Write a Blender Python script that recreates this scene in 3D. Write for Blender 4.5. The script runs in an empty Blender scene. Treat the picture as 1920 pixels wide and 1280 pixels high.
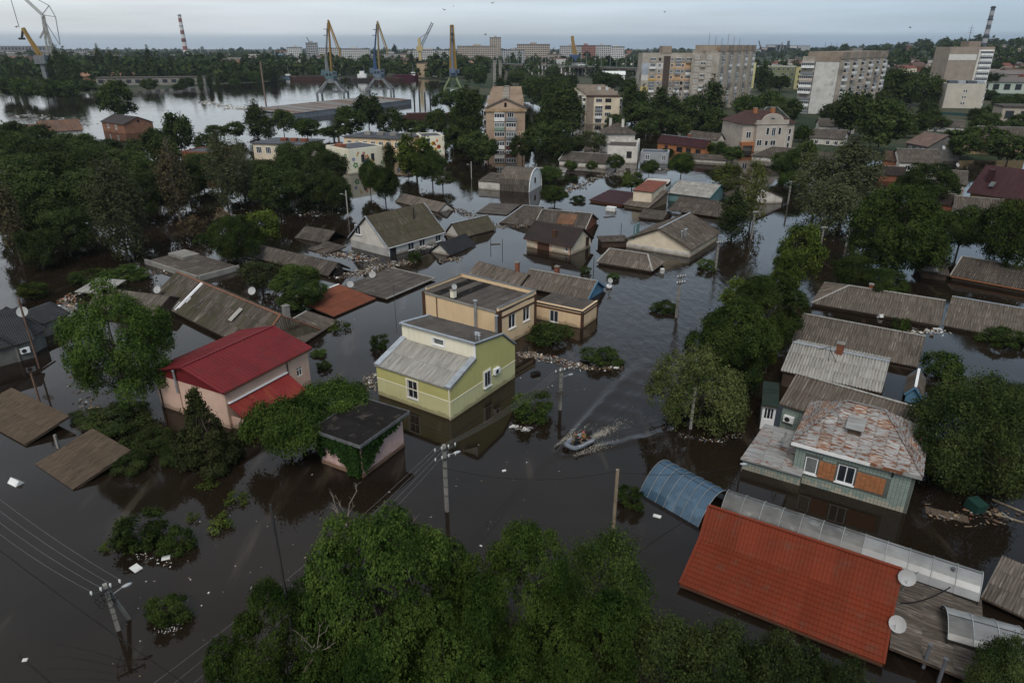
import bpy, math, random
import numpy as np
from mathutils import Vector, Matrix
random.seed(7)
RNG = np.random.default_rng(11)
scene = bpy.context.scene
col = scene.collection
R = math.radians
FPX, CX, CY, PITCH, CAMH = 1280.0, 960.0, 640.0, R(23.4), 30.0
cam_data = bpy.data.cameras.new('camera')
cam_data.sensor_width = 36.0
cam_data.lens = 24.0
cam_data.clip_start = 0.5
cam_data.clip_end = 30000.0
cam = bpy.data.objects.new('camera', cam_data)
cam.location = (0, 0, CAMH)
cam.rotation_euler = (math.pi / 2 - PITCH, 0, 0)
col.objects.link(cam)
scene.camera = cam
SUN_AZ, SUN_EL = R(188), R(51)          # soft light from behind the camera
world = bpy.data.worlds.new('World')
scene.world = world
world.use_nodes = True
wn, wl = world.node_tree.nodes, world.node_tree.links
wn.clear()
w_out = wn.new('ShaderNodeOutputWorld')
sky_tex = wn.new('ShaderNodeTexSky')
sky_tex.sky_type = 'NISHITA'
sky_tex.sun_disc = False
sky_tex.sun_elevation = SUN_EL
sky_tex.sun_rotation = SUN_AZ
sky_tex.altitude = 30
bg_sky = wn.new('ShaderNodeBackground'); bg_sky.inputs[1].default_value = 0.06
wl.new(sky_tex.outputs[0], bg_sky.inputs[0])
tc = wn.new('ShaderNodeTexCoord')
sep = wn.new('ShaderNodeSeparateXYZ'); wl.new(tc.outputs['Generated'], sep.inputs[0])
# overcast brightness grows from horizon to zenith
ramp = wn.new('ShaderNodeValToRGB'); ramp.color_ramp.interpolation = 'EASE'
els = ramp.color_ramp.elements
els[0].position = 0.0; els[0].color = (0.25, 0.31, 0.39, 1)
els[1].position = 1.0; els[1].color = (0.50, 0.53, 0.57, 1)
for p_, c_ in ((0.009, (0.28, 0.34, 0.41, 1)), (0.016, (0.45, 0.50, 0.56, 1)), (0.05, (0.51, 0.575, 0.65, 1)),
               (0.12, (0.59, 0.66, 0.74, 1)), (0.27, (0.57, 0.66, 0.77, 1)), (0.45, (0.37, 0.43, 0.51, 1)), (0.7, (0.42, 0.47, 0.54, 1))):
 e_ = els.new(p_); e_.color = c_
wl.new(sep.outputs['Z'], ramp.inputs[0])
# streaky cloud layer
mp = wn.new('ShaderNodeMapping'); mp.inputs['Scale'].default_value = (1.0, 1.0, 14.0)
wl.new(tc.outputs['Generated'], mp.inputs[0])
nz = wn.new('ShaderNodeTexNoise'); nz.inputs['Scale'].default_value = 2.6; nz.inputs['Detail'].default_value = 7
nz.inputs['Roughness'].default_value = 0.55
wl.new(mp.outputs[0], nz.inputs['Vector'])
cr = wn.new('ShaderNodeMapRange'); cr.inputs[1].default_value = 0.36; cr.inputs[2].default_value = 0.70
cr.inputs[3].default_value = 0.90; cr.inputs[4].default_value = 1.14
wl.new(nz.outputs['Fac'], cr.inputs[0])
# the left of the sky is paler and warmer than the right
az = wn.new('ShaderNodeMapRange'); az.inputs[1].default_value = -0.6; az.inputs[2].default_value = 0.6
wl.new(sep.outputs['X'], az.inputs[0])
tint = wn.new('ShaderNodeMix'); tint.data_type = 'RGBA'
tint.inputs['A'].default_value = (1.36, 1.27, 1.16, 1); tint.inputs['B'].default_value = (0.78, 0.89, 0.96, 1)
wl.new(az.outputs[0], tint.inputs['Factor'])
m1 = wn.new('ShaderNodeMix'); m1.data_type = 'RGBA'; m1.blend_type = 'MULTIPLY'; m1.inputs['Factor'].default_value = 1
wl.new(ramp.outputs[0], m1.inputs['A']); wl.new(tint.outputs['Result'], m1.inputs['B'])
m2 = wn.new('ShaderNodeVectorMath'); m2.operation = 'SCALE'
wl.new(m1.outputs['Result'], m2.inputs[0]); wl.new(cr.outputs[0], m2.inputs['Scale'])
bg_cl = wn.new('ShaderNodeBackground'); bg_cl.inputs[1].default_value = 1.0
wl.new(m2.outputs[0], bg_cl.inputs[0])
mixw = wn.new('ShaderNodeMixShader'); mixw.inputs[0].default_value = 0.86
wl.new(bg_sky.outputs[0], mixw.inputs[1]); wl.new(bg_cl.outputs[0], mixw.inputs[2])
wl.new(mixw.outputs[0], w_out.inputs[0])
sun_data = bpy.data.lights.new('sun', 'SUN')
sun_data.energy = 1.5
sun_data.angle = R(24)
sun_data.color = (1.0, 0.95, 0.88)
sun = bpy.data.objects.new('sun', sun_data)
sd = Vector((math.sin(SUN_AZ) * math.cos(SUN_EL), math.cos(SUN_AZ) * math.cos(SUN_EL), math.sin(SUN_EL)))
sun.rotation_euler = sd.to_track_quat('Z', 'Y').to_euler()
sun.location = (0, -30, 80)
col.objects.link(sun)
scene.view_settings.view_transform = 'Standard'
scene.view_settings.look = 'None'
scene.view_settings.exposure = 0.36
scene.view_settings.gamma = 1.0
scene.view_settings.use_curve_mapping = False
scene.cycles.max_bounces = 6
scene.cycles.volume_bounces = 0
scene.cycles.caustics_reflective = False
scene.cycles.caustics_refractive = False
def ray(x, y):
 a, b = (x - CX) / FPX, (CY - y) / FPX
 return a, math.cos(PITCH) + b * math.sin(PITCH), -math.sin(PITCH) + b * math.cos(PITCH)
def G(x, y, z=0.0):
 a, dy, dz = ray(x, y)
 t = (z - CAMH) / dz
 return Vector((t * a, t * dy, z))
def height(b, ty):
 """height above z=0 of something standing at ground point b whose top shows at image row ty"""
 d = b.y
 lo, hi = -5.0, 160.0
 for _ in range(40):
  z = (lo + hi) / 2
  f = d * math.cos(PITCH) - (z - CAMH) * math.sin(PITCH)
  u = d * math.sin(PITCH) + (z - CAMH) * math.cos(PITCH)
  if f > 0 and CY - FPX * u / f > ty: lo = z
  else: hi = z
 return z
def ppm(b):
 return FPX / (b.y * math.cos(PITCH) + (CAMH - b.z) * math.sin(PITCH))
MATS = {}
def mat(name, c, c2=None, rough=.85, scale=.8, lo=.40, hi=.65, rnd=.12, streak=None, third=None, metal=0., spec=.12, bump=0., detail=6, tide=0):
 """procedural material: base colour broken by noise, an optional third colour (rust, moss, stain), tint by object"""
 if name in MATS: return MATS[name]
 m = bpy.data.materials.new(name); m.use_nodes = True
 n, l = m.node_tree.nodes, m.node_tree.links
 p = n['Principled BSDF']
 p.inputs['Roughness'].default_value = rough; p.inputs['Metallic'].default_value = metal
 p.inputs['Specular IOR Level'].default_value = spec
 c2 = c2 or tuple(x * .72 for x in c)
 t = n.new('ShaderNodeTexCoord'); oi = n.new('ShaderNodeObjectInfo'); g = n.new('ShaderNodeNewGeometry')
 if streak:
  mpn = n.new('ShaderNodeMapping'); mpn.inputs['Scale'].default_value = streak
  l.new(t.outputs['Object'], mpn.inputs['Vector'])
  mulr = n.new('ShaderNodeMath'); mulr.operation = 'MULTIPLY'; mulr.inputs[1].default_value = 90
  l.new(oi.outputs['Random'], mulr.inputs[0])
  cb = n.new('ShaderNodeCombineXYZ'); l.new(mulr.outputs[0], cb.inputs[0]); l.new(mulr.outputs[0], cb.inputs[1])
  l.new(cb.outputs[0], mpn.inputs['Location'])
  vec = mpn.outputs[0]
 else:
  vec = g.outputs['Position']
 def noise(v, sc, a, b, d=detail):
  nn = n.new('ShaderNodeTexNoise'); nn.inputs['Scale'].default_value = sc; nn.inputs['Detail'].default_value = d
  nn.inputs['Roughness'].default_value = .62
  l.new(v, nn.inputs['Vector'])
  r = n.new('ShaderNodeMapRange'); r.inputs[1].default_value = a; r.inputs[2].default_value = b
  l.new(nn.outputs['Fac'], r.inputs[0]); return r.outputs[0], nn
 f1, n1 = noise(vec, scale, lo, hi)
 def mix(fac, a, b):
  x = n.new('ShaderNodeMix'); x.data_type = 'RGBA'
  l.new(fac, x.inputs['Factor'])
  for s, v in (('A', a), ('B', b)):
   if isinstance(v, tuple): x.inputs[s].default_value = (*v, 1)
   else: l.new(v, x.inputs[s])
  return x.outputs['Result']
 o = mix(f1, c, c2)
 if third:
  c3, s3, a3, b3 = third[:4]
  v3 = g.outputs['Position'] if len(third) < 5 else vec
  f3, _ = noise(v3, s3, a3, b3)
  o = mix(f3, o, c3)
 if tide:   # flood line, mud runs and patchy render
  sp = n.new('ShaderNodeSeparateXYZ'); l.new(g.outputs['Position'], sp.inputs[0])
  fn_, nn_ = noise(g.outputs['Position'], 1.1, .3, .7)
  ad = n.new('ShaderNodeMath'); ad.operation = 'MULTIPLY_ADD'; ad.inputs[1].default_value = -.45; l.new(fn_, ad.inputs[0]); l.new(sp.outputs[2], ad.inputs[2])
  tl = n.new('ShaderNodeMapRange'); tl.inputs[1].default_value = .22; tl.inputs[2].default_value = .0; tl.inputs[3].default_value = 0; tl.inputs[4].default_value = .55
  l.new(ad.outputs[0], tl.inputs[0]); o = mix(tl.outputs[0], o, (.17, .125, .08))
  vm = n.new('ShaderNodeVectorMath'); vm.operation = 'MULTIPLY'; vm.inputs[1].default_value = (2.6, 2.6, .22); l.new(g.outputs['Position'], vm.inputs[0])
  fr, _ = noise(vm.outputs[0], 1., .54, .82); sc0 = n.new('ShaderNodeMath'); sc0.operation = 'MULTIPLY'; sc0.inputs[1].default_value = .35; l.new(fr, sc0.inputs[0])
  o = mix(sc0.outputs[0], o, tuple(x * .5 for x in c2))
 mr = n.new('ShaderNodeMapRange'); mr.inputs[3].default_value = 1 - rnd; mr.inputs[4].default_value = 1 + rnd
 l.new(oi.outputs['Random'], mr.inputs[0])
 sc_ = n.new('ShaderNodeVectorMath'); sc_.operation = 'SCALE'
 l.new(o, sc_.inputs[0]); l.new(mr.outputs[0], sc_.inputs['Scale'])
 l.new(sc_.outputs[0], p.inputs['Base Color'])
 if bump:
  fb, nb = noise(vec, scale * 6, 0, 1)
  bn = n.new('ShaderNodeBump'); bn.inputs['Strength'].default_value = bump; bn.inputs['Distance'].default_value = .05
  l.new(fb, bn.inputs['Height']); l.new(bn.outputs[0], p.inputs['Normal'])
 MATS[name] = m
 return m
def leaf_mat(name, c, c2, dead=None, rnd=.34):
 if name in MATS: return MATS[name]
 m = bpy.data.materials.new(name); m.use_nodes = True
 n, l = m.node_tree.nodes, m.node_tree.links
 p = n['Principled BSDF']; out = n['Material Output']
 p.inputs['Roughness'].default_value = .8; p.inputs['Specular IOR Level'].default_value = .04
 oi = n.new('ShaderNodeObjectInfo'); g = n.new('ShaderNodeNewGeometry')
 nn = n.new('ShaderNodeTexNoise'); nn.inputs['Scale'].default_value = .45; nn.inputs['Detail'].default_value = 5
 nn.inputs['Roughness'].default_value = .75
 l.new(g.outputs['Position'], nn.inputs['Vector'])
 r = n.new('ShaderNodeMapRange'); r.inputs[1].default_value = .38; r.inputs[2].default_value = .62
 l.new(nn.outputs['Fac'], r.inputs[0])
 x = n.new('ShaderNodeMix'); x.data_type = 'RGBA'; l.new(r.outputs[0], x.inputs['Factor'])
 x.inputs['A'].default_value = (*c, 1); x.inputs['B'].default_value = (*c2, 1)  # clump tones vary at random; their wide range also paints in leaf highlights
 mr = n.new('ShaderNodeMapRange'); mr.inputs[3].default_value = 1 - rnd; mr.inputs[4].default_value = 1 + rnd
 l.new(oi.outputs['Random'], mr.inputs[0])
 # every leaf card differs a little
 mr2 = n.new('ShaderNodeMapRange'); mr2.inputs[3].default_value = .65; mr2.inputs[4].default_value = 1.35
 l.new(g.outputs['Random Per Island'], mr2.inputs[0])
 mm = n.new('ShaderNodeMath'); mm.operation = 'MULTIPLY'; l.new(mr.outputs[0], mm.inputs[0]); l.new(mr2.outputs[0], mm.inputs[1])
 s = n.new('ShaderNodeVectorMath'); s.operation = 'SCALE'; l.new(x.outputs['Result'], s.inputs[0]); l.new(mm.outputs[0], s.inputs['Scale'])
 l.new(s.outputs[0], p.inputs['Base Color'])
 tr = n.new('ShaderNodeBsdfTranslucent'); l.new(s.outputs[0], tr.inputs['Color'])
 ms = n.new('ShaderNodeMixShader'); ms.inputs[0].default_value = .25
 l.new(p.outputs[0], ms.inputs[1]); l.new(tr.outputs[0], ms.inputs[2]); l.new(ms.outputs[0], out.inputs['Surface'])
 MATS[name] = m
 return m
SLATE = mat('slate', (.112, .093, .078), (.056, .046, .039), rough=.9, scale=1.0, lo=.38, hi=.60, rnd=.20, streak=(7, .45, 1), third=((.27, .245, .21), 1.5, .55, .74, 1), bump=.3)
SLATE_PALE = mat('slate_pale', (.36, .345, .315), (.24, .225, .20), rough=.9, scale=1.0, rnd=.10, streak=(3.5, .4, 1), third=((.12, .10, .085), 1.3, .58, .74, 1))
SLATE_WEATHERED = mat('slate_weathered', (.145, .120, .098), (.075, .061, .050), rough=.9, scale=1.0, rnd=.12, streak=(7, .3, 1), third=((.34, .31, .27), 1.5, .54, .74, 1))
SLATE_MOSS = mat('slate_moss', (.080, .068, .050), (.050, .047, .029), rough=.95, scale=1.0, rnd=.10, streak=(5, .35, 1), third=((.21, .19, .16), 1.3, .58, .78, 1))
SLATE_ORANGE = mat('slate_orange', (.20, .095, .05), (.13, .085, .06), rough=.9, scale=1., rnd=.2, streak=(5, .5, 1))
REED = mat('reed', (.125, .092, .066), (.062, .046, .033), rough=.95, scale=1.2, rnd=.05, streak=(12, .5, 1), third=((.17, .13, .095), 1.4, .56, .72, 1))
FELT = mat('felt', (.088, .075, .064), (.056, .048, .042), rough=.95, scale=.6, rnd=.1, third=((.16, .145, .13), 1.2, .58, .72))
TAR = mat('tar', (.019, .017, .016), (.011, .010, .0095), rough=.95, scale=.9, rnd=.15, third=((.065, .055, .047), .9, .54, .70), bump=.4, spec=.03)
ROOF_RED = mat('red_metal', (.150, .016, .018), (.125, .015, .017), rough=.6, scale=.5, rnd=.07, spec=.2, third=((.10, .022, .022), 1.2, .54, .72))
ROOF_RED_RUST = mat('red_metal_rusty', (.19, .024, .022), (.24, .055, .025), rough=.6, scale=1.2, lo=.5, hi=.7, rnd=.06, spec=.2, streak=(1.6, .3, 1))
ROOF_ORANGE = mat('orange_metal_tile', (.165, .030, .012), (.135, .026, .0105), rough=.65, scale=.5, rnd=.10, spec=.15, third=((.13, .045, .026), 1.4, .54, .72))
ROOF_MAROON = mat('maroon_metal', (.046, .016, .018), (.036, .014, .015), rough=.6, rnd=.08, spec=.2)
ROOF_BROWN = mat('brown_metal_tile', (.034, .023, .020), (.024, .017, .015), rough=.6, rnd=.06, spec=.2)
ROOF_DARK = mat('graphite_metal', (.026, .027, .030), (.017, .018, .020), rough=.55, rnd=.1, spec=.25)
ROOF_TERRA = mat('terracotta_metal', (.185, .062, .034), (.14, .05, .03), rough=.7, rnd=.08)
ROOF_RUSTRED = mat('rust_red_tin', (.20, .060, .038), (.13, .06, .042), rough=.7, scale=1.5, rnd=.1)
TIN = mat('old_tin', (.295, .295, .29), (.19, .18, .165), rough=.6, scale=1., rnd=.22, streak=(1.6, 9, 1), third=((.14, .058, .030), .8, .50, .57, 1), metal=.1)
TIN_RUST = mat('rusty_tin', (.17, .070, .034), (.30, .265, .235), rough=.8, scale=1.2, lo=.46, hi=.56, rnd=.25, streak=(1.4, 9, 1))
TIN_GREY = mat('grey_tin', (.27, .27, .265), (.18, .17, .16), rough=.6, scale=.8, rnd=.1, streak=(.8, 4, 1), third=((.16, .09, .05), 1.2, .64, .76, 1))
ZINC = mat('zinc', (.38, .41, .44), (.27, .29, .31), rough=.45, scale=1.5, rnd=.08, metal=.3)
WHITE = mat('white_paint', (.74, .74, .72), (.60, .59, .56), rough=.5, rnd=.06)
RIB = mat('rib_grey', (.34, .35, .35), (.27, .28, .28))
PVC = mat('white_pvc', (.78, .78, .78), (.70, .70, .70), rough=.35, rnd=.03)
GLASS = mat('window_glass', (.015, .018, .022), (.03, .034, .04), rough=.06, spec=.6, scale=.5, rnd=.3)
CURTAIN = mat('curtained_glass', (.15, .16, .15), (.09, .1, .1), rough=.15, spec=.5, scale=.8, rnd=.3)
PLASTER_W = mat('white_plaster', (.58, .545, .49), (.46, .43, .385), rough=.9, scale=.7, rnd=.08, third=((.33, .31, .28), .5, .60, .74), tide=1)
PLASTER_C = mat('cream_plaster', (.70, .60, .45), (.58, .485, .36), rough=.9, scale=.5, rnd=.04, tide=1)
PLASTER_BEIGE = mat('beige_plaster', (.72, .53, .33), (.65, .47, .29), rough=.9, scale=.45, rnd=.04, tide=1)
PLASTER_PINK = mat('pink_plaster', (.62, .43, .335), (.55, .375, .29), rough=.9, scale=.5, rnd=.04, tide=1)
PLASTER_ROSE = mat('rose_plaster', (.60, .41, .37), (.47, .31, .28), rough=.9, scale=.9, rnd=.04, tide=1)
PLASTER_GREEN = mat('olive_green_plaster', (.50, .465, .185), (.455, .42, .165), rough=.9, scale=.35, rnd=.03, tide=1)
PLASTER_LIME = mat('pale_lime_plaster', (.60, .57, .31), (.55, .52, .27), rough=.9, scale=.35, rnd=.03, tide=1)
PLASTER_IVORY = mat('ivory_plaster', (.78, .73, .57), (.72, .67, .52), rough=.9, scale=.4, rnd=.03, tide=1)
PLASTER_GREY = mat('grey_plaster', (.15, .145, .13), (.10, .096, .088), rough=.9, scale=.8, rnd=.1)
CONCRETE = mat('concrete', (.25, .235, .21), (.17, .16, .145), rough=.9, scale=.7, rnd=.1)
PANEL = mat('panel_concrete', (.36, .325, .275), (.265, .235, .20), rough=.9, scale=.25, rnd=.16, third=((.15, .125, .105), .12, .56, .70))
PANEL_WARM = mat('panel_tan', (.30, .245, .195), (.23, .185, .145), rough=.9, scale=.25, rnd=.12, third=((.20, .13, .085), .3, .58, .70))
SILICATE = mat('white_silicate_brick', (.56, .545, .51), (.45, .435, .405), rough=.9, scale=.4, rnd=.05, third=((.30, .29, .27), .25, .56, .72))
BRICK = mat('red_brick', (.23, .085, .05), (.16, .065, .042), rough=.9, scale=2.5, rnd=.15)
BRICK_ORANGE = mat('orange_brick', (.36, .15, .065), (.29, .12, .055), rough=.85, scale=3, rnd=.10)
TILE_GREEN = mat('sage_facade_tile', (.235, .28, .245), (.19, .235, .21), rough=.35, scale=3., rnd=.06, spec=.5)
GROUT = mat('tile_grout', (.10, .11, .095), (.08, .085, .075))
TILE_STAIN = mat('pale_stained_tile', (.36, .33, .26), (.28, .27, .22), rough=.5, rnd=.1)
WOOD = mat('old_timber', (.085, .060, .043), (.05, .036, .027), rough=.9, scale=2, rnd=.25)
WOOD_PALE = mat('pale_timber', (.23, .185, .13), (.15, .115, .08), rough=.9, scale=2, rnd=.25)
BROWN_TRIM = mat('brown_trim', (.085, .042, .027), (.065, .033, .022), rough=.7, rnd=.05)
BLUE_PAINT = mat('blue_paint', (.10, .22, .33), (.08, .17, .26), rough=.6, rnd=.1)
TEAL_PAINT = mat('teal_paint', (.12, .21, .21), (.09, .16, .165), rough=.6, rnd=.1)
POLY_BLUE = mat('blue_polycarbonate', (.044, .088, .135), (.032, .064, .10), rough=.3, scale=.9, rnd=.10, spec=.5, third=((.10, .17, .235), .7, .55, .75))
POLY_GREY = mat('clouded_polycarbonate', (.12, .118, .11), (.060, .058, .053), rough=.35, scale=.6, rnd=.18, spec=.45, third=((.26, .26, .25), 1.0, .55, .75))
POLY_PALE = mat('pale_polycarbonate', (.24, .24, .235), (.16, .16, .155), rough=.3, scale=.6, rnd=.14, spec=.5)
STEEL = mat('galvanised_steel', (.33, .34, .35), (.25, .26, .27), rough=.45, metal=.4, rnd=.1)
DARK_METAL = mat('dark_metal', (.03, .03, .032), (.05, .045, .04), rough=.6, rnd=.2)
WIRE = mat('aluminium_wire', (.17, .17, .17), (.13, .13, .13), rough=.5, rnd=.1)
CABLE = mat('black_cable', (.016, .016, .017), (.012, .012, .012), rough=.6)
PORCELAIN = mat('white_porcelain', (.7, .7, .68), (.6, .6, .58), rough=.3)
BARK = mat('bark', (.085, .070, .055), (.045, .037, .03), rough=.95, scale=3, rnd=.2)
TWIG = mat('pale_twig', (.24, .20, .165), (.16, .13, .105), rough=.95, scale=3, rnd=.2)
CRANE_Y = mat('crane_yellow', (.28, .175, .05), (.22, .135, .04), rough=.6, scale=.2, rnd=.05, third=((.24, .12, .04), .25, .58, .72))
CRANE_OCHRE = mat('crane_ochre', (.26, .19, .09), (.20, .145, .07), rough=.6, scale=.2, rnd=.05)
CRANE_BLUE = mat('crane_blue', (.05, .09, .19), (.04, .07, .15), rough=.6, scale=.3)
CRANE_GREY = mat('crane_grey', (.19, .20, .205), (.14, .15, .155), rough=.6, scale=.3)
CRANE_TEAL = mat('crane_cabin', (.10, .16, .18), (.08, .12, .14), rough=.6, scale=.3)
CRANE_CABIN = mat('crane_slate_blue', (.13, .17, .23), (.09, .12, .17), rough=.6, scale=.3)
CRANE_GREEN = mat('crane_green', (.16, .19, .10), (.11, .135, .07), rough=.6, scale=.3)
SHIP_RED = mat('ship_red', (.066, .033, .028), (.048, .027, .023), rough=.7, scale=.3)
SHIP_DARK = mat('ship_hull', (.03, .03, .034), (.05, .04, .035), rough=.6, scale=.3)
GARNET = mat('garnet_hull', (.070, .018, .028), (.055, .016, .024), rough=.6, scale=.3)
GREEN_PANEL = mat('green_facade', (.17, .19, .10), (.13, .15, .08), rough=.9, scale=.3)
YELLOW_PANEL = mat('yellow_facade', (.50, .46, .24), (.42, .385, .20), rough=.9, scale=.3)
BROAD = leaf_mat('broad_leaf', (.017, .032, .008), (.066, .093, .022))
BROAD_DARK = leaf_mat('dark_leaf', (.019, .034, .010), (.066, .086, .026))
BROAD_LIGHT = leaf_mat('light_leaf', (.085, .112, .020), (.032, .050, .011))
BROAD_OLIVE = leaf_mat('olive_leaf', (.050, .058, .022), (.036, .046, .018))
LEAF_FRESH = leaf_mat('fresh_leaf', (.020, .040, .008), (.066, .098, .020))
LEAF_GREY = leaf_mat('grey_green_leaf', (.062, .074, .034), (.098, .108, .054))
LEAF_BROWN = leaf_mat('withered_leaf', (.085, .066, .036), (.055, .052, .026))
LEAF_DRY = leaf_mat('dry_leaf', (.17, .115, .062), (.10, .078, .045))
LEAF_FLOWER = leaf_mat('seeding_leaf', (.048, .070, .019), (.150, .165, .058))
LEAF_YELLOW = leaf_mat('yellowing_leaf', (.085, .090, .022), (.055, .068, .018))
NEEDLE = leaf_mat('needle', (.034, .042, .016), (.056, .062, .022))
FIVE = mat('five_storey_panel', (.40, .295, .215), (.31, .225, .16), rough=.9, scale=.25, rnd=.10, third=((.21, .135, .09), .3, .56, .70))
IVY = leaf_mat('ivy_leaf', (.017, .042, .010), (.030, .066, .015))
class MB:
 def __init__(s): s.v, s.f, s.mi, s.sm = [], [], [], []
 def face(s, pts, m=0, sm=False):
  i = len(s.v); s.v += [tuple(p) for p in pts]; s.f.append(tuple(range(i, i + len(pts)))); s.mi.append(m); s.sm.append(sm)
 def idx(s, verts, faces, m=0, sm=False):
  i = len(s.v); s.v += [tuple(p) for p in verts]
  for f in faces: s.f.append(tuple(i + k for k in f)); s.mi.append(m); s.sm.append(sm)
 def box(s, x0, y0, z0, x1, y1, z1, m=0):
  s.idx([(x0, y0, z0), (x1, y0, z0), (x1, y1, z0), (x0, y1, z0), (x0, y0, z1), (x1, y0, z1), (x1, y1, z1), (x0, y1, z1)],
              [(0, 3, 2, 1), (4, 5, 6, 7), (0, 1, 5, 4), (1, 2, 6, 5), (2, 3, 7, 6), (3, 0, 4, 7)], m)
 def cbox(s, c, d, m=0): s.box(c[0] - d[0] / 2, c[1] - d[1] / 2, c[2] - d[2] / 2, c[0] + d[0] / 2, c[1] + d[1] / 2, c[2] + d[2] / 2, m)
 def obox(s, o, u, v, w, m=0):
  """box from corner o with edge vectors u, v, w"""
  o, u, v, w = map(Vector, (o, u, v, w))
  s.idx([o, o + u, o + u + v, o + v, o + w, o + u + w, o + u + v + w, o + v + w],
              [(0, 3, 2, 1), (4, 5, 6, 7), (0, 1, 5, 4), (1, 2, 6, 5), (2, 3, 7, 6), (3, 0, 4, 7)], m)
 def tube(s, a, b, r0, r1=None, n=6, m=0, cap=True, sm=True):
  a, b = Vector(a), Vector(b); r1 = r0 if r1 is None else r1
  d = b - a
  if d.length < 1e-6: return
  d.normalize(); u = d.orthogonal().normalized(); w = d.cross(u)
  ring = lambda c, r: [c + (u * math.cos(2 * math.pi * k / n) + w * math.sin(2 * math.pi * k / n)) * r for k in range(n)]
  s.idx(ring(a, r0) + ring(b, r1), [(k, (k + 1) % n, n + (k + 1) % n, n + k) for k in range(n)], m, sm)
  if cap: s.face(ring(b, r1), m); s.face(ring(a, r0)[::-1], m)
 def path(s, pts, r, n=5, m=0):
  for k in range(len(pts) - 1):
   ra, rb = (r[k], r[k + 1]) if isinstance(r, (list, tuple)) else (r, r)
   s.tube(pts[k], pts[k + 1], ra, rb, n, m, cap=(k == len(pts) - 2))
 def beam(s, a, b, w, h=None, m=0):
  a, b = Vector(a), Vector(b); h = h or w; d = (b - a)
  if d.length < 1e-6: return
  d.normalize(); up = Vector((0, 0, 1)) if abs(d.z) < .95 else Vector((0, 1, 0))
  u = d.cross(up).normalized(); v = u.cross(d)
  s.obox(a - u * w / 2 - v * h / 2, u * w, b - a, v * h, m)
 def prism(s, poly, o, u, v, w, m=0):
  """extrude the 2-D polygon (in u, v from o) along w"""
  o, u, v, w = map(Vector, (o, u, v, w))
  p0 = [o + u * a + v * b for a, b in poly]; p1 = [p + w for p in p0]; n = len(p0)
  s.face(p0[::-1], m); s.face(p1, m)
  for k in range(n): s.face([p0[k], p0[(k + 1) % n], p1[(k + 1) % n], p1[k]], m)
 def ball(s, c, r, n=8, m=0, squash=(1, 1, 1)):
  vs, fs = [], []
  k = n // 2
  for i in range(k + 1):
   th = math.pi * i / k
   for j in range(n):
    ph = 2 * math.pi * j / n
    vs.append((c[0] + r * squash[0] * math.sin(th) * math.cos(ph), c[1] + r * squash[1] * math.sin(th) * math.sin(ph), c[2] + r * squash[2] * math.cos(th)))
  for i in range(k):
   for j in range(n): fs.append((i * n + j, (i + 1) * n + j, (i + 1) * n + (j + 1) % n, i * n + (j + 1) % n))
  s.idx(vs, fs, m, True)
 def mesh(s, name, *ms):
  me = bpy.data.meshes.new(name)
  me.from_pydata(s.v, [], s.f)
  for m in ms: me.materials.append(m)
  if len(ms) > 1: me.polygons.foreach_set('material_index', s.mi)
  if any(s.sm): me.polygons.foreach_set('use_smooth', s.sm)
  return me
def obj(name, me, parent=None, M=None):
 if isinstance(me, tuple): me = me[0].mesh(name, *me[1:])
 o = bpy.data.objects.new(name, me); col.objects.link(o)
 if parent is not None: o.parent = parent
 if M is not None: o.matrix_local = M
 return o
def tag(o, label, cat, group=None, kind=None):
 if label: o['label'] = label
 if cat: o['category'] = cat
 if group: o['group'] = group
 if kind: o['kind'] = kind
 return o
def thing(name, label, cat, loc, rz=0., group=None, scale=None):
 o = bpy.data.objects.new(name, None); col.objects.link(o)
 o.empty_display_size = .3
 o.location = loc; o.rotation_euler = (0, 0, rz)
 if scale: o.scale = scale
 return tag(o, label, cat, group)
def setting(name, me):
 o = obj(name, me); o['kind'] = 'structure'; return o
def frame(o, x, y, z):
 M = Matrix.Identity(4)
 for i, a in enumerate((x, y, z)):
  for j in range(3): M[j][i] = a[j]
 for j in range(3): M[j][3] = o[j]
 return M
CACHE = {}
def cached(key, fn):
 if key not in CACHE: CACHE[key] = fn()
 return CACHE[key]
def clip_poly(subj, clip):
 """Sutherland-Hodgman, convex anticlockwise clip polygon, 2-D"""
 out = subj
 n = len(clip)
 for i in range(n):
  ax, ay = clip[i]; bx, by = clip[(i + 1) % n]
  ex, ey = bx - ax, by - ay
  inp, out = out, []
  if not inp: return []
  side = [ex * (p[1] - ay) - ey * (p[0] - ax) for p in inp]
  for k in range(len(inp)):
   p, q, sp, sq = inp[k - 1], inp[k], side[k - 1], side[k]
   if sq >= -1e-9:
    if sp < -1e-9:
     t = sp / (sp - sq); out.append((p[0] + (q[0] - p[0]) * t, p[1] + (q[1] - p[1]) * t))
    out.append(q)
   elif sp >= -1e-9:
    t = sp / (sp - sq); out.append((p[0] + (q[0] - p[0]) * t, p[1] + (q[1] - p[1]) * t))
 return out
def profile(kind, w, n, amp):
 """(x, z) break points across one sheet"""
 P = []
 if kind == 'wave':
  for k in range(n * 4 + 1): P.append((w * k / (n * 4), amp * math.cos(math.pi * k / 2)))
 elif kind == 'zig':
  for k in range(n * 2 + 1): P.append((w * k / (n * 2), amp * (1 if k % 2 == 0 else -1)))
 elif kind == 'rib':
  for k in range(n):
   x = w * k / n; d = w / n
   P += [(x, 0), (x + d * .70, 0), (x + d * .78, amp), (x + d * .92, amp)]
  P.append((w, 0))
 elif kind == 'seam':
  P = [(0, amp), (.03, amp), (.05, 0), (w - .02, 0), (w, amp)]
 else:
  P = [(0, 0), (w, 0)]
 return P
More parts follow.
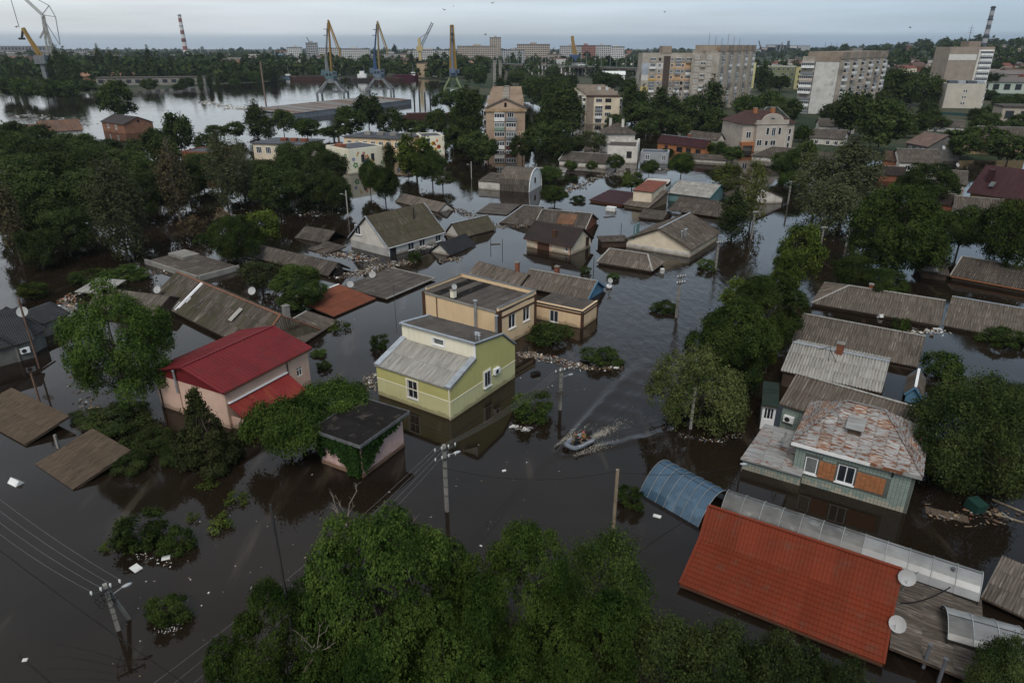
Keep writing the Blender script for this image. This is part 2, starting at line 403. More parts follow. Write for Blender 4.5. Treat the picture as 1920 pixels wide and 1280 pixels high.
def sheet_mesh(name, m, kind, w, h, n, amp, clip=None, steps=0, sh=.03, thick=.0):
 mb = MB(); P = profile(kind, w, n, amp)
 rows = [(0, h)] if not steps else [(h * k / steps, h * (k + 1) / steps) for k in range(steps)]
 for y0, y1 in rows:
  z0, z1 = (sh, 0) if steps else (0, 0)
  zz = lambda x, y, a, b: None
  for (xa, za), (xb, zb) in zip(P[:-1], P[1:]):
   q = [(xa, y0), (xb, y0), (xb, y1), (xa, y1)]
   if clip is not None:
    q = clip_poly(q, clip)
    if len(q) < 3: continue
   def z(p):
    t = (p[0] - xa) / max(xb - xa, 1e-6); v = (p[1] - y0) / max(y1 - y0, 1e-6)
    return za + (zb - za) * t + z0 + (z1 - z0) * v
   mb.face([(p[0], p[1], z(p)) for p in q])
   if steps and clip is None:
    mb.face([(xa, y0, za - .004), (xb, y0, zb - .004), (xb, y0, zb + sh), (xa, y0, za + sh)])
  if not steps and clip is None:   # the free lower edge shows the thickness of the sheet
   for (xa, za), (xb, zb) in zip(P[:-1], P[1:]):
    mb.face([(xa, 0, za - .02), (xb, 0, zb - .02), (xb, 0, zb), (xa, 0, za)])
 return mb.mesh(name, m) if mb.f else None
def sheets(parent, O, S, T, poly, w, h, mats, kind='zig', n=7, amp=.028, name='roof_sheet', gap=.0, jit=.012, steps=0, sh=.03, lift=.03, skip=0.):
 """cover the convex polygon poly (s, t coordinates from O along unit S and up-slope T) with single sheets"""
 O, S, T = Vector(O), Vector(S).normalized(), Vector(T).normalized(); N = S.cross(T)
 ar = sum(poly[k - 1][0] * poly[k][1] - poly[k][0] * poly[k - 1][1] for k in range(len(poly)))
 if ar < 0: poly = poly[::-1]
 s0, s1 = min(p[0] for p in poly), max(p[0] for p in poly); t0, t1 = min(p[1] for p in poly), max(p[1] for p in poly)
 ns, nt = max(1, round((s1 - s0) / w)), max(1, round((t1 - t0) / h))
 while ns * nt > 280: w *= 1.2; h *= 1.2; ns, nt = max(1, round((s1 - s0) / w)), max(1, round((t1 - t0) / h))
 w, h = (s1 - s0) / ns, (t1 - t0) / nt
 wr, hr = round(w, 2), round(h, 2)
 if not isinstance(mats, (list, tuple)): mats = [mats]
 def inside(p):
  for k in range(len(poly)):
   a, b = poly[k - 1], poly[k]
   if (b[0] - a[0]) * (p[1] - a[1]) - (b[1] - a[1]) * (p[0] - a[0]) < -1e-4: return False
  return True
 out = []
 for j in range(nt):
  for i in range(ns):
   if skip and random.random() < skip: continue
   x, y = s0 + i * w, t0 + j * h
   m = random.choice(mats)
   hh = h + (.10 if j < nt - 1 and not steps else 0)
   if all(inside(p) for p in ((x, y), (x + w, y), (x + w, y + h), (x, y + h))):
    me = cached((name, m.name, kind, wr, hr, n, amp, steps, sh, j < nt - 1), lambda: sheet_mesh(name, m, kind, w - gap, hh, n, amp, None, steps, sh))
   else:
    cl = clip_poly([(x, y), (x + w - gap, y), (x + w - gap, y + h), (x, y + h)], poly)
    if len(cl) < 3: continue
    a2 = abs(sum(cl[k - 1][0] * cl[k][1] - cl[k][0] * cl[k - 1][1] for k in range(len(cl)))) / 2
    if a2 < .04: continue
    me = sheet_mesh(name, m, kind, w, hh, n, amp, [(p[0] - x, p[1] - y) for p in cl], steps, sh)
    if me is None: continue
   tilt = lift / max(h, .3)
   T2 = (T - N * tilt).normalized(); N2 = S.cross(T2)
   o = O + S * x + T * y + N * (lift + .035 + random.uniform(0, jit))
   if jit:
    a = random.uniform(-.006, .006) * (jit / .012)
    S2 = (S + T2 * a).normalized(); T2 = (T2 - S * a).normalized(); N2 = S2.cross(T2)
   else: S2 = S
   out.append(obj(name, me, parent, frame(o, S2, T2, N2)))
 return out
X3, Y3, Z3 = Vector((1, 0, 0)), Vector((0, 1, 0)), Vector((0, 0, 1))
def window_meshes(w, h, style):
 """local frame: x along the wall, y into the wall, z up, origin at the lower left corner"""
 def make():
  fm, gm = PVC, GLASS
  t = .07; nm = 1; bars = 0; trans = False; sill = True
  if style == 'old': fm, gm, t, nm, trans, sill = WHITE, GLASS, .07, 1, True, False
  if style == 'tall': nm, trans = 1, False
  if style == 'single': nm, gm = 0, CURTAIN
  if style == 'three': nm = 2; sill = False
  if style == 'four': nm = 3; sill = False; t = .09
  if style == 'dark': nm, sill, fm = 0, False, BROWN_TRIM
  if style == 'brownframe': nm, fm = 1, BROWN_TRIM
  if style == 'grille': bars = 6
  f = MB()
  f.box(0, -.03, 0, w, .06, t); f.box(0, -.03, h - t, w, .06, h)
  f.box(0, -.03, t, t, .06, h - t); f.box(w - t, -.03, t, w, .06, h - t)
  for k in range(nm):
   x = w * (k + 1) / (nm + 1); f.box(x - t * .45, -.025, t, x + t * .45, .055, h - t)
  if trans: f.box(t, -.022, h * .68, w - t, .052, h * .68 + t * .8)
  p = MB(); p.box(t * .5, .02, t * .5, w - t * .5, .035, h - t * .5)
  s = MB()
  if sill: s.box(-.10, -.16, -.07, w + .10, .02, -.003)
  b = MB()
  if bars:
   for k in range(1, bars): b.box(w * k / bars - .012, -.10, .02, w * k / bars + .012, -.076, h - .02)
   for k in range(4): b.box(0, -.112, h * (k + .5) / 4, w, -.104, h * (k + .5) / 4 + .02)
  return (f.mesh('window', fm), p.mesh('pane', gm), s.mesh('sill', fm) if sill else None, b.mesh('grille', DARK_METAL) if bars else None)
 return cached(('win', round(w, 2), round(h, 2), style), make)
def add_window(parent, O, u, w, h, style, out=0.):
 O, u = Vector(O), Vector(u).normalized(); n = u.cross(Z3)
 f, p, s, b = window_meshes(w, h, style)
 wo = obj('window', f, parent, frame(O + n * out, u, -n, Z3))
 obj('pane', p, wo)
 if s: obj('sill', s, wo)
 if b: obj('grille', b, wo)
 return wo
def wall_rect(mb, O, u, length, z0, z1, ops, m=0, reveal=.14):
 """a wall face with real openings; ops = (u0, z, w, h)"""
 O, u = Vector(O), Vector(u); n = u.cross(Z3)
 P = lambda a, z, d=0: O + u * a + Z3 * z - n * d
 us = sorted({0, length, *[o[0] for o in ops], *[o[0] + o[2] for o in ops]})
 zs = sorted({z0, z1, *[o[1] for o in ops], *[o[1] + o[3] for o in ops]})
 for a, b in zip(us[:-1], us[1:]):
  for c, d in zip(zs[:-1], zs[1:]):
   mu, mz = (a + b) / 2, (c + d) / 2
   if any(o[0] < mu < o[0] + o[2] and o[1] < mz < o[1] + o[3] for o in ops): continue
   mb.face([P(a, c), P(b, c), P(b, d), P(a, d)], m)
 for a, z, w, h in [o[:4] for o in ops]:
  mb.face([P(a, z), P(a, z, reveal), P(a, z + h, reveal), P(a, z + h)], m)
  mb.face([P(a + w, z), P(a + w, z + h), P(a + w, z + h, reveal), P(a + w, z, reveal)], m)
  mb.face([P(a, z), P(a + w, z), P(a + w, z, reveal), P(a, z, reveal)], m)
  mb.face([P(a, z + h), P(a, z + h, reveal), P(a + w, z + h, reveal), P(a + w, z + h)], m)
  mb.face([P(a, z, reveal), P(a + w, z, reveal), P(a + w, z + h, reveal), P(a, z + h, reveal)], m)
class House:
 """A, B: image points of the near eave corners (left, right), C: of an eave point on the far side, at height ze"""
 def __init__(s, name, label, A, B, C, ze, oh=.3, cat='house', group=None, W=None, L=None):
  a, b, c = G(*A, ze), G(*B, ze), G(*C, ze)
  ex = (b - a); s.L = ex.length if L is None else L; ex.normalize(); ey = Z3.cross(ex)
  s.W = W if W else (c - a).dot(ey)
  s.ze, s.oh = ze, oh
  ctr = a + ex * s.L / 2 + ey * s.W / 2
  s.root = thing(name, label, cat, (ctr.x, ctr.y, 0), math.atan2(ex.y, ex.x), group)
  s.l, s.w = s.L - 2 * oh, s.W - 2 * oh
  s.rz = math.atan2(ex.y, ex.x); s.ctr = ctr
 def side(s, k, l=None, w=None):
  l = (l or s.l) / 2; w = (w or s.w) / 2
  return {'f': ((-l, -w, 0), X3, 2 * l), 'r': ((l, -w, 0), Y3, 2 * w), 'b': ((l, w, 0), -X3, 2 * l), 'l': ((-l, w, 0), -Y3, 2 * w)}[k]
 def world(s, x, y, z=0):
  return Vector((s.ctr.x + x * math.cos(s.rz) - y * math.sin(s.rz), s.ctr.y + x * math.sin(s.rz) + y * math.cos(s.rz), z))
 def uz(s, k, px, py, pad=0):
  """(u, z) on wall side k of the image point (px, py)"""
  o, u, ln = s.side(k)
  ow = s.world(o[0], o[1]); uw = s.world(o[0] + u[0], o[1] + u[1]) - ow
  n = uw.cross(Z3)
  d = Vector(ray(px, py)); c0 = Vector((0, 0, CAMH))
  t = (ow - c0).dot(n) / d.dot(n)
  p = c0 + d * t
  return (p - ow).dot(uw), p.z
 def walls(s, m, ops=None, z1=None, z0=-2.2, gables=None, name='wall'):
  """ops: {side: [(u, z, w, h, style)]}; gables: (zr, off) closes the two ends under a ridge along x"""
  z1 = s.ze - .02 if z1 is None else z1
  mb = MB(); wins = []
  for k in 'frbl':
   o, u, ln = s.side(k)
   os_ = (ops or {}).get(k, [])
   os_ = [q for q in os_ if q[0] > .05 and q[0] + q[2] < ln - .05]
   wall_rect(mb, o, u, ln, z0, z1, os_)
   wins += [(k, q) for q in os_]
  if gables:
   zr, off = gables
   for sx in (-1, 1):
    x = sx * s.l / 2
    pts = [(x, -s.w / 2, z1), (x, s.w / 2, z1), (x, off, zr - .1)]
    mb.face(pts if sx > 0 else pts[::-1])
  wo = obj(name, (mb, m), s.root)
  for k, q in wins:
   o, u, ln = s.side(k); n = u.cross(Z3)
   if q[4]: add_window(wo if False else s.root, Vector(o) + u * q[0] + Z3 * q[1] - n * .08, u, q[2], q[3], q[4])
  return wo
 def window(s, k, u, z, w, h, style='pvc', out=.05):
  o, uu, ln = s.side(k)
  return add_window(s.root, Vector(o) + uu * u + Z3 * z, uu, w, h, style, out)
 def deck(s, planes, m, name='roof'):
  mb = MB()
  for O, S, T, poly in planes:
   O, S, T = Vector(O), Vector(S).normalized(), Vector(T).normalized()
   N = S.cross(T)
   pts = [O + S * a + T * b for a, b in poly]
   low = [p - Z3 * .07 for p in pts]
   mb.face(pts); mb.face(low[::-1])
   for k in range(len(pts)): mb.face([low[k], low[(k + 1) % len(pts)], pts[(k + 1) % len(pts)], pts[k]])
  return obj(name, (mb, m), s.root)
 def gable_planes(s, zr, off=0., cut=0.):
  L, W, ze = s.L, s.W, s.ze
  a, b = W / 2 + off, W / 2 - off; r = zr - ze
  return [((-L / 2, -W / 2, ze), X3, (0, a, r), [(0, 0), (L, 0), (L, math.hypot(a, r)), (0, math.hypot(a, r))]),
    ((L / 2, W / 2, ze), -X3, (0, -b, r), [(0, 0), (L, 0), (L, math.hypot(b, r)), (0, math.hypot(b, r))])]
 def hip_planes(s, zr, hl, hr, off=0.):
  """ridge along x, hl / hr: how far the ridge ends stand in from the left / right eave"""
  L, W, ze = s.L, s.W, s.ze
  a, b = W / 2 + off, W / 2 - off; r = zr - ze
  P = [((-L / 2, -W / 2, ze), X3, (0, a, r), [(0, 0), (L, 0), (L - hr, math.hypot(a, r)), (hl, math.hypot(a, r))]),
             ((L / 2, W / 2, ze), -X3, (0, -b, r), [(0, 0), (L, 0), (L - hl, math.hypot(b, r)), (hr, math.hypot(b, r))])]
  if hr > 0: P.append(((L / 2, -W / 2, ze), Y3, (-hr, 0, r), [(0, 0), (W, 0), (a, math.hypot(hr, r))]))
  if hl > 0: P.append(((-L / 2, W / 2, ze), -Y3, (hl, 0, r), [(0, 0), (W, 0), (b, math.hypot(hl, r))]))
  return P
 def roof(s, planes, deck_m, sheet_m=None, w=1.05, h=1.7, kind='zig', n=7, amp=.028, name='roof_sheet', **k):
  d = s.deck(planes, deck_m)
  if sheet_m:
   for O, S, T, poly in planes: sheets(d, O, S, T, poly, w, h, sheet_m, kind, n, amp, name, **k)
  s.deck_o = d
  return d
 def ridge(s, pts, m, r=.11, name='ridge_cap'):
  mb = MB()
  for a, b in zip(pts[:-1], pts[1:]): mb.beam(Vector(a) + Z3 * .10, Vector(b) + Z3 * .10, r * 2, .07)
  return obj(name, (mb, m), s.deck_o)
 def verge(s, segs, m, w=.16, h=.14, name='verge_board'):
  for a, b in segs:
   mb = MB(); mb.beam(Vector(a) + Z3 * .04, Vector(b) + Z3 * .04, w, h); obj(name, (mb, m), s.deck_o)
 def flat_roof(s, m, para=.0, cap=None, th=.18, name='roof'):
  mb = MB(); mb.box(-s.L / 2, -s.W / 2, s.ze - th, s.L / 2, s.W / 2, s.ze)
  d = obj(name, (mb, m), s.root); s.deck_o = d
  if para:
   L, W, z = s.L / 2, s.W / 2, s.ze
   p = MB(); t = .22
   for b in ((-L, -W, L, -W + t), (-L, W - t, L, W), (-L, -W + t, -L + t, W - t), (L - t, -W + t, L, W - t)):
    p.box(b[0], b[1], z + .003, b[2], b[3], z + para)
   obj('parapet', (p, cap or m), d)
  return d
 def box(s, name, x0, y0, z0, x1, y1, z1, m, parent=None):
  mb = MB(); mb.box(x0, y0, z0, x1, y1, z1); return obj(name, (mb, m), parent or s.root)
def side_quad(s, k, u0, z0, u1, z1, th, m, name, out=.003):
 """a slab lying proud on a wall"""
 o, u, ln = s.side(k); n = u.cross(Z3)
 mb = MB(); mb.obox(Vector(o) + u * u0 + Z3 * z0 + n * out, u * (u1 - u0), Z3 * (z1 - z0), n * th)
 return obj(name, (mb, m), s.root)
def dish(px, py, z, r, yaw, label, depth=None, tilt=30, mast=.5, group='satellite dishes'):
 p = G(px, py, z) if depth is None else depth
 t = thing('satellite_dish', label, 'satellite dish', p, R(yaw + 180), group)
 def mk():
  mb = MB(); n = 16; rings = 4; vs = [(0, 0, 0)]; fs = []
  for i in range(1, rings + 1):
   q = i / rings
   for k in range(n): vs.append((q * math.cos(2 * math.pi * k / n), -.22 * q * q, q * math.sin(2 * math.pi * k / n)))
  for k in range(n): fs.append((0, 1 + (k + 1) % n, 1 + k))
  for i in range(rings - 1):
   for k in range(n): fs.append((1 + i * n + k, 1 + i * n + (k + 1) % n, 1 + (i + 1) * n + (k + 1) % n, 1 + (i + 1) * n + k))
  mb.idx(vs, fs, 0, True)
  a = MB(); a.tube((0, .02, -.9), (0, -.62, -.25), .03, .03, 5); a.cbox((0, -.68, -.18), (.12, .2, .12)); a.tube((0, .02, 0), (0, .14, -.1), .06, .06, 6)
  return mb.mesh('reflector', mat('dish_paint', (.40, .40, .39), (.33, .32, .31), rough=.45)), a.mesh('feed_arm', STEEL)
 a, b = cached('dish', mk)
 M = Matrix.Translation((0, 0, mast)) @ Matrix.Rotation(R(-tilt), 4, 'X') @ Matrix.Diagonal((r * .88, r * .88, r * .88, 1))
 obj('reflector', a, t, M); obj('feed_arm', b, t, M)
 mb = MB(); mb.tube((0, .12, -.05), (0, .12, mast), .035, .035, 6); obj('mast', (mb, STEEL), t)
 return t
def chimney(parent, x, y, z0, z1, w, m=None, cap=True):
 mb = MB(); mb.box(x - w / 2, y - w / 2, z0, x + w / 2, y + w / 2, z1); 
 c = obj('chimney', (mb, m or BRICK), parent)
 if cap:
  k = MB(); k.box(x - w / 2 - .06, y - w / 2 - .06, z1 + .002, x + w / 2 + .06, y + w / 2 + .06, z1 + .08); k.box(x - w / 4, y - w / 4, z1 + .082, x + w / 4, y + w / 4, z1 + .16)
  obj('chimney_cap', (k, CONCRETE), parent)
 return c
def flue(parent, x, y, z0, z1, r, m=None, hat=True):
 mb = MB(); mb.tube((x, y, z0), (x, y, z1), r, r, 8)
 if hat: mb.tube((x, y, z1 + .02), (x, y, z1 + .14), r * 1.7, r * .5, 8); mb.tube((x, y, z0 + (z1 - z0) * .6), (x, y, z0 + (z1 - z0) * .6 + .03), r * 1.2, r * 1.2, 8)
 return obj('flue', (mb, m or STEEL), parent)
def ac_unit(parent_house, k, u, z, label):
 o, uu, ln = parent_house.side(k); n = uu.cross(Z3)
 w = parent_house.world(o[0] + uu[0] * u, o[1] + uu[1] * u, z)
 n_w = (parent_house.world(n[0], n[1]) - parent_house.world(0, 0)).normalized()
 t = thing('air_conditioner', label, 'air conditioner', w + n_w * .12, parent_house.rz + math.atan2(uu[1], uu[0]))
 mb = MB(); mb.box(-.42, -.18, -.28, .42, .12, .28); obj('casing', (mb, PVC), t)
 f = MB(); f.tube((-.1, -.181, 0), (-.1, -.20, 0), .22, .22, 14); obj('fan_grille', (f, DARK_METAL), t)
 b = MB(); b.box(-.35, -.15, -.36, -.3, .12, -.283); b.box(.3, -.15, -.36, .35, .12, -.283); obj('bracket', (b, STEEL), t)
 return t
def downpipe(h, k, u, z0, z1, m=None, name='downpipe'):
 o, uu, ln = h.side(k); n = uu.cross(Z3)
 p = Vector(o) + uu * u + n * .09
 mb = MB(); mb.tube(p + Z3 * z0, p + Z3 * z1, .055, .055, 6); return obj(name, (mb, m or STEEL), h.root)
def gutter(h, k, m=None, z=None):
 o, u, ln = h.side(k, h.L, h.W); n = u.cross(Z3)
 mb = MB(); mb.beam(Vector(o) + n * .05 + Z3 * ((z or h.ze) - .06), Vector(o) + u * ln + n * .05 + Z3 * ((z or h.ze) - .06), .12, .10)
 return obj('gutter', (mb, m or ZINC), h.root)
def np_quads(name, V, m):
 n = V.shape[0]
 me = bpy.data.meshes.new(name)
 me.vertices.add(n * 4); me.loops.add(n * 4); me.polygons.add(n)
 me.vertices.foreach_set('co', V.astype(np.float32).ravel())
 me.loops.foreach_set('vertex_index', np.arange(n * 4, dtype=np.int32))
 me.polygons.foreach_set('loop_start', np.arange(0, n * 4, 4, dtype=np.int32))
 me.update(calc_edges=True)
 me.materials.append(m)
 return me
def unit(a): return a / np.maximum(np.linalg.norm(a, axis=-1, keepdims=True), 1e-9)
def cards(P, N, size, rng, aspect=1.6, var=.4):
 """leaf-shaped quads at P facing roughly N"""
 n = len(P)
 N = unit(N)
 t = unit(np.cross(N, unit(rng.normal(size=(n, 3))))); b = np.cross(N, t)
 s = size * (1 + var * (rng.random((n, 1)) * 2 - 1))
 L, Wd = s * aspect * .5, s * .5
 bend = N * s * .12
 return np.stack([P - t * L - bend, P + b * Wd + bend * .5, P + t * L - bend, P - b * Wd + bend * .5], axis=1)
def crown(name, m, seed, h, w, base=.15, lobes=16, clumps=260, per=12, size=.26, lobe_r=(.26, .42), shape='round', cl_r=.55, droop=0., up=.45, fill=.25, fuzz=.13):
 rng = np.random.default_rng(seed)
 cz, az, aw = h * (base + 1) / 2, h * (1 - base) / 2, w / 2
 C, Rr = [], []
 for i in range(lobes):
  g = (i + .5) / lobes
  z = 1 - 2 * g; ph = i * 2.39996 + rng.random() * .9
  if shape == 'poplar':
   zz = base * h + h * (1 - base) * (i + .5) / lobes
   q = ((i + .5) / lobes); env = math.sin(math.pi * min(1, .12 + q * .88)) ** .7 * (1 if q < .6 else (1 - (q - .6) * 1.6))
   rad = aw * max(env, .1) * (.25 + .3 * rng.random())
   C.append((rad * math.cos(ph), rad * math.sin(ph), zz)); Rr.append(aw * max(env, .16) * (.55 + .3 * rng.random()))
   continue
  if shape == 'cone':
   q = (i + .5) / lobes
   zz = base * h + h * (1 - base) * q; env = (1 - q) ** 1.05
   rad = aw * env * (.45 + .4 * rng.random())
   C.append((rad * math.cos(ph), rad * math.sin(ph), zz)); Rr.append(max(aw * env * .34, .06 * w) * (.8 + .4 * rng.random()))
   continue
  k = .52 + .30 * rng.random()
  r = math.sqrt(max(0, 1 - z * z))
  if shape == 'umbrella': z = abs(z) * .9
  C.append((aw * k * r * math.cos(ph), aw * k * r * math.sin(ph), cz + az * k * z * 1.05))
  Rr.append(aw * (lobe_r[0] + (lobe_r[1] - lobe_r[0]) * rng.random()))
 C, Rr = np.array(C), np.array(Rr)
 pk = Rr ** 2 / (Rr ** 2).sum()
 li = rng.choice(len(C), clumps, p=pk)
 d = unit(rng.normal(size=(clumps, 3)))
 out = unit(C - np.array([0, 0, cz - az * .25])); 
 flip = (d * out[li]).sum(1) < -.35
 d[flip] *= -1
 d[:, 2] = np.where(d[:, 2] < -.55, -d[:, 2] * .5, d[:, 2]); d = unit(d)
 rr = Rr[li] * np.where(rng.random(clumps) < fill, .35 + .5 * rng.random(clumps), 1 - fuzz + 2 * fuzz * rng.random(clumps))
 zs = 1.0 if shape == 'round' else (1.7 if shape == 'poplar' else .45)
 cc = C[li] + d * rr[:, None] * np.array([1, 1, zs])
 P = np.repeat(cc, per, 0) + rng.normal(size=(clumps * per, 3)) * cl_r * np.array([1, 1, .75 if shape != 'poplar' else 1.4]) * (.5 + .7 * np.repeat(rng.random((clumps, 1)), per, 0))
 dd = np.repeat(d, per, 0)
 N = dd * .85 + np.array([0, 0, up * .7]) + rng.normal(size=P.shape) * .45
 if droop: P[:, 2] -= droop * rng.random(len(P)) ** 2
 k_ = P[:, 2] > -.6; P = P[k_]; N = N[k_]
 V = cards(P, N, size, rng)
 return np_quads(name, V, m), C, Rr
def limbs(name, m, C, h, r0, seed, trunk_top=.45, z0=-2.5, twigs=0, tm=None, lean=0., n=6):
 rng = random.Random(seed); mb = MB()
 top = Vector((lean, 0, h * trunk_top))
 pts = [Vector((0, 0, z0)), Vector((lean * .3 + rng.uniform(-.1, .1), rng.uniform(-.1, .1), h * trunk_top * .4)), top]
 mb.path(pts, [r0 * 1.15, r0 * .9, r0 * .7], n)
 for c in C:
  c = Vector(c); s = pts[1].lerp(top, min(1, max(0, rng.uniform(.1, 1))))
  mid = s.lerp(c, .5) + Vector((rng.uniform(-.3, .3), rng.uniform(-.3, .3), rng.uniform(.0, .4)))
  mb.path([s, mid, c], [r0 * .5, r0 * .3, r0 * .1], 4)
 for k in range(twigs):
  c = Vector(rng.choice(list(map(tuple, C)))); d = Vector((rng.uniform(-1, 1), rng.uniform(-1, 1), rng.uniform(.2, 1))).normalized()
  L = rng.uniform(.05, .13) * h
  mb.path([c, c + d * L * .6 + Vector((0, 0, .1 * L)), c + d * L], [.05, .035, .012], 4)
 return mb.mesh(name, m)
PROTO = {}
def proto(key, h, w, m, seed, r0=.18, bark=None, trunk_top=.45, twigs=0, lean=0., **k):
 if key not in PROTO:
  me, C, Rr = crown('crown', m, seed, h, w, **k)
  PROTO[key] = (h, w, me, limbs('trunk', bark or BARK, C, h, r0, seed, trunk_top, twigs=twigs, lean=lean))
 return PROTO[key]
for i_ in range(4):
 proto('broad%d' % i_, 9, 9, BROAD, 20 + i_, lobes=28, clumps=1500, per=13, size=.17, cl_r=.34, lobe_r=(.2, .34), fill=.15)
 proto('dark%d' % i_, 10, 9, BROAD_DARK, 40 + i_, lobes=26, clumps=1300, per=13, size=.20, cl_r=.40, lobe_r=(.2, .36), fill=.15)
for i_ in range(3):
 proto('light%d' % i_, 7, 6, BROAD_LIGHT, 60 + i_, lobes=16, clumps=520, per=12, size=.21, cl_r=.3, lobe_r=(.22, .36), fill=.15)
 proto('olive%d' % i_, 8, 7, BROAD_OLIVE, 70 + i_, lobes=14, clumps=420, per=11, size=.21, cl_r=.36, fill=.35, twigs=10)
 proto('poplar%d' % i_, 18, 5, BROAD_DARK, 80 + i_, lobes=18, clumps=700, per=12, size=.26, cl_r=.42, shape='poplar', base=.06, trunk_top=.9)
 proto('sparse%d' % i_, 15, 6.5, LEAF_GREY, 90 + i_, lobes=26, clumps=900, per=11, size=.20, cl_r=.38, shape='poplar', base=.10, trunk_top=.85, twigs=60, bark=mat('grey_bark', (.12, .11, .09), (.075, .067, .055), rough=.95), fill=.5)
 proto('bush%d' % i_, 2.4, 4, BROAD, 100 + i_, base=-.25, lobes=16, clumps=420, per=11, size=.13, cl_r=.19, lobe_r=(.16, .34), r0=.05)
 proto('far%d' % i_, 10, 9, BROAD_DARK, 120 + i_, lobes=18, clumps=380, per=11, size=.40, cl_r=.55, lobe_r=(.2, .36), fill=.15)
 proto('farlight%d' % i_, 8, 8, BROAD, 130 + i_, lobes=16, clumps=340, per=11, size=.38, cl_r=.5, lobe_r=(.2, .36), fill=.15)
 proto('farpop%d' % i_, 20, 5.2, BROAD_DARK, 140 + i_, lobes=16, clumps=360, per=11, size=.42, cl_r=.55, shape='poplar', base=.04, trunk_top=.9)
 proto('spray%d' % i_, 1.2, 2.4, BROAD_LIGHT, 150 + i_, base=-.4, lobes=7, clumps=60, per=8, size=.15, cl_r=.22, r0=.02, fill=.1)
proto('withered', 12, 4.5, LEAF_BROWN, 200, lobes=20, clumps=300, per=9, size=.24, cl_r=.38, shape='poplar', base=.12, trunk_top=.85, twigs=70, bark=TWIG, fill=.5)
proto('tall_thin', 14, 3.4, LEAF_BROWN, 201, lobes=18, clumps=330, per=9, size=.24, cl_r=.32, shape='poplar', base=.25, trunk_top=.9, twigs=40, fill=.5)
proto('dry', 4, 5, LEAF_DRY, 202, lobes=9, clumps=120, per=10, size=.22, cl_r=.35, r0=.08, twigs=8)
proto('yellow', 12, 6, LEAF_YELLOW, 203, lobes=14, clumps=300, per=10, size=.27, cl_r=.42, shape='poplar', base=.12, trunk_top=.8, twigs=24, fill=.45)
proto('locust', 9, 10, LEAF_FRESH, 204, lobes=30, clumps=2900, per=14, size=.11, cl_r=.2, fuzz=.09, base=.06, lobe_r=(.15, .28), droop=.4, up=.8, twigs=14, fill=.12)
proto('sumac', 3.2, 8, LEAF_FRESH, 205, lobes=26, clumps=1500, per=12, size=.115, cl_r=.24, shape='umbrella', base=.15, lobe_r=(.2, .3), droop=.5, up=.9, r0=.1)
proto('juniper', 4.4, 5.2, NEEDLE, 206, lobes=44, clumps=1500, per=13, size=.10, cl_r=.14, fuzz=.08, shape='cone', base=.02, fill=.2, r0=.08, trunk_top=.85)
proto('maple', 8, 8.5, BROAD, 207, lobes=28, clumps=2800, per=14, size=.12, cl_r=.2, fuzz=.08, base=.0, lobe_r=(.18, .34), fill=.1)
proto('maple2', 8, 8.5, BROAD, 208, lobes=24, clumps=2700, per=14, size=.12, cl_r=.2, fuzz=.08, base=.0, lobe_r=(.18, .36), fill=.1)
proto('linden', 5.5, 9, LEAF_FLOWER, 209, lobes=18, clumps=1500, per=12, size=.12, cl_r=.22, base=-.15, lobe_r=(.2, .40), fill=.08)
proto('walnut', 8, 11, BROAD_DARK, 210, lobes=34, clumps=3600, per=12, size=.12, cl_r=.32, base=-.05, lobe_r=(.14, .28), droop=.6, fill=.1)
proto('thicket', 2.6, 5.5, BROAD_DARK, 211, base=-.25, lobes=20, clumps=800, per=12, size=.11, cl_r=.2, lobe_r=(.16, .32), r0=.05)
proto('near0', 10, 11, LEAF_FRESH, 212, lobes=46, clumps=5600, per=16, size=.085, cl_r=.15, fuzz=.07, base=-.05, lobe_r=(.12, .27), fill=.06, up=.6, twigs=10)
proto('near1', 10, 11, LEAF_FRESH, 213, lobes=42, clumps=5200, per=16, size=.085, cl_r=.15, fuzz=.07, base=-.05, lobe_r=(.12, .27), fill=.06, up=.6, twigs=8)
proto('near_soft', 8, 7, BROAD, 214, lobes=26, clumps=1900, per=13, size=.09, cl_r=.30, base=.0, lobe_r=(.2, .3), fill=.2, droop=.3)
proto('near_dark', 6, 9, BROAD_DARK, 215, lobes=30, clumps=2100, per=13, size=.115, cl_r=.32, base=-.1, lobe_r=(.15, .27), fill=.12)
NAMES = dict(poplar='poplar_tree', farpop='poplar_tree', sparse='poplar_tree', withered='poplar_tree', tall_thin='poplar_tree', bush='bush', spray='bush', thicket='bush',
             juniper='juniper_tree', linden='linden_tree', locust='locust_tree', sumac='sumac_tree', maple='maple_tree', walnut='walnut_tree')
def tree(key, bx, by, ty, wpx, label, group=None, z0=0., rot=None, cat=None):
 """a tree standing at image point (bx, by), top at row ty, crown wpx wide"""
 h0, w0, cm, tm = PROTO[key]
 k_ = {'bush': .40, 'spray': .5, 'thicket': .40, 'linden': .18, 'walnut': .18, 'near_dark': .15}.get(key.rstrip('0123456789'), 0)
 by, ty = by - k_ * (by - ty), ty + k_ * .3 * (by - ty)
 b = G(bx, by, z0)
 h = max(.4, height(b, ty) - z0); w = .86 * wpx / ppm(b)
 stem_ = key.rstrip('0123456789')
 name = NAMES.get(stem_, 'tree')
 zm = z0 + h * .55; b.x = (bx - CX) / FPX * (b.y * math.cos(PITCH) - (zm - CAMH) * math.sin(PITCH))
 t = thing(name, label, cat or ('bush' if name == 'bush' else 'tree'), b, random.uniform(0, 6.28) if rot is None else rot, group, (w / w0, w / w0, h / h0))
 obj('trunk', tm, t); obj('crown', cm, t)
 return t
def sm(a, b, x):
 t = np.clip((x - a) / (b - a), 0, 1); return t * t * (3 - 2 * t)
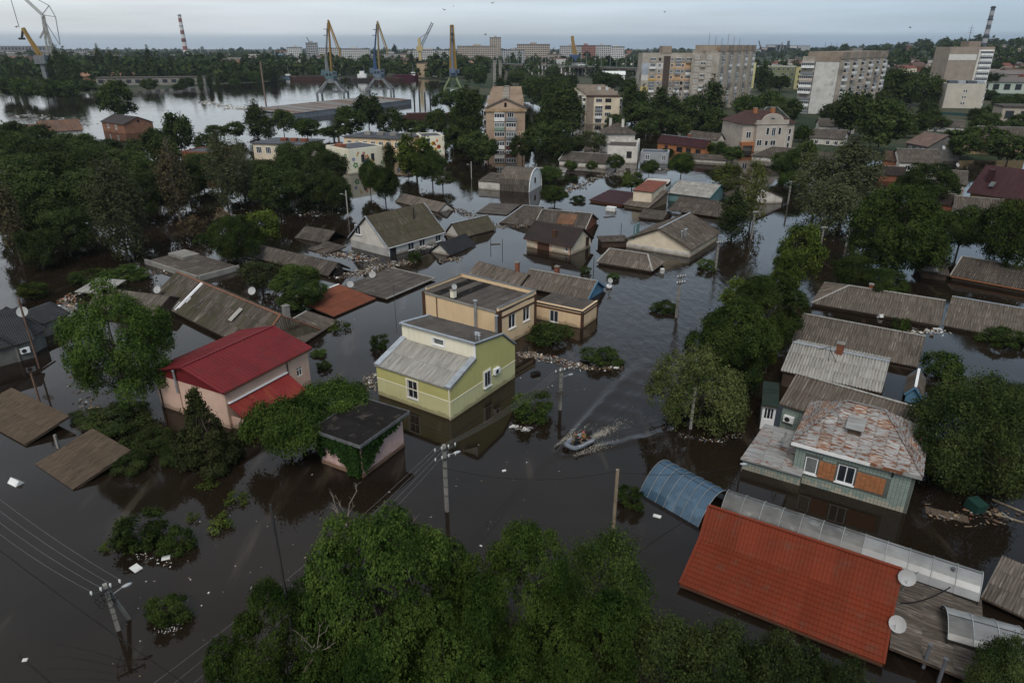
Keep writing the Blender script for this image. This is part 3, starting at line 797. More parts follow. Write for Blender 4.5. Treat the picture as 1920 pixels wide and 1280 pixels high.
def land_height(X, Y):
 X = np.asarray(X, float); Y = np.asarray(Y, float)
 a = X / np.maximum(Y, 1.)
 pts_a = [-9, -.62, -.52, -.40, -.34, -.30, -.15, -.09, -.06, .0, .06, .16, .33, .42, 9]
 pts_d = [470, 470, 500, 600, 640, 720, 740, 620, 480, 430, 330, 300, 215, 185, 185]
 bank = np.interp(a, pts_a, pts_d)
 z = -3.2 + 3.75 * sm(bank - 12, bank + 22, Y)
 z = z + 2.2 * sm(900, 2500, Y)
 z = z + 26. * sm(420, 1500, Y) * sm(.30, .66, a) + 3. * sm(230, 420, Y) * sm(.35, .6, a)
 z = z - 5. * sm(4000, 9000, Y)
 return z
def zland(x, y): return float(max(0., land_height(x, y)))
def build_ground():
 ang = np.linspace(-1.25, 1.25, 181); d = np.concatenate([[8, 30, 60, 90], np.geomspace(110, 9500, 130)])
 A, D = np.meshgrid(ang, d); X, Y = D * np.sin(A), D * np.cos(A)
 Z = land_height(X, Y)
 n, m = A.shape
 v = np.stack([X, Y, Z], -1).reshape(-1, 3)
 f = [(i * m + j, i * m + j + 1, (i + 1) * m + j + 1, (i + 1) * m + j) for i in range(n - 1) for j in range(m - 1)]
 me = bpy.data.meshes.new('ground'); me.from_pydata(v.tolist(), [], f)
 me.materials.append(mat('soil_and_scrub', (.042, .052, .026), (.075, .066, .045), rough=1, scale=.03, detail=8, rnd=0, third=((.022, .034, .016), .011, .45, .6)))
 me.polygons.foreach_set('use_smooth', [True] * len(me.polygons))
 setting('ground', me)
build_ground()
def water_material():
 m = bpy.data.materials.new('flood_water'); m.use_nodes = True
 n, l = m.node_tree.nodes, m.node_tree.links
 p = n['Principled BSDF']
 p.inputs['IOR'].default_value = 1.333; p.inputs['Roughness'].default_value = .03
 g = n.new('ShaderNodeNewGeometry')
 def noise(sc, det, scale=(1, 1, 1), rot=0):
  mp_ = n.new('ShaderNodeMapping'); mp_.inputs['Scale'].default_value = scale; mp_.inputs['Rotation'].default_value = (0, 0, rot)
  l.new(g.outputs['Position'], mp_.inputs['Vector'])
  q = n.new('ShaderNodeTexNoise'); q.inputs['Scale'].default_value = sc; q.inputs['Detail'].default_value = det
  l.new(mp_.outputs[0], q.inputs['Vector']); return q.outputs['Fac']
 def mr(v, a, b, c, d):
  q = n.new('ShaderNodeMapRange'); q.interpolation_type = 'SMOOTHSTEP'
  for i, x in enumerate((a, b, c, d)): q.inputs[i + 1].default_value = x
  l.new(v, q.inputs[0]); return q.outputs[0]
 def mth(op, a, b):
  q = n.new('ShaderNodeMath'); q.operation = op
  for i, x in enumerate((a, b)):
   if isinstance(x, (int, float)): q.inputs[i].default_value = x
   else: l.new(x, q.inputs[i])
  return q.outputs[0]
 silt = noise(.07, 5)
 mx = n.new('ShaderNodeMix'); mx.data_type = 'RGBA'; l.new(mr(silt, .35, .65, 0, 1), mx.inputs['Factor'])
 mx.inputs['A'].default_value = (.0105, .0072, .0047, 1); mx.inputs['B'].default_value = (.0155, .0105, .0068, 1)
 fm = n.new('ShaderNodeMix'); fm.data_type = 'RGBA'; fm.inputs['B'].default_value = (.060, .048, .034, 1)      # drifting scum and silt streaks
 film = mr(noise(.55, 6, (1, .16, 1), .6), .58, .74, 0, .55); l.new(film, fm.inputs['Factor']); l.new(mx.outputs['Result'], fm.inputs['A'])
 l.new(fm.outputs['Result'], p.inputs['Base Color']); l.new(mr(noise(.3, 4, (1, .3, 1), .6), .45, .65, .02, .09), p.inputs['Roughness'])
 # wind ripples on the open street and the river, still water between the houses
 sepx = n.new('ShaderNodeSeparateXYZ'); l.new(g.outputs['Position'], sepx.inputs[0])
 ex = mth('SUBTRACT', sepx.outputs[0], mth('MULTIPLY', sepx.outputs[1], .22))      # distance from the line of the street
 street = mth('MULTIPLY', mth('MULTIPLY', mr(ex, -12, -2, 0, 1), mr(ex, 6, 16, 1, 0)), mr(sepx.outputs[1], 52, 66, 0, 1))
 street = mth('MULTIPLY', street, mr(sepx.outputs[1], 150, 190, 1, .0))
 river = mr(sepx.outputs[1], 240, 330, 0, .16)
 patch = mr(noise(.045, 3), .50, .66, .0, .10)
 k = mth('ADD', mth('ADD', mth('MULTIPLY', street, .6), river), mth('ADD', patch, .015))
 w1 = noise(1.25, 3, (1, .42, 1), .55); w2 = noise(4.0, 2, (1, .55, 1), -.3); w3 = noise(.22, 2)
 hh = mth('ADD', mth('ADD', mth('MULTIPLY', w1, 1.0), mth('MULTIPLY', w2, .22)), mth('MULTIPLY', w3, .6))
 b = n.new('ShaderNodeBump'); b.inputs['Distance'].default_value = .30
 l.new(hh, b.inputs['Height']); l.new(mth('MULTIPLY', k, .36), b.inputs['Strength']); l.new(b.outputs[0], p.inputs['Normal'])
 return m
WATER = water_material()
mb = MB()
mb.face([(-9000, -60, 0), (9000, -60, 0), (9000, 9300, 0), (-9000, 9300, 0)])
setting('water', mb.mesh('water', WATER))
HAZE_DENSITY = 0.00006
hz = MB(); hz.box(-9600, -120, -10, 9600, 9700, 135)
hm = bpy.data.materials.new('haze'); hm.use_nodes = True
hn, hl_ = hm.node_tree.nodes, hm.node_tree.links
hn.remove(hn['Principled BSDF'])
pv = hn.new('ShaderNodeVolumePrincipled'); pv.inputs['Color'].default_value = (.72, .82, .95, 1)
pv.inputs['Density'].default_value = HAZE_DENSITY; pv.inputs['Anisotropy'].default_value = .2
hl_.new(pv.outputs[0], hn['Material Output'].inputs['Volume'])
ho = obj('haze', (hz, hm)); ho['kind'] = 'stuff'
# far woods: too many trunks to count, one mass between the river and the horizon
def far_woods():
 rng = np.random.default_rng(5)
 N = 14000
 inv = rng.uniform(1 / 5200., 1 / 640., N); Y = 1 / inv; a = rng.uniform(-.92, .92, N); X = a * Y
 z = land_height(X, Y)
 clump = np.sin(X * .011 + 1.3) * np.sin(Y * .006 + X * .004) + rng.normal(size=N) * .55
 keep = (z > .3) & (clump > -.45)
 keep &= ~((a > -.30) & (a < .17) & (Y > 1250) & (Y < 1500))          # the housing estate stands here
 keep &= ~((a > -.09) & (a < .2) & (Y < 700))
 keep &= ~((a > .40) & (Y < 760))
 keep &= ~((a > .22) & (a < .40) & (Y < 900))
 keep &= ~((a > .30) & (Y < 1700) & (rng.random(N) < .72)); keep &= ~((a < .3) & (Y > 800) & (rng.random(N) < .25))
 X, Y, z, a = X[keep], Y[keep], z[keep], a[keep]; n = len(X)
 h = rng.uniform(7, 15, n); h[rng.random(n) < .12] *= 1.4; w = h * rng.uniform(.30, .75, n)
 w = np.where(Y > 1500, w * 1.5, w)
 per = 34
 d = unit(rng.normal(size=(n, per, 3)))
 d[:, :, 2] = np.abs(d[:, :, 2]) * 1.6 - .6; d = unit(d)
 rr = (.72 + .36 * rng.random((n, per, 1)))
 C = np.stack([X, Y, z + h * .52], -1)[:, None, :]
 S = np.stack([w / 2, w / 2, h * .52], -1)[:, None, :]
 P = (C + d * S * rr).reshape(-1, 3)
 Nn = (d * .7 + np.array([0, 0, .45]) + rng.normal(size=d.shape) * .4).reshape(-1, 3)
 size = np.repeat((w * .42)[:, None], per, 1).reshape(-1, 1)
 V = cards(P, Nn, size, rng, aspect=1.25)
 o = obj('far_woods', np_quads('far_woods', V, BROAD_DARK)); o['kind'] = 'stuff'
far_woods()
def solve(h, px, py, y=0.):
 """(x, z) where the line of sight through an image point meets the house's own plane y = const"""
 o = h.world(0, y); u = h.world(1, y) - o; n = u.cross(Z3)
 d = Vector(ray(px, py)); c0 = Vector((0, 0, CAMH)); t = (o - c0).dot(n) / d.dot(n); p = c0 + d * t
 return (p - o).dot(u), p.z
def wops(h, k, lst):
 """openings from image points of their lower left corner"""
 out = []
 for px, py, w, hh, st in lst:
  u, z = h.uz(k, px, py); out.append((u, z, w, hh, st))
 return out
def quick(name, label, A, B, ze, zr, R1, R2, sheet=None, wall=None, C=None, W=None, oh=.25, deck=None, hips='', ops=None, group=None, cat='house',
          kind='zig', n=4, amp=.06, sw=1.05, shh=1.7, cap=None, z0=-1.2, lift=.03, jit=.012, skip=0., verge=None, base_z=0., sname='roof_sheet'):
 """a ridged house from its near eave A-B and its ridge R1-R2 (image points)"""
 if C is None and W is None:
  a, b, r = G(*A, ze), G(*B, ze), G(*R1, zr); ex = (b - a).normalized(); W = min(max(2 * (r - a).dot(Z3.cross(ex)), 4.2), 11.5)
 h = House(name, label, A, B, C or A, ze, oh, cat, group, W=W)
 sheet = sheet or SLATE
 x1 = max(0, solve(h, *R1)[0] + h.L / 2) if 'l' in hips else 0; x2 = max(0, h.L / 2 - solve(h, *R2)[0]) if 'r' in hips else 0
 x1, x2 = min(x1, h.L * .45), min(x2, h.L * .45)
 h.zr, h.x1, h.x2 = zr, -h.L / 2 + x1, h.L / 2 - x2
 pl = h.hip_planes(zr, x1, x2) if (x1 or x2) else h.gable_planes(zr)
 h.roof(pl, deck or WOOD, sheet, sw, shh, kind, n, amp, lift=lift, jit=jit, skip=skip, name=sname)
 if cap: h.ridge([(h.x1, 0, zr), (h.x2, 0, zr)], cap)
 if cap and x1: h.ridge([(-h.L / 2, -h.W / 2, ze), (h.x1, 0, zr), (-h.L / 2, h.W / 2, ze)], cap)
 if cap and x2: h.ridge([(h.L / 2, -h.W / 2, ze), (h.x2, 0, zr), (h.L / 2, h.W / 2, ze)], cap)
 if wall:
  h.walls(wall, {k: wops(h, k, v) for k, v in (ops or {}).items()}, z1=ze - .08, z0=z0, gables=(zr - .05, 0) if not (x1 or x2) else None)
 if verge:
  for sx in (-1, 1):
   if (sx < 0 and x1) or (sx > 0 and x2): continue
   x = sx * (h.L / 2 + .02)
   h.verge([((x, -h.W / 2, ze), (x, 0, zr)), ((x, h.W / 2, ze), (x, 0, zr))], verge)
 return h
def slope(name, label, A, B, C, za, zb, sheet, kind='zig', n=4, amp=.06, w=1.05, hh=1.7, cat='roof', deck=None, wall=None, group=None, verge=None, lift=.03, W=None, sname='roof_sheet', th=.07, **k):
 """a single-pitch roof: low edge A-B at za, the opposite edge at zb"""
 h = House(name, label, A, B, C, za, 0, cat, group, W=W)
 if h.W > 9: h.root.location -= Vector((-math.sin(h.rz), math.cos(h.rz), 0)) * (h.W - 9) / 2; h.W = 9; h.ctr = h.root.location.copy()
 r = zb - za
 pl = [((-h.L / 2, -h.W / 2, za), X3, (0, h.W, r), [(0, 0), (h.L, 0), (h.L, math.hypot(h.W, r)), (0, math.hypot(h.W, r))])]
 h.roof(pl, deck or WOOD, sheet, w, hh, kind, n, amp, lift=lift, name=sname, **k)
 if wall:
  mb = MB(); L, W_ = h.L / 2 - .25, h.W / 2 - .2
  zf = lambda y: za + (y + h.W / 2) / h.W * r - .09
  for p in (((-L, -W_), (L, -W_)), ((L, -W_), (L, W_)), ((L, W_), (-L, W_)), ((-L, W_), (-L, -W_))):
   (xa, ya), (xb, yb) = p; mb.face([(xa, ya, -1.5), (xb, yb, -1.5), (xb, yb, zf(yb)), (xa, ya, zf(ya))])
  obj('wall', (mb, wall), h.root)
 if verge:
  s = h.L / 2; y = h.W / 2
  segs = {'b': ((-s, y, zb), (s, y, zb)), 'l': ((-s, -y, za), (-s, y, zb)), 'r': ((s, -y, za), (s, y, zb)), 'f': ((-s, -y, za), (s, -y, za))}
  h.verge([segs[q] for q in verge[0]], verge[1], w=.24)
 return h
h = House('house', 'pink rendered house with a red ribbed metal gable roof and a red lean-to porch', (419, 738), (584, 653), (291, 689), 3.6, .3)
zr = 4.95
h.roof(h.gable_planes(zr), ROOF_RED, ROOF_RED, 1.15, 2.6, 'rib', 3, .06, lift=.012, jit=.002)
h.ridge([(-h.L / 2, 0, zr), (h.L / 2, 0, zr)], ROOF_RED, .1)
h.verge([((sx * (h.L / 2 + .02), sy * h.W / 2, 3.6), (sx * (h.L / 2 + .02), 0, zr)) for sx in (-1, 1) for sy in (-1, 1)], ROOF_RED)
h.walls(PLASTER_PINK, {'f': wops(h, 'f', [(558, 707, .7, .9, 'old')])}, z1=3.5)
mb = MB(); x = -h.l / 2 - .03
mb.prism([(-h.w / 2, 3.3), (h.w / 2, 3.3), (h.w / 2, 3.52), (0, zr - .08), (-h.w / 2, 3.52)], (x, 0, 0), Y3, Z3, (.05, 0, 0)); obj('gable_cladding', (mb, ROOF_RED), h.root)
gutter(h, 'f', BROWN_TRIM)
px_, pz_ = h.uz('l', 333, 715)
downpipe(h, 'l', px_, -1.5, 3.2, PLASTER_PINK); flue(h.root, -h.l / 2 - .2, h.w / 2 - px_, 2.2, 4.3, .10, STEEL)
downpipe(h, 'l', .45, -1.5, 3.3, DARK_METAL)
downpipe(h, 'f', h.l * .72, 1.9, 3.5, DARK_METAL)
# porch roof
y0 = -h.w / 2; xa = solve(h, 426, 751, y0)[0]; xb = solve(h, 537, 697, y0)[0]
mb = MB()
d = [((xa, y0 - 2.2, 1.05), X3, (0, 2.2, 1.25), [(0, 0), (xb - xa, 0), (xb - xa, 2.53), (0, 2.53)])]
pr = h.deck(d, ROOF_RED_RUST, 'porch_roof')
sheets(pr, *d[0], 1.0, 2.6, ROOF_RED_RUST, 'rib', 3, .05, lift=.01, jit=.002)
mb = MB(); mb.beam((xa, y0 - .12, 2.42), (xb, y0 - .12, 2.42), .25, .07); obj('flashing', (mb, PVC), pr)
for q in (xa + .1, xb - .2):
 mb = MB(); mb.box(q, y0 - 1.9, -1.5, q + .12, y0 - .01, 1.1); obj('porch_wall', (mb, PLASTER_PINK), h.root)
for xx in (xa + .15, xb - .15, (xa + xb) / 2):
 mb = MB(); mb.cbox((xx, y0 - 2.0, -.3), (.14, .14, 2.6)); obj('post', (mb, BROWN_TRIM), h.root)
PINK = h
h = House('outbuilding', 'small pale pink outbuilding draped in ivy under a black tarred flat roof', (581, 805), (675, 837), (767, 771), 3.1, .45)
h.flat_roof(TAR, th=.22)
mb = MB(); L, W = h.L / 2 + .01, h.W / 2 + .01
for b in ((-L, -W, L, -W + .05), (-L, W - .05, L, W), (-L, -W + .05, -L + .05, W - .05), (L - .05, -W + .05, L, W - .05)): mb.box(b[0], b[1], 2.9, b[2], b[3], 3.17)
obj('edge_flashing', (mb, mat('dull_zinc', (.15, .155, .16), (.09, .09, .09), scale=2)), h.deck_o)
for k in range(5):   # overlapping tar strips
 mb = MB(); yy = -h.W / 2 + .12 + k * (h.W - .24) / 5
 mb.idx([(-h.L / 2 + .1, yy, 3.104), (h.L / 2 - .1, yy, 3.104), (h.L / 2 - .1, yy + (h.W - .24) / 5 + .05, 3.13), (-h.L / 2 + .1, yy + (h.W - .24) / 5 + .05, 3.13)], [(0, 1, 2, 3)])
 obj('tar_strip', (mb, TAR), h.deck_o)
h.walls(PLASTER_ROSE, {'r': [(1.7, 1.6, .7, .55, 'dark')]}, z1=2.86)
for k in 'fr':
 ln = h.side(k)[2]; side_quad(h, k, -.04, -1, ln + .04, .28, .06, mat('brown_plinth', (.21, .13, .09), (.15, .09, .065)), 'plinth')
def ivy_mesh(h, seed, n, fn, size=.16, thick=.35):
 rng = np.random.default_rng(seed); P, N = [], []
 while len(P) < n:
  k = 'f' if rng.random() < .6 else 'r'
  o, u, ln = h.side(k); a = rng.random() * ln; z = rng.random() * 3.0
  if not fn(k, a / ln, z, rng): continue
  nn = u.cross(Z3); p = Vector(o) + u * a + Z3 * z + nn * (rng.random() * thick + .02)
  P.append(p); N.append(nn * .8 + Z3 * .5 + Vector(rng.normal(size=3) * .4))
 return np_quads('ivy', cards(np.array(P), np.array(N), size, rng, 1.2), IVY)
def ivy_fn(k, a, z, rng):
 w = .35 * math.sin(a * 14 + 1) + .25 * math.sin(a * 31)
 if k == 'f':
  lim = 2.0 - 2.1 * max(0, a - .28) ** .7 + w * .7 if a > .12 else 2.3
  if .45 < a < .62 and z < 1.0 + w: return False
  if a > .72: lim = .05 + .3 * w
  if a < .13: return z > .9 and rng.random() < .55
  return z > lim
 if a < .32: return z > .2 + 4.6 * a + .5 * w
 return z > 1.9 + 1.2 * (a - .32) + .25 * w
t = tag(obj('ivy', ivy_mesh(h, 3, 6500, ivy_fn, .15, .45), None, Matrix.Translation((h.ctr.x, h.ctr.y, 0)) @ Matrix.Rotation(h.rz, 4, 'Z')),
  'green ivy trailing down the walls of the small pale pink outbuilding', 'ivy')
IVYH = h
h = House('house', 'olive green house with a pale raised storey and a grey corrugated lower roof', (705, 683), (844, 728), (966, 646), 3.1, .0, W=10.1)
L, W = h.L, h.W; y = lambda v: v - W / 2
prof = [(0, 3.1), (3.72, 4.45), (3.72, 5.9), (7.9, 5.35), (10.1, 3.52)]
ops = {'f': [(3.75, .86, 1.15, 1.75, 'grille')]}
mb = MB(); mu = MB()
wall_rect(mb, (-L / 2, -W / 2, 0), X3, L, -2.2, 1.78, [(3.75, .86, 1.15, .92)])
wall_rect(mu, (-L / 2, -W / 2, 0), X3, L, 1.78, 3.05, [(3.75, 1.78, 1.15, .83)])
for sx in (1, -1):
 x = sx * L / 2
 lo_ = [(x, y(0), -2.2), (x, y(W), -2.2), (x, y(W), 1.84), (x, y(0), 1.78)]
 up_ = [(x, y(0), 1.78), (x, y(W), 1.84), (x, y(W), 3.45), (x, y(7.9), 5.28), (x, y(3.72), 5.83), (x, y(3.72), 4.4), (x, y(0), 3.05)]
 mb.face(lo_ if sx > 0 else lo_[::-1]); mu.face(up_ if sx > 0 else up_[::-1])
mb.face([(L / 2, W / 2, -2.2), (-L / 2, W / 2, -2.2), (-L / 2, W / 2, 1.84), (L / 2, W / 2, 1.84)]); mu.face([(L / 2, W / 2, 1.84), (-L / 2, W / 2, 1.84), (-L / 2, W / 2, 3.45), (L / 2, W / 2, 3.45)])
obj('lower_wall', (mb, PLASTER_LIME), h.root); obj('upper_wall', (mu, PLASTER_GREEN), h.root)
for k, za, zb in (('f', 1.72, 1.72), ('r', 1.72, 1.78)):
 o, u, ln = h.side(k); n_ = u.cross(Z3); mb = MB(); mb.obox(Vector(o) + Z3 * za + n_ * .002, u * ln + Z3 * (zb - za), Z3 * .09, n_ * .035); obj('band', (mb, PLASTER_IVORY), h.root)
add_window(h.root, (-L / 2 + 3.75, -W / 2 + .07, .86), X3, 1.15, 1.75, 'grille')
for k, u0, z_, w_, h_ in (('f', 3.75, .86, 1.15, 1.75), ('r', 4.9, 1.05, .95, 1.55)):
 o, u, ln = h.side(k); n_ = u.cross(Z3); P0 = Vector(o) + u * u0 + Z3 * z_ + n_ * .004
 mb = MB()
 for a, b, c, d in ((-.16, -.14, 0, h_ + .28), (w_, -.14, .16, h_ + .28), (0, h_, w_, .14)): mb.obox(P0 + u * a + Z3 * b, u * (c if c else .16), Z3 * d, n_ * .05)
 obj('window_surround', (mb, PLASTER_IVORY), h.root)
h.window('r', 4.9, 1.05, .95, 1.55, 'grille', .06)
ac_unit(h, 'r', 6.75, 2.1, 'white air conditioner on the side wall of the olive green house')
zc = lambda v: 3.1 + 1.35 * v / 3.72
sl = math.hypot(3.72, 1.35); T = (0, 3.72, 1.35)
P1 = [((-L / 2 - .12, y(-.15), 3.05), X3, T, [(0, 0), (L + .24, 0), (L + .24, sl + .1), (0, sl + .1)])]
lr = h.deck(P1, CONCRETE, 'lower_roof')
sheets(lr, (-L / 2 + .45, y(-.15), 3.05), X3, T, [(0, 0), (L - .95, 0), (L - .95, sl), (0, sl)], 1.0, 1.6, SLATE_PALE, 'zig', 4, .06)
for sx in (-1, 1):
 x = sx * (L / 2 - .18); mb = MB(); mb.beam((x, y(-.15), 3.2), (x, y(3.74), 4.6), .62, .05); obj('verge_flashing', (mb, ZINC), lr)
mb = MB(); wall_rect(mb, (-L / 2 + .02, y(3.72), 0), X3, L - .04, 4.3, 5.78, [(3.8, 4.75, 1.25, .62)]); obj('raised_wall', (mb, PLASTER_IVORY), h.root)
add_window(h.root, (-L / 2 + 3.82, y(3.72) + .08, 4.75), X3, 1.25, .62, 'single')
mb = MB()
for a, b, c, d in ((-.14, -.12, .14, .86), (1.25, -.12, .14, .86), (0, .62, 1.25, .12), (0, -.12, 1.25, .12)): mb.obox((-L / 2 + 3.82 + a, y(3.72) - .004, 4.75 + b), (c, 0, 0), (0, 0, d), (0, -.05, 0))
obj('window_surround', (mb, PVC), h.root)
ul = math.hypot(4.28, .55); T2 = (0, 4.28, -.55); bl = math.hypot(2.3, 1.9)
P2 = [((-L / 2 - .1, y(3.62), 5.9), X3, T2, [(0, 0), (L + .2, 0), (L + .2, ul), (0, ul)]), ((-L / 2 - .1, y(7.88), 5.35), X3, (0, 2.3, -1.9), [(0, 0), (L + .2, 0), (L + .2, bl), (0, bl)])]
ur = h.deck(P2, FELT, 'upper_roof')
sheets(ur, *P2[0], 1.15, 4.3, FELT, 'flat', 1, 0, name='felt_strip', jit=.02, lift=.02)
mb = MB(); mb.beam((-L / 2 - .12, y(3.6), 5.98), (L / 2 + .12, y(3.6), 5.98), .26, .12); mb.beam((-L / 2 - .05, y(3.74), 5.98), (-L / 2 - .05, y(7.9), 5.43), .3, .12); mb.beam((L / 2 + .05, y(3.74), 5.98), (L / 2 + .05, y(7.9), 5.43), .2, .12)
mb.beam((L / 2 + .05, y(7.95), 5.42), (L / 2 + .05, y(10.1), 3.65), .16, .12); obj('roof_edge', (mb, ZINC), ur)
for xx in (L / 2 - .55, L / 2 - .22): flue(ur, xx, y(4.6), 5.5, 6.35, .10)
mb = MB(); mb.cbox((L / 2 - 1.6, y(6.2), 5.72), (.55, .3, .08)); obj('roof_hatch', (mb, ZINC), ur)
downpipe(h, 'f', L - .08, -1.5, 3.0, PLASTER_IVORY)
mb = MB(); mb.box(L / 2 - .16, y(3.72) - .05, 4.42, L / 2 + .03, y(3.72) + .003, 5.85); obj('corner_strip', (mb, PVC), h.root)
YEL = h
h = House('house', 'beige house with brown corner strips and a flat felt roof behind a parapet', (792, 545), (935, 584), (1003, 551), 4.3, .0)
h.flat_roof(FELT, 0, th=.3)
for k in range(9):
 mb = MB(); xx = -h.L / 2 + .3 + k * (h.L - .6) / 9; dx = (h.L - .6) / 9
 mb.idx([(xx, -h.W / 2 + .02, 4.304), (xx + dx + .06, -h.W / 2 + .02, 4.335), (xx + dx + .06, h.W / 2 - .3, 4.335), (xx, h.W / 2 - .3, 4.304)], [(0, 1, 2, 3)])
 obj('felt_strip', (mb, TAR if k in (1, 3) else FELT), h.deck_o)
mb = MB(); L, W = h.L / 2, h.W / 2
mb.box(-L, W - .3, 4.302, L, W, 4.75); mb.box(L - .25, -W, 4.302, L, W - .302, 4.65); mb.box(-L, -W + .5, 4.302, -L + .2, W - .302, 4.6)
obj('parapet', (mb, PLASTER_BEIGE), h.deck_o)
mb = MB(); mb.box(-L - .04, W - .34, 4.752, L + .04, W + .04, 4.80); mb.box(L - .29, -W, 4.652, L + .04, W - .342, 4.70); mb.box(-L - .04, -W + .5, 4.602, -L + .24, W - .342, 4.66); obj('parapet_cap', (mb, mat('cap_grey', (.15, .155, .16), (.11, .11, .115))), h.deck_o)
h.walls(PLASTER_BEIGE, {'r': wops(h, 'r', [(954, 618, 1.25, 1.65, 'pvc'), (981, 604, 1.25, 1.65, 'pvc')])}, z1=4.1)
for k, u0, w in (('r', -.05, .5), ('r', h.W - .35, .4), ('f', -.05, .45), ('f', h.L - .28, .33)): side_quad(h, k, u0, -2, u0 + w, 4.35 if k == 'r' else 4.25, .07, BROWN_TRIM, 'corner_strip')
side_quad(h, 'r', .5, 3.35, h.W - .4, 3.55, .06, BROWN_TRIM, 'band')
side_quad(h, 'f', .42, 4.05, h.L - .3, 4.28, .10, CONCRETE, 'eave_board')
downpipe(h, 'f', h.L * .20, -1.5, 4.0, BROWN_TRIM); downpipe(h, 'f', h.L * .97, -1.5, 4.0, DARK_METAL)
fx = solve(h, 892, 590, -h.W / 2 - .15)[0]; flue(h.root, fx, -h.W / 2 - .18, .6, 4.9, .16, STEEL)
cx_, _ = solve(h, 851, 548, -h.W / 2 + .55); c = chimney(h.deck_o, cx_, -h.W / 2 + .45, 4.3, 5.15, .5, PLASTER_IVORY)
dish(849, 541, 0, .36, -150, 'small satellite dish on a cream roof chimney of the beige house', h.world(cx_ + .1, -h.W / 2 + .5, 5.3), mast=.25)
flue(h.root, h.L / 2 - .05, -h.W / 2 - .35, 1.5, 3.9, .16, STEEL)
BEIGE = h
h = House('annexe', 'low beige annexe with brown trim and a felt roof beside the boat channel', (1006, 566), (1093, 584), (1125, 570), 2.1, .0, W=4.0)
h.flat_roof(FELT, 0, th=.2)
for k in range(6):
 mb = MB(); xx = -h.L / 2 + .15 + k * (h.L - .3) / 6; dx = (h.L - .3) / 6
 mb.idx([(xx, -h.W / 2 + .2, 2.104), (xx + dx + .06, -h.W / 2 + .2, 2.13), (xx + dx + .06, h.W / 2 - .1, 2.13), (xx, h.W / 2 - .1, 2.104)], [(0, 1, 2, 3)]); obj('felt_strip', (mb, FELT), h.deck_o)
mb = MB(); mb.box(-h.L / 2, -h.W / 2, 2.102, h.L / 2, -h.W / 2 + .18, 2.22); mb.box(h.L / 2 - .18, -h.W / 2 + .182, 2.102, h.L / 2, h.W / 2, 2.22); obj('kerb', (mb, PLASTER_BEIGE), h.deck_o)
h.walls(PLASTER_BEIGE, {'f': wops(h, 'f', [(1030, 602, 1.15, 1.45, 'pvc')])}, z1=1.88)
for k in 'fr': side_quad(h, k, .0, 1.62, h.side(k)[2], 1.8, .05, BROWN_TRIM, 'band')
for k, u0 in (('f', h.L - .22), ('r', -.06), ('r', h.W - .2)): side_quad(h, k, u0, -2, u0 + .26, 1.88, .07, BROWN_TRIM, 'corner_strip')
h = quick('house', 'white gabled house with a tall moss-streaked slate roof and rubbish along its wall', (727, 465), (835, 435), 1.5, 5.7, (671, 405), (784, 381), SLATE_MOSS, PLASTER_W, C=(640, 449), oh=.3,
          ops={'f': [(732, 482, 1.3, 1.35, 'brownframe'), (766, 470, 1.3, 1.2, 'tall'), (787, 463, 1.3, 1.2, 'tall'), (817, 454, 1.3, 1.2, 'tall')]}, verge=ZINC)
u, z = h.uz('l', 667, 438); h.window('l', u, z, 1.35, 1.5, 'tall')
gutter(h, 'f', WHITE); downpipe(h, 'f', .15, -1.2, 1.45, WHITE)
flue(h.deck_o, solve(h, 776, 410, -1.9)[0], -1.9, 3.4, 5.9, .12, DARK_METAL)
side_quad(h, 'l', .02, -1, h.w - .02, 1.25, .03, mat('grey_wet_render', (.40, .385, .36), (.29, .28, .265), scale=.5), 'render_band')
WH = h
quick('house', 'low white-gabled house with a long mossy slate roof beside the tall white house', (863, 447), (930, 430), .15, 2.3, (846, 421), (905, 407), SLATE_MOSS, PLASTER_W, oh=.2, cap=ZINC)
quick('shed', 'little shed with a black metal tile gable roof half under water', (845, 479), (892, 460), .1, 1.7, (828, 457), (872, 441), ROOF_DARK, PLASTER_W, oh=.2, kind='rib', n=5, sw=1.1, lift=.01, verge=ROOF_DARK)
h = quick('house', 'cream house with a brown metal tile gable roof and a dark garage door', (982, 447), (1072, 464), 1.35, 3.6, (1017, 410), (1108, 423), ROOF_BROWN, PLASTER_C, W=6.8, oh=.35, kind='zig', n=5, amp=.025, sw=1.15, shh=.38, lift=.02, jit=.002,
          ops={'f': [(1059, 471, .55, .85, 'single')]}, verge=ROOF_BROWN, sname='roof_tile_row')
u0 = h.uz('f', 1008, 460)[0]; u1 = h.uz('f', 1030, 460)[0]
side_quad(h, 'f', u0, -2, u1, 1.1, .04, BROWN_TRIM, 'garage_door')
for k in range(4): side_quad(h, 'f', u0 - .45, -1.2 + k * .6, u0 - .05, -1.2 + k * .6 + .45, .05, BRICK_ORANGE if False else mat('salmon_quoin', (.60, .40, .30), (.52, .34, .25)), 'quoin'); side_quad(h, 'f', u1 + .05, -1.2 + k * .6, u1 + .5, -1.2 + k * .6 + .45, .05, MATS['salmon_quoin'], 'quoin'); side_quad(h, 'f', h.l - .5, -1.2 + k * .6, h.l, -1.2 + k * .6 + .45, .05, MATS['salmon_quoin'], 'quoin')
u, z = h.uz('r', 1098, 460); h.window('r', u, z, .85, 1.3, 'brownframe')
cx_, cz_ = solve(h, 1040, 448, -h.W / 2 + 1.2); mb = MB(); mb.box(cx_ - .3, -h.W / 2 + .9, 1.6, cx_ + .3, -h.W / 2 + 1.5, 3.3); obj('chimney', (mb, BROWN_TRIM), h.deck_o)
gutter(h, 'f', BROWN_TRIM); downpipe(h, 'f', h.l - .05, -1.2, 1.2, BROWN_TRIM)
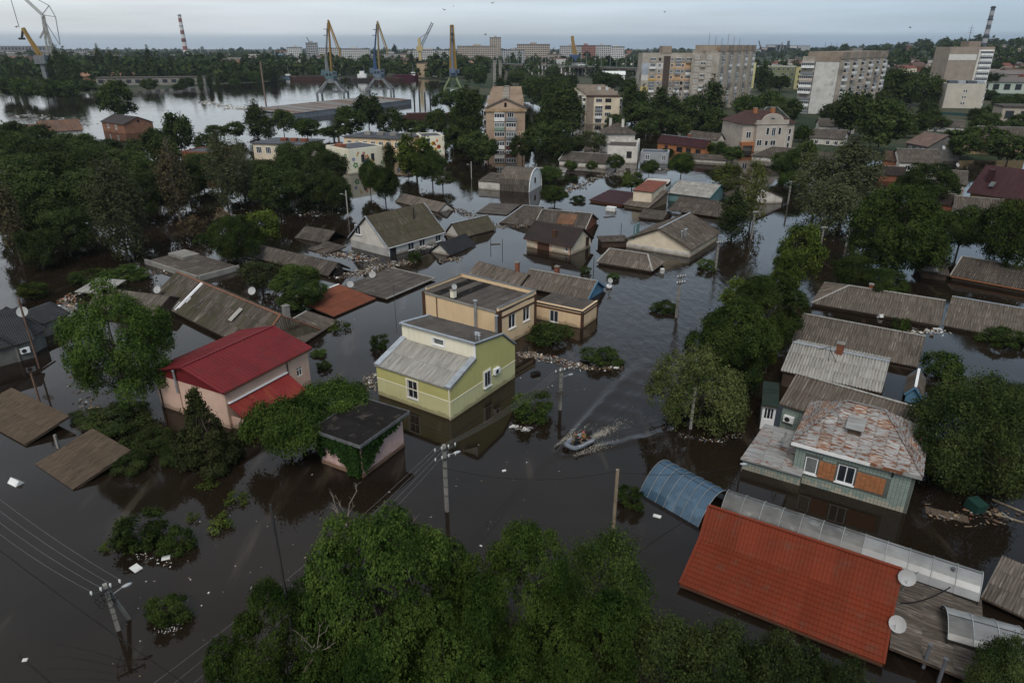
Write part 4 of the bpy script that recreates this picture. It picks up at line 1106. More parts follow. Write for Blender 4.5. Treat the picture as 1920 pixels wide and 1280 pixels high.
h = quick('house', 'drowned house whose slate roof has an orange stained middle and a brick gable', (1000, 425), (1096, 434), .5, 2.6, (991, 379), (1106, 393), [SLATE], BRICK, W=9.5, oh=.25, cap=SLATE_PALE, verge=SLATE_PALE)
sheets(h.deck_o, (-.9, -h.W / 2 + 1.2, .5 + 1.2 / (h.W / 2) * 2.1 + .08), X3, (0, h.W / 2, 2.1), [(0, 0), (3.2, 0), (3.2, 3.0), (0, 3.0)], 1.05, 1.5, SLATE_ORANGE, 'zig', 7, .03)
quick('house', 'drowned house with a grey slate hip end beside the orange stained roof', (936, 418), (1001, 424), .1, 2.6, (991, 380), (1022, 385), SLATE, None, oh=.25, hips='l', W=9.5, cap=ZINC)
h = quick('house', 'wide house with a broad slate gable roof and a cream gable facing the channel', (1297, 470), (1352, 436), 1.2, 3.75, (1236, 431), (1305, 392), SLATE, PLASTER_C, C=(1176, 447), oh=.3, cap=ZINC, verge=WOOD)
side_quad(h, 'l', .02, -1, h.w - .02, .75, .08, PLASTER_W, 'render_band')
for px, py, zt in ((1278, 444, 1.0), (1283, 447, 1.0), (1285, 451, .9)):
 xx, zz = solve(h, px, py, -3.2); flue(h.deck_o, xx, -3.2, 1.8, 3.5, .13)
for px, py in ((1190, 421), (1195, 423), (1198, 422)):
 xx, zz = solve(h, px, py, 4.2); flue(h.deck_o, xx, 4.2, 1.5, 3.7, .13, TEAL_PAINT)
WIDE = h
h = quick('shed', 'hipped slate roof of a drowned shed standing alone in the channel', (1119, 492), (1223, 509), .3, 1.9, (1143, 465), (1214, 478), SLATE_WEATHERED, WOOD, W=5.2, oh=.2, hips='lr', cap=SLATE_PALE)
slope('shed', 'low brown shed wall with a slate roof between the cream houses', (1127, 454), (1180, 452), (1128, 437), 1.0, 1.2, SLATE, wall=mat('brown_boards', (.075, .048, .035), (.05, .033, .025)), W=3.0)
quick('house', 'long low slate roof between two brick chimneys behind the beige house, left length', (878, 514), (972, 541), .35, 1.75, (891, 492), (985, 511), SLATE_WEATHERED, WOOD, oh=.2)
h = quick('house', 'long low slate roof ending in a blue gable behind the beige annexe', (974, 537), (1103, 562), .35, 2.0, (987, 504), (1106, 529), SLATE_WEATHERED, None, oh=.2, cap=SLATE_PALE)
mb = MB(); x = h.L / 2 - .3; mb.prism([(-h.W / 2 + .2, -1), (h.W / 2 - .2, -1), (h.W / 2 - .2, .3), (0, 1.85), (-h.W / 2 + .2, .3)], (x, 0, 0), Y3, Z3, (.06, 0, 0)); obj('blue_gable', (mb, BLUE_PAINT), h.root)
h.verge([((h.L / 2, -h.W / 2, .35), (h.L / 2, 0, 2.0)), ((h.L / 2, h.W / 2, .35), (h.L / 2, 0, 2.0))], BLUE_PAINT, .1, .2)
xx, _ = solve(h, 1044, 520, .5); chimney(h.deck_o, xx, .5, 1.3, 2.9, .55); xx, _ = solve(h, 970, 508, .5); chimney(h.deck_o, xx, .5, .9, 2.5, .5)
h = House('barn', 'grey barrel roofed barn with a white round gable end', (936, 357), (992, 361), (1018, 345), .0, .0, W=9.)
n_ = 12; Wb = h.W / 2; Hb = 4.6
arc = [(-Wb * math.cos(math.pi * k / n_), Hb * math.sin(math.pi * k / n_) ** .85) for k in range(n_ + 1)]
mb = MB()
for (ya, za), (yb, zb) in zip(arc[:-1], arc[1:]): mb.face([(-h.L / 2, ya, za), (h.L / 2, ya, za), (h.L / 2, yb, zb), (-h.L / 2, yb, zb)])
h.deck_o = obj('barrel_roof', (mb, SLATE), h.root)
for k in range(n_ // 2 + 1):
 (ya, za), (yb, zb) = arc[k], arc[k + 1]; q = math.hypot(yb - ya, zb - za)
 sheets(h.deck_o, (-h.L / 2, ya, za), X3, (0, yb - ya, zb - za), [(0, 0), (h.L, 0), (h.L, q), (0, q)], 1.1, q, SLATE_WEATHERED if k > 1 else SLATE, 'zig', 6, .035, lift=.02)
for sx in (-1, 1):
 mb = MB(); x = sx * (h.L / 2 - .05); pts = [(x, a, b - .05) for a, b in arc[1:-1]]; pts = [(x, arc[0][0] + .05, -1)] + pts + [(x, arc[-1][0] - .05, -1)]
 mb.face(pts if sx < 0 else pts[::-1]); obj('end_wall', (mb, WHITE), h.root)
o_ = h.side('r'); add_window(h.root, (h.L / 2, -.7, 1.4), Y3, .9, 1.2, 'dark', .03)
mb = MB(); mb.path([(h.L / 2 + .02, a, b + .03) for a, b in arc], .12, 4); obj('verge_board', (mb, WHITE), h.deck_o)
h = House('lean_to', 'white walled lean-to with a slate roof joined to the barrel roofed barn', (896, 339.5), (937, 342.8), (906, 322), 1.75, .1, W=7.)
h.roof([((-h.L / 2, -h.W / 2, 1.75), X3, (0, h.W, .9), [(0, 0), (h.L, 0), (h.L, h.W), (0, h.W)])], WOOD, SLATE, 1.1, 1.7)
h.walls(PLASTER_W, z1=1.65, z0=-1)
slope('shed', 'long low maroon metal shed roof just above the water', (1104, 375), (1168, 384), (1116, 358), .4, 1.2, ROOF_MAROON, 'rib', 4, .03, wall=BRICK)
h = slope('house', 'small house with a rust red tin upper roof and white wall', (1185, 357), (1224, 361), (1196, 341), 3.2, 3.9, ROOF_RUSTRED, 'rib', 5, .02, wall=PLASTER_C)
slope('lean_to', 'grey slate lean-to below the rust red tin roof', (1168, 384), (1216, 391), (1186, 359), .5, 2.6, SLATE_WEATHERED, wall=WOOD_PALE)
h = quick('house', 'house with a pale grey slate roof and teal painted gable', (1250, 362), (1331, 372), 1.6, 3.4, (1262, 332), (1340, 343), SLATE_PALE, TEAL_PAINT, oh=.3, z0=-1, verge=TEAL_PAINT)
quick('house', 'dark slate roof standing in water below the pale grey slate roof', (1254, 394), (1352, 408), .3, 2.2, (1262, 367), (1345, 378), SLATE, None, oh=.2, hips='r', cap=SLATE)
quick('shed', 'low dark slate shed roof with two steel flues beside the wide house', (1196, 408), (1243, 413), .3, 1.2, (1205, 392), (1262, 396), SLATE, WOOD, oh=.2)
slope('roof', 'flooded flat roof with white coping beyond the maroon shed', (1207, 342), (1252, 345), (1215, 335), .3, .4, PLASTER_W, 'flat', 1, 0, w=3, hh=3, wall=BRICK_ORANGE)
slope('roof', 'nearly drowned flat slate roof with rubbish around it near the barn', (893, 399), (951, 403), (901, 381), .1, .3, FELT, 'flat', 1, 0, w=2, hh=2)
quick('house', 'half drowned slate roof with a broken end right of the withered poplar pool', (552, 446), (611, 457), .05, 1.6, (574, 429), (623, 432), SLATE, WOOD, oh=.15, hips='l', W=5)
slope('roof', 'broken slate roof lying at water level among floating rubbish', (578, 468), (612, 478), (608, 456), .05, .5, SLATE, skip=.08)
h = quick('house', 'long narrow slate roof reaching out of the water behind the round bush', (458, 479), (616, 518), .2, 1.6, (475, 461), (634, 496), SLATE, None, oh=.15)
mb = MB(); x = h.L / 2 - .1; mb.prism([(-h.W / 2 + .1, -1), (h.W / 2 - .1, -1), (0, 1.5)], (x, 0, 0), Y3, Z3, (.06, 0, 0)); obj('tarred_gable', (mb, TAR), h.root)
quick('house', 'low grey slate roof across the water behind the tall white house', (741, 378), (822, 398), .1, 1.5, (752, 366), (836, 381), SLATE_WEATHERED, PLASTER_W, oh=.15)
slope('roof', 'terracotta ribbed metal roof with a white verge sloping into the water', (626, 594), (705, 560), (578, 567), .15, .95, ROOF_TERRA, 'rib', 5, .035, w=1.1, hh=2.5, verge=('b', WHITE))
slope('roof', 'wide flat slate roof at water level with a wire mast', (724, 561), (815, 522), (665, 531), .25, .45, FELT, 'flat', 1, 0, w=1.6, hh=1.2, verge=('fr', CONCRETE), jit=.03)
h = slope('roof', 'flat brown roof with a concrete parapet lying behind the long slate house', (274, 490), (372, 522), (340, 470), .35, .5, SLATE, 'flat', 1, 0, w=1.8, hh=1.5)
h.box('parapet', -h.L / 2, -h.W / 2 - .25, -.8, h.L / 2, -h.W / 2 - .002, .75, CONCRETE); h.box('parapet', h.L / 2 + .002, -h.W / 2, -.8, h.L / 2 + .3, h.W / 2, .75, CONCRETE)
h.box('raised_slab', -h.L / 2 + .4, h.W / 2 - 3., .53, -h.L / 2 + 4.5, h.W / 2 - .3, .95, CONCRETE)
h = quick('house', 'long brown slate house with a white snapped flashing and timber gable', (280, 562), (478, 660), .45, 3.1, (323, 507), (522, 567), [SLATE, SLATE_MOSS], None, oh=.3, hips='r', cap=mat('clay_ridge', (.22, .10, .06), (.15, .075, .05)))
h.walls(WOOD, z1=.4, z0=-1.4)
mb = MB(); x = h.L / 2 - .35
for k in range(26):
 ya = -h.W / 2 + .35 + k * (h.W - .7) / 26; yb = ya + (h.W - .7) / 26 - .03; zt = .45 + 2.2 * (1 - abs((ya + yb) / 2) / (h.W / 2)) ; mb = MB(); mb.box(x + random.uniform(0, .03), ya, -.8, x + .07, yb, min(zt, 1.7)); obj('gable_board', (mb, WOOD), h.root)
TL = Vector((0, h.W / 2, 2.65)).normalized(); x0 = solve(h, 352, 553, -h.W / 4)[0]
for k, (dx, a, b, w) in enumerate(((0, .2, 5.6, .30), (.34, .6, 5.2, .16), (-.5, .3, 1.4, .10), (.7, 1.6, 2.4, .12))):
 mb = MB(); p = Vector((x0 + dx, -h.W / 2, .56)); mb.beam(p + TL * a, p + TL * min(b, h.W / 2 * 1.2), w, .05); obj('white_flashing', (mb, PVC), h.deck_o)
xx = solve(h, 433, 572, -h.W / 4)[0]; sheets(h.deck_o, (xx, -h.W / 4 - .6, .45 + 2.65 * .42 + .1), X3, TL, [(0, 0), (.75, 0), (.75, 1.9), (0, 1.9)], .75, 1.9, SLATE_PALE, 'zig', 5, .03, name='patch_sheet')
xx = solve(h, 533, 560, 1.2)[0]; chimney(h.deck_o, min(xx, h.L / 2 - 1), 1.2, 1.6, 3.7, .6, CONCRETE)
LONG = h
slope('lean_to', 'low slate lean-to with a pale edge below the timber gable', (566, 646), (634, 603), (533, 620), .25, 1.0, SLATE, verge=('b', SLATE_PALE), wall=WOOD)
quick('house', 'pale roofed cottage mostly hidden behind the bright green locust tree', (160, 576), (288, 594), .7, 2.2, (186, 527), (262, 548), SLATE_WEATHERED, WOOD, oh=.2, hips='l', W=6)
slope('lean_to', 'curved pale grey lean-to roof left of the hidden cottage', (140, 548), (196, 552), (150, 526), .6, 1.1, SLATE_PALE)
h = quick('house', 'grey walled house with a graphite metal tile roof at the left edge', (-70, 672), (64, 638), 1.9, 4.6, (-110, 590), (2, 554), ROOF_DARK, PLASTER_GREY, oh=.25, kind='zig', n=5, amp=.02, sw=1.1, shh=.42, lift=.02, jit=.002, W=7.2, verge=ROOF_DARK, sname='roof_tile_row')
u, z = h.uz('f', 46, 656); ac_unit(h, 'f', u, z, 'white air conditioner on the grey wall under the graphite roof')
h = quick('house', 'cross wing with a graphite metal tile roof behind the grey walled house', (30, 648), (86, 617), 1.9, 4.3, (-20, 560), (46, 547), ROOF_DARK, PLASTER_GREY, oh=.2, kind='zig', n=5, amp=.02, sw=1.1, shh=.42, lift=.02, jit=.002, W=7.5, verge=ROOF_DARK, sname='roof_tile_row')
h = quick('house', 'low graphite roofed extension beside the grey walled house', (80, 608), (131, 588), 1.6, 2.7, (59, 562), (108, 549), ROOF_DARK, PLASTER_GREY, oh=.2, kind='zig', n=5, amp=.02, sw=1.1, shh=.42, lift=.02, jit=.002, W=5.5, verge=ROOF_DARK, sname='roof_tile_row')
dish(47, 600, 4.0, .62, 195, 'large satellite dish on the graphite roof at the left edge', mast=.9)
slope('roof', 'brown reed matted roof tilted into the water at the left edge', (-60, 775), (48, 835), (123, 790), .05, .9, REED, 'zig', 5, .06, w=1.2, hh=.9)
slope('roof', 'brown slatted roof of a drowned shed lying in the dark water', (67, 872), (138, 920), (233, 854), -.05, .95, REED, 'zig', 5, .07, w=1.2, hh=1.2)
h = House('house', 'sage green tiled house with a rusty patched tin hip roof and orange brick panels', (1484, 829), (1730, 895), (1735, 832), 3.35, .35, W=7.4)
x1, za = solve(h, 1587, 751, 0); x2, zb = solve(h, 1659, 771, 0)
zr = (za + zb) / 2; hl_r = x1 + h.L / 2; hr_r = h.L / 2 - x2
TINS = [TIN, TIN, TIN, TIN, TIN_RUST]
h.roof(h.hip_planes(zr, hl_r, hr_r), TIN, TINS, .82, .72, 'seam', 1, .035, lift=.012, jit=.012, name='tin_sheet')
h.ridge([(-h.L / 2, -h.W / 2, 3.35), (x1, 0, zr), (x2, 0, zr), (h.L / 2, -h.W / 2, 3.35)], TIN, .07)
o, u, ln = h.side('f')
wo = [h.uz('f', 1506, 884), h.uz('f', 1566, 901)]
ops = [(wo[0][0], wo[0][1], .85, 1.35), (wo[1][0], wo[1][1], 1.15, 1.45)]
mb = MB()
for k in 'frbl':
 o, u, ln = h.side(k); wall_rect(mb, o, u, ln, -2.2, 3.3, ops if k == 'f' else [])
obj('wall', (mb, GROUT), h.root)
o, u, ln = h.side('f')
for (uu, zz, w_, h_), st in zip(ops, ('single', 'pvc')): add_window(h.root, Vector(o) + u * uu + Z3 * zz + Y3 * .05, u, w_, h_, st)
def brick_panel(u0, z0, u1, z1):
 nb = max(1, int((u1 - u0) / .28)); nr = max(1, int((z1 - z0) / .14)); bw = (u1 - u0) / nb; bh = (z1 - z0) / nr
 o, u, ln = h.side('f')
 for r in range(nr):
  for c in range(nb):
   me = cached(('brick', round(bw, 3)), lambda: (lambda m_: (m_.box(.008, -.055, .008, bw - .008, 0, bh - .008), m_.mesh('brick', BRICK_ORANGE))[1])(MB()))
   obj('brick', me, h.root, frame(Vector(o) + u * (u0 + c * bw) + Z3 * (z0 + r * bh) - Y3 * random.uniform(0, .008), X3, Y3, Z3))
bp = [(ops[0][0] + .95, ops[0][1] - .05, ops[1][0] - .12, ops[0][1] + 1.3), (ops[1][0] + 1.25, ops[1][1] - .05, ops[1][0] + 3.1, ops[1][1] + 1.25)]
for b in bp: brick_panel(*b)
def facade_tiles(h, k, u_lo, u_hi, z_lo, z_hi, holes, cut=None):
 mb = MB(); o, u, ln = h.side(k); n_ = u.cross(Z3); t = .235
 nu, nz = int((u_hi - u_lo) / t), int((z_hi - z_lo) / t)
 rg = random.Random(5)
 for i in range(nu):
  for j in range(nz):
   a, z = u_lo + i * t, z_lo + j * t
   if any(q[0] - .06 < a + t and a < q[0] + q[2] + .06 and q[1] - .1 < z + t and z < q[1] + q[3] + .05 for q in holes): continue
   if cut and z + t > cut(a): continue
   g = .012; d = .016 + rg.random() * .006; P = Vector(o) + u * (a + g) + Z3 * (z + g)
   s = t - 2 * g; q = [P, P + u * s, P + u * s + Z3 * s, P + Z3 * s]; q2 = [p + n_ * d for p in q]
   m_ = 1 if (z < .45 and rg.random() < .8) else 0
   mb.face(q2, m_)
   for e in range(4): mb.face([q[e], q[(e + 1) % 4], q2[(e + 1) % 4], q2[e]], m_)
 t_ = obj('facade_tile', (mb, TILE_GREEN, TILE_STAIN), h.root); t_['kind'] = 'stuff'; return t_
holes = ops + [(b[0], b[1], b[2] - b[0], b[3] - b[1]) for b in bp]
facade_tiles(h, 'f', .01, h.l, .02, 3.2, holes)
facade_tiles(h, 'l', .01, h.w, .02, 3.2, []); facade_tiles(h, 'r', .01, h.w, .02, 3.2, [])
# dormer hatch
dx, dz = solve(h, 1600, 815, -h.W / 2 + 1.5)
yd = -h.W / 2 + 1.6
mb = MB(); mb.box(dx - .42, yd - .05, 3.9, dx + .42, yd + .9, 4.95); obj('dormer', (mb, WOOD), h.deck_o)
mb = MB(); mb.obox((dx - .6, yd - .35, 4.93), (1.2, 0, 0), (0, 1.4, .35), (0, 0, .05)); obj('dormer_roof', (mb, TIN_GREY), h.deck_o)
# eave trim: white in part, rust in part
mb = MB(); mb.beam((-h.L / 2, -h.W / 2 - .03, 3.28), (h.L * .12, -h.W / 2 - .03, 3.28), .05, .26); obj('eave_board', (mb, WHITE), h.deck_o)
mb = MB(); mb.beam((h.L * .122, -h.W / 2 - .03, 3.28), (h.L * .36, -h.W / 2 - .03, 3.28), .05, .26); obj('eave_board', (mb, TIN_RUST), h.deck_o)
mb = MB(); mb.beam((h.L * .362, -h.W / 2 - .03, 3.28), (h.L / 2, -h.W / 2 - .03, 3.28), .05, .26); obj('eave_board', (mb, TIN_GREY), h.deck_o)
px_, pz_ = h.uz('f', 1675, 885); mb = MB(); q = Vector(h.side('f')[0]) + X3 * px_; mb.tube(q + Vector((0, -.35, pz_ + .35)), q + Vector((0, -.05, pz_ - .35)), .07, .07, 6); obj('spout', (mb, DARK_METAL), h.root)
TILED = h
# lower left annexe of the tiled house
h2 = House('annexe', 'low tiled annexe with a grey patched tin roof left of the sage green house', (1389, 862), (1484, 861), (1426, 812), 1.0, .12, W=3.9)
h2.root.rotation_euler.z = TILED.rz; 
bl_ = G(1389, 878); exv = Vector((math.cos(TILED.rz), math.sin(TILED.rz), 0)); eyv = Z3.cross(exv)
lw = 4.4; c_ = bl_ + exv * lw / 2 + eyv * 1.9; h2.root.location = (c_.x, c_.y, 0); h2.L, h2.l, h2.W, h2.w = lw, lw - .1, 3.9, 3.8; h2.rz = TILED.rz; h2.ctr = c_
pl = [((-lw / 2 - .1, -2.1, .95), X3, (0, 4.1, 1.25), [(0, 0), (lw + .05, 0), (lw + .05, 4.29), (.7, 4.29)])]
h2.roof(pl, TIN_GREY, [TIN_GREY, TIN_GREY, TIN], 1.6, .48, 'seam', 1, .02, lift=.015, jit=.02, name='tin_sheet')
mb = MB()
for k in 'frbl':
 o, u, ln = h2.side(k); wall_rect(mb, o, u, ln, -2, .9, [])
obj('wall', (mb, GROUT), h2.root); facade_tiles(h2, 'f', .02, h2.l, .02, .9, [])
dish(1468, 832, 2.2, .55, 235, 'satellite dish leaning beside the rusty tin roof of the sage tiled house', mast=.55, tilt=10)
h = quick('house', 'streaked brown slate wing behind the rusty tin roof with a brown boarded gable', (1461, 757), (1700, 832), 2.5, 4.0, (1479, 697), (1699, 749), SLATE_WEATHERED, None, oh=.25, cap=SLATE_PALE)
mb = MB()
for k in 'frbl':
 o, u, ln = h.side(k); wall_rect(mb, o, u, ln, -2, 2.4, [])
obj('wall', (mb, GROUT), h.root); facade_tiles(h, 'l', .02, h.w, .02, 2.4, []); facade_tiles(h, 'f', .02, 3.2, .02, 2.4, [])
mb = MB(); mb.prism([(-h.w / 2, 2.42), (h.w / 2, 2.42), (0, 3.85)], (-h.l / 2, 0, 0), Y3, Z3, (.05, 0, 0)); obj('boarded_gable', (mb, mat('rust_boards', (.27, .12, .06), (.20, .09, .05))), h.root)
u, z = h.uz('f', 1478, 795); ac_unit(h, 'f', max(.7, u), 1.35, 'white air conditioner on the tiled wing below the brown boarded gable')
h = quick('house', 'pale grey corrugated roof with a single brick chimney', (1464, 695), (1653, 737), 1.6, 2.9, (1478, 641), (1664, 671), SLATE_PALE, WOOD, oh=.2, cap=ZINC)
xx, zz = solve(h, 1575, 655, -.15); chimney(h.deck_o, xx, -.15, 2.5, 3.9, .62, BRICK)
mb = MB(); xx = solve(h, 1549, 690, -h.W / 4)[0]
for a, b in (((xx, -1.6, 2.2), (xx, -1.6, 4.0)), ((xx - 1.1, -1.6, 3.35), (xx, -1.6, 3.95)), ((xx + .9, -1.6, 2.2), (xx, -1.6, 3.6))): mb.tube(a, b, .03, .03, 5)
tag(obj('aerial', (mb, DARK_METAL), None, Matrix.Translation((h.ctr.x, h.ctr.y, 0)) @ Matrix.Rotation(h.rz, 4, 'Z')), 'dark wire aerial frame on the pale grey corrugated roof', 'aerial')
h = quick('house', 'brown corrugated roof behind the pale grey roof with the brick chimney', (1484, 640), (1721, 689), .5, 2.3, (1523, 592), (1730, 624), SLATE_WEATHERED, WOOD, oh=.2, cap=SLATE_PALE)
h = quick('house', 'long brown slate roof with a white hip line on the flooded right side', (1521, 569), (1764, 611), .35, 1.9, (1592, 536), (1771, 560), SLATE_WEATHERED, WOOD, oh=.2, hips='l', cap=SLATE_PALE)
xx, zz = solve(h, 1632, 546, .2); chimney(h.deck_o, xx, .2, 1.6, 2.5, .5, BRICK)
h = quick('house', 'brown slate roof next to the white hip line roof at the right edge', (1767, 610), (1985, 652), .35, 2.2, (1779, 544), (1990, 586), SLATE_WEATHERED, WOOD, oh=.2, cap=ZINC)
bpy_h = quick('house', 'dark slate roof with an orange fascia near the right edge', (1782, 517), (1930, 545), .6, 2.4, (1793, 479), (1950, 507), SLATE, WOOD, oh=.2, cap=SLATE_PALE, verge=SLATE_PALE); gutter(bpy_h, 'f', BRICK_ORANGE)
h = slope('house', 'patched slate roof with two pale sheets under the big dark tree', (1726, 511), (1780, 517), (1748, 470), .8, 2.2, SLATE, wall=WOOD)
sheets(h.deck_o, (-h.L / 2 - .1, -h.W / 2 + .3, .98), X3, (0, h.W, 1.4), [(0, 0), (2.3, 0), (2.3, 2.0), (0, 2.0)], 1.1, 2., SLATE_PALE, 'zig', 7, .03, name='patch_sheet')
quick('shed', 'little blue gabled shed with a slate roof standing in the yard water', (1729, 747), (1735, 712), .7, 1.6, (1712, 729), (1711, 690), SLATE, BLUE_PAINT, C=(1695, 741), oh=.15, sw=.9, shh=1.2, verge=BLUE_PAINT, cap=WHITE)
h = slope('porch', 'white glazed porch with a dark green felt roof beside the tiled house', (1428, 760), (1460, 765), (1444, 721), 2.35, 2.6, mat('green_felt', (.022, .034, .027), (.03, .042, .034)), 'flat', 1, 0, w=.9, hh=1.4, jit=.02)
for k in 'flrb':
 o, u, ln = h.side(k, h.L - .3, h.W - .5)
 mb = MB(); wall_rect(mb, o, u, ln, -1.5, 2.25, [(.12, 1.0, ln - .24, 1.1)]); obj('wall', (mb, PVC), h.root)
 add_window(h.root, Vector(o) + u * .12 + Z3 * 1.0 - u.cross(Z3) * .06, u, ln - .24, 1.1, 'three')
h = House('house', 'long low house whose orange metal tile roof almost touches the water', (1275, 1095), (1655, 1245), (1317, 947), .35, .3)
yo = lambda v: v - h.W / 2
kp = [(0, .35), (3.5, 1.3), (4.8, 2.95), (6.6, 1.0)]     # low lower slope, steeper upper slope, back slope
for_pl = []
for (ya, za), (yb, zb) in zip(kp[:-1], kp[1:]):
 t_ = math.hypot(yb - ya, zb - za)
 if zb > za: for_pl.append(((-h.L / 2, yo(ya), za), X3, (0, yb - ya, zb - za), [(0, 0), (h.L, 0), (h.L, t_), (0, t_)]))
 else: for_pl.append(((h.L / 2, yo(yb), zb), -X3, (0, ya - yb, za - zb), [(0, 0), (h.L, 0), (h.L, t_), (0, t_)]))
h.deck_o = h.deck(for_pl, ROOF_ORANGE)
for (O, S, T, poly), nst in zip(for_pl, (10, 6, 7)): sheets(h.deck_o, O, S, T, poly, 1.1, poly[2][1], ROOF_ORANGE, 'zig', 5, .026, name='tile_sheet', jit=.004, lift=.02, steps=nst, sh=.04)
h.ridge([(-h.L / 2, yo(4.8), 2.95), (h.L / 2, yo(4.8), 2.95)], ROOF_ORANGE, .10)
h.verge([((sx * (h.L / 2 + .03), yo(a[0]), a[1]), (sx * (h.L / 2 + .03), yo(b[0]), b[1])) for sx in (-1, 1) for a, b in zip(kp[:-1], kp[1:])], ROOF_ORANGE, .14, .14)
mb = MB(); mb.prism([(yo(.3), -2), (yo(6.4), -2)] + [(yo(max(.3, min(6.4, a))), b - .1) for a, b in kp[::-1]], (-h.L / 2 + .3, 0, 0), Y3, Z3, (h.L - .6, 0, 0)); obj('wall', (mb, BRICK), h.root)
gutter(h, 'f', BROWN_TRIM)
dish(0, 0, 0, .52, 155, 'white satellite dish above the far corner of the orange tile roof', h.world(h.L / 2 + .3, yo(4.4), 1.9), mast=1.0)
dish(0, 0, 0, .52, 120, 'white satellite dish on the gable edge of the orange tile roof', h.world(h.L / 2 + .35, yo(2.2), .9), mast=.5)
ORANGE = h
def canopy(label, A, B, zA, W, zc, zF, panels, pm, rows=2, edge=RIB, start=0., name='canopy', rib=.026):
 a, b = G(*A, zA), G(*B, zA); ex = b - a; L = ex.length; ex.normalize(); ey = Z3.cross(ex)
 t = thing(name, label, 'canopy', (a.x, a.y, 0), math.atan2(ex.y, ex.x))
 N = 10; pr = []
 for k in range(N + 1):
  q = k / N; pr.append((W * q, zA + (zF - zA) * q + (zc - (zA + zF) / 2) * math.sin(math.pi * q) ** .8))
 pw = L / panels
 for i in range(panels):
  for r in range(rows):
   k0, k1 = N * r // rows, N * (r + 1) // rows
   mb = MB(); g = .02
   for k in range(k0, k1):
    (ya, za), (yb, zb) = pr[k], pr[k + 1]
    mb.face([(i * pw + g, ya, za), ((i + 1) * pw - g, ya, za), ((i + 1) * pw - g, yb, zb), (i * pw + g, yb, zb)], 0, True)
   obj('panel', (mb, random.choice(pm) if not callable(pm) else pm(i, r)), t)
 for i in range(panels + 1):
  mb = MB(); mb.path([(i * pw, y_, z_ + .03) for y_, z_ in pr], rib, 4); obj('rib', (mb, edge), t)
 for q in (0, N // 2, N):
  mb = MB(); mb.beam((0, pr[q][0], pr[q][1] - .02), (L, pr[q][0], pr[q][1] - .02), .06, .06); obj('rail', (mb, DARK_METAL), t)
 for i in range(0, panels + 1, 2):
  for q in (0, N):
   mb = MB(); mb.tube((i * pw, pr[q][0], -1.5), (i * pw, pr[q][0], pr[q][1]), .04, .04, 5); obj('post', (mb, DARK_METAL), t)
 return t
canopy('blue arched polycarbonate canopy dipping into the water', (1197, 928), (1307, 992), -.15, 4.3, 1.75, .3, 7, [POLY_BLUE], 3, rib=.017)
canopy('long grey polycarbonate canopy with pale ribs behind the orange tile roof', (1350, 962), (1834, 1128), .75, 2.7, 1.75, .55, 12, lambda i, r: POLY_GREY if i < 7 and i != 9 else POLY_PALE, 2)
canopy('pale curved polycarbonate canopy at the lower right corner', (1777, 1198), (1925, 1240), .9, 2.6, 1.5, .9, 3, [POLY_PALE, POLY_PALE, POLY_GREY], 2)
h = House('shed', 'dark corrugated shed roof with grey pipes beside the orange roof gable', (1665, 1222), (1850, 1290), (1697, 1080), .45, .0)
T_ = Vector((0, 1, 0))
pl = [((h.L / 2, -h.W / 2, .45), Y3, (-1, 0, .06), [(0, 0), (h.W, 0), (h.W, h.L), (0, h.L)])]
h.roof(pl, WOOD, SLATE, 1.05, 1.7, 'wave', 7, .03)
for px, py, q in ((1735, 1238, 1.2), (1764, 1265, 1.2), (1778, 1095, 1.3)):
 g_ = G(px, py, .6); mb = MB(); mb.tube((0, 0, -.4), (0, 0, q), .09, .09, 8); mb.tube((0, 0, q), (0, 0, q + .05), .12, .12, 8)
 tag(obj('vent_pipe', (mb, mat('grey_pvc', (.12, .125, .14), (.09, .09, .10))), None, Matrix.Translation((g_.x, g_.y, .5))), {1735: 'grey vent pipe in the corrugated shed roof, nearer the orange roof', 1764: 'grey vent pipe at the bottom of the corrugated shed roof', 1778: 'grey vent pipe between the corrugated roof and the clouded canopy'}[px], 'pipe')
slope('shed', 'corrugated slate roof at the right edge behind the grey canopy', (1838, 1120), (1935, 1165), (1850, 1040), .5, .9, SLATE_WEATHERED, 'wave', 7, .03)
def far_window(parent, O, u, w, h, nm=1, fm=None, gm=None, out=.03):
 def mk():
  mb = MB(); t = .09
  mb.box(0, -.05, 0, w, .05, t, 0); mb.box(0, -.05, h - t, w, .05, h, 0); mb.box(0, -.05, t, t, .05, h - t, 0); mb.box(w - t, -.05, t, w, .05, h - t, 0)
  for k in range(nm):
   x = w * (k + 1) / (nm + 1); mb.box(x - t / 2, -.045, t, x + t / 2, .045, h - t, 0)
  mb.face([(t, .0, t), (w - t, .0, t), (w - t, .0, h - t), (t, .0, h - t)], 1)
  return mb.mesh('window', fm or PVC, gm or GLASS)
 me = cached(('fw', round(w, 2), round(h, 2), nm, (fm or PVC).name, (gm or GLASS).name), mk)
 O, u = Vector(O), Vector(u).normalized(); n = u.cross(Z3)
 return obj('window', me, parent, frame(O + n * out, u, -n, Z3))
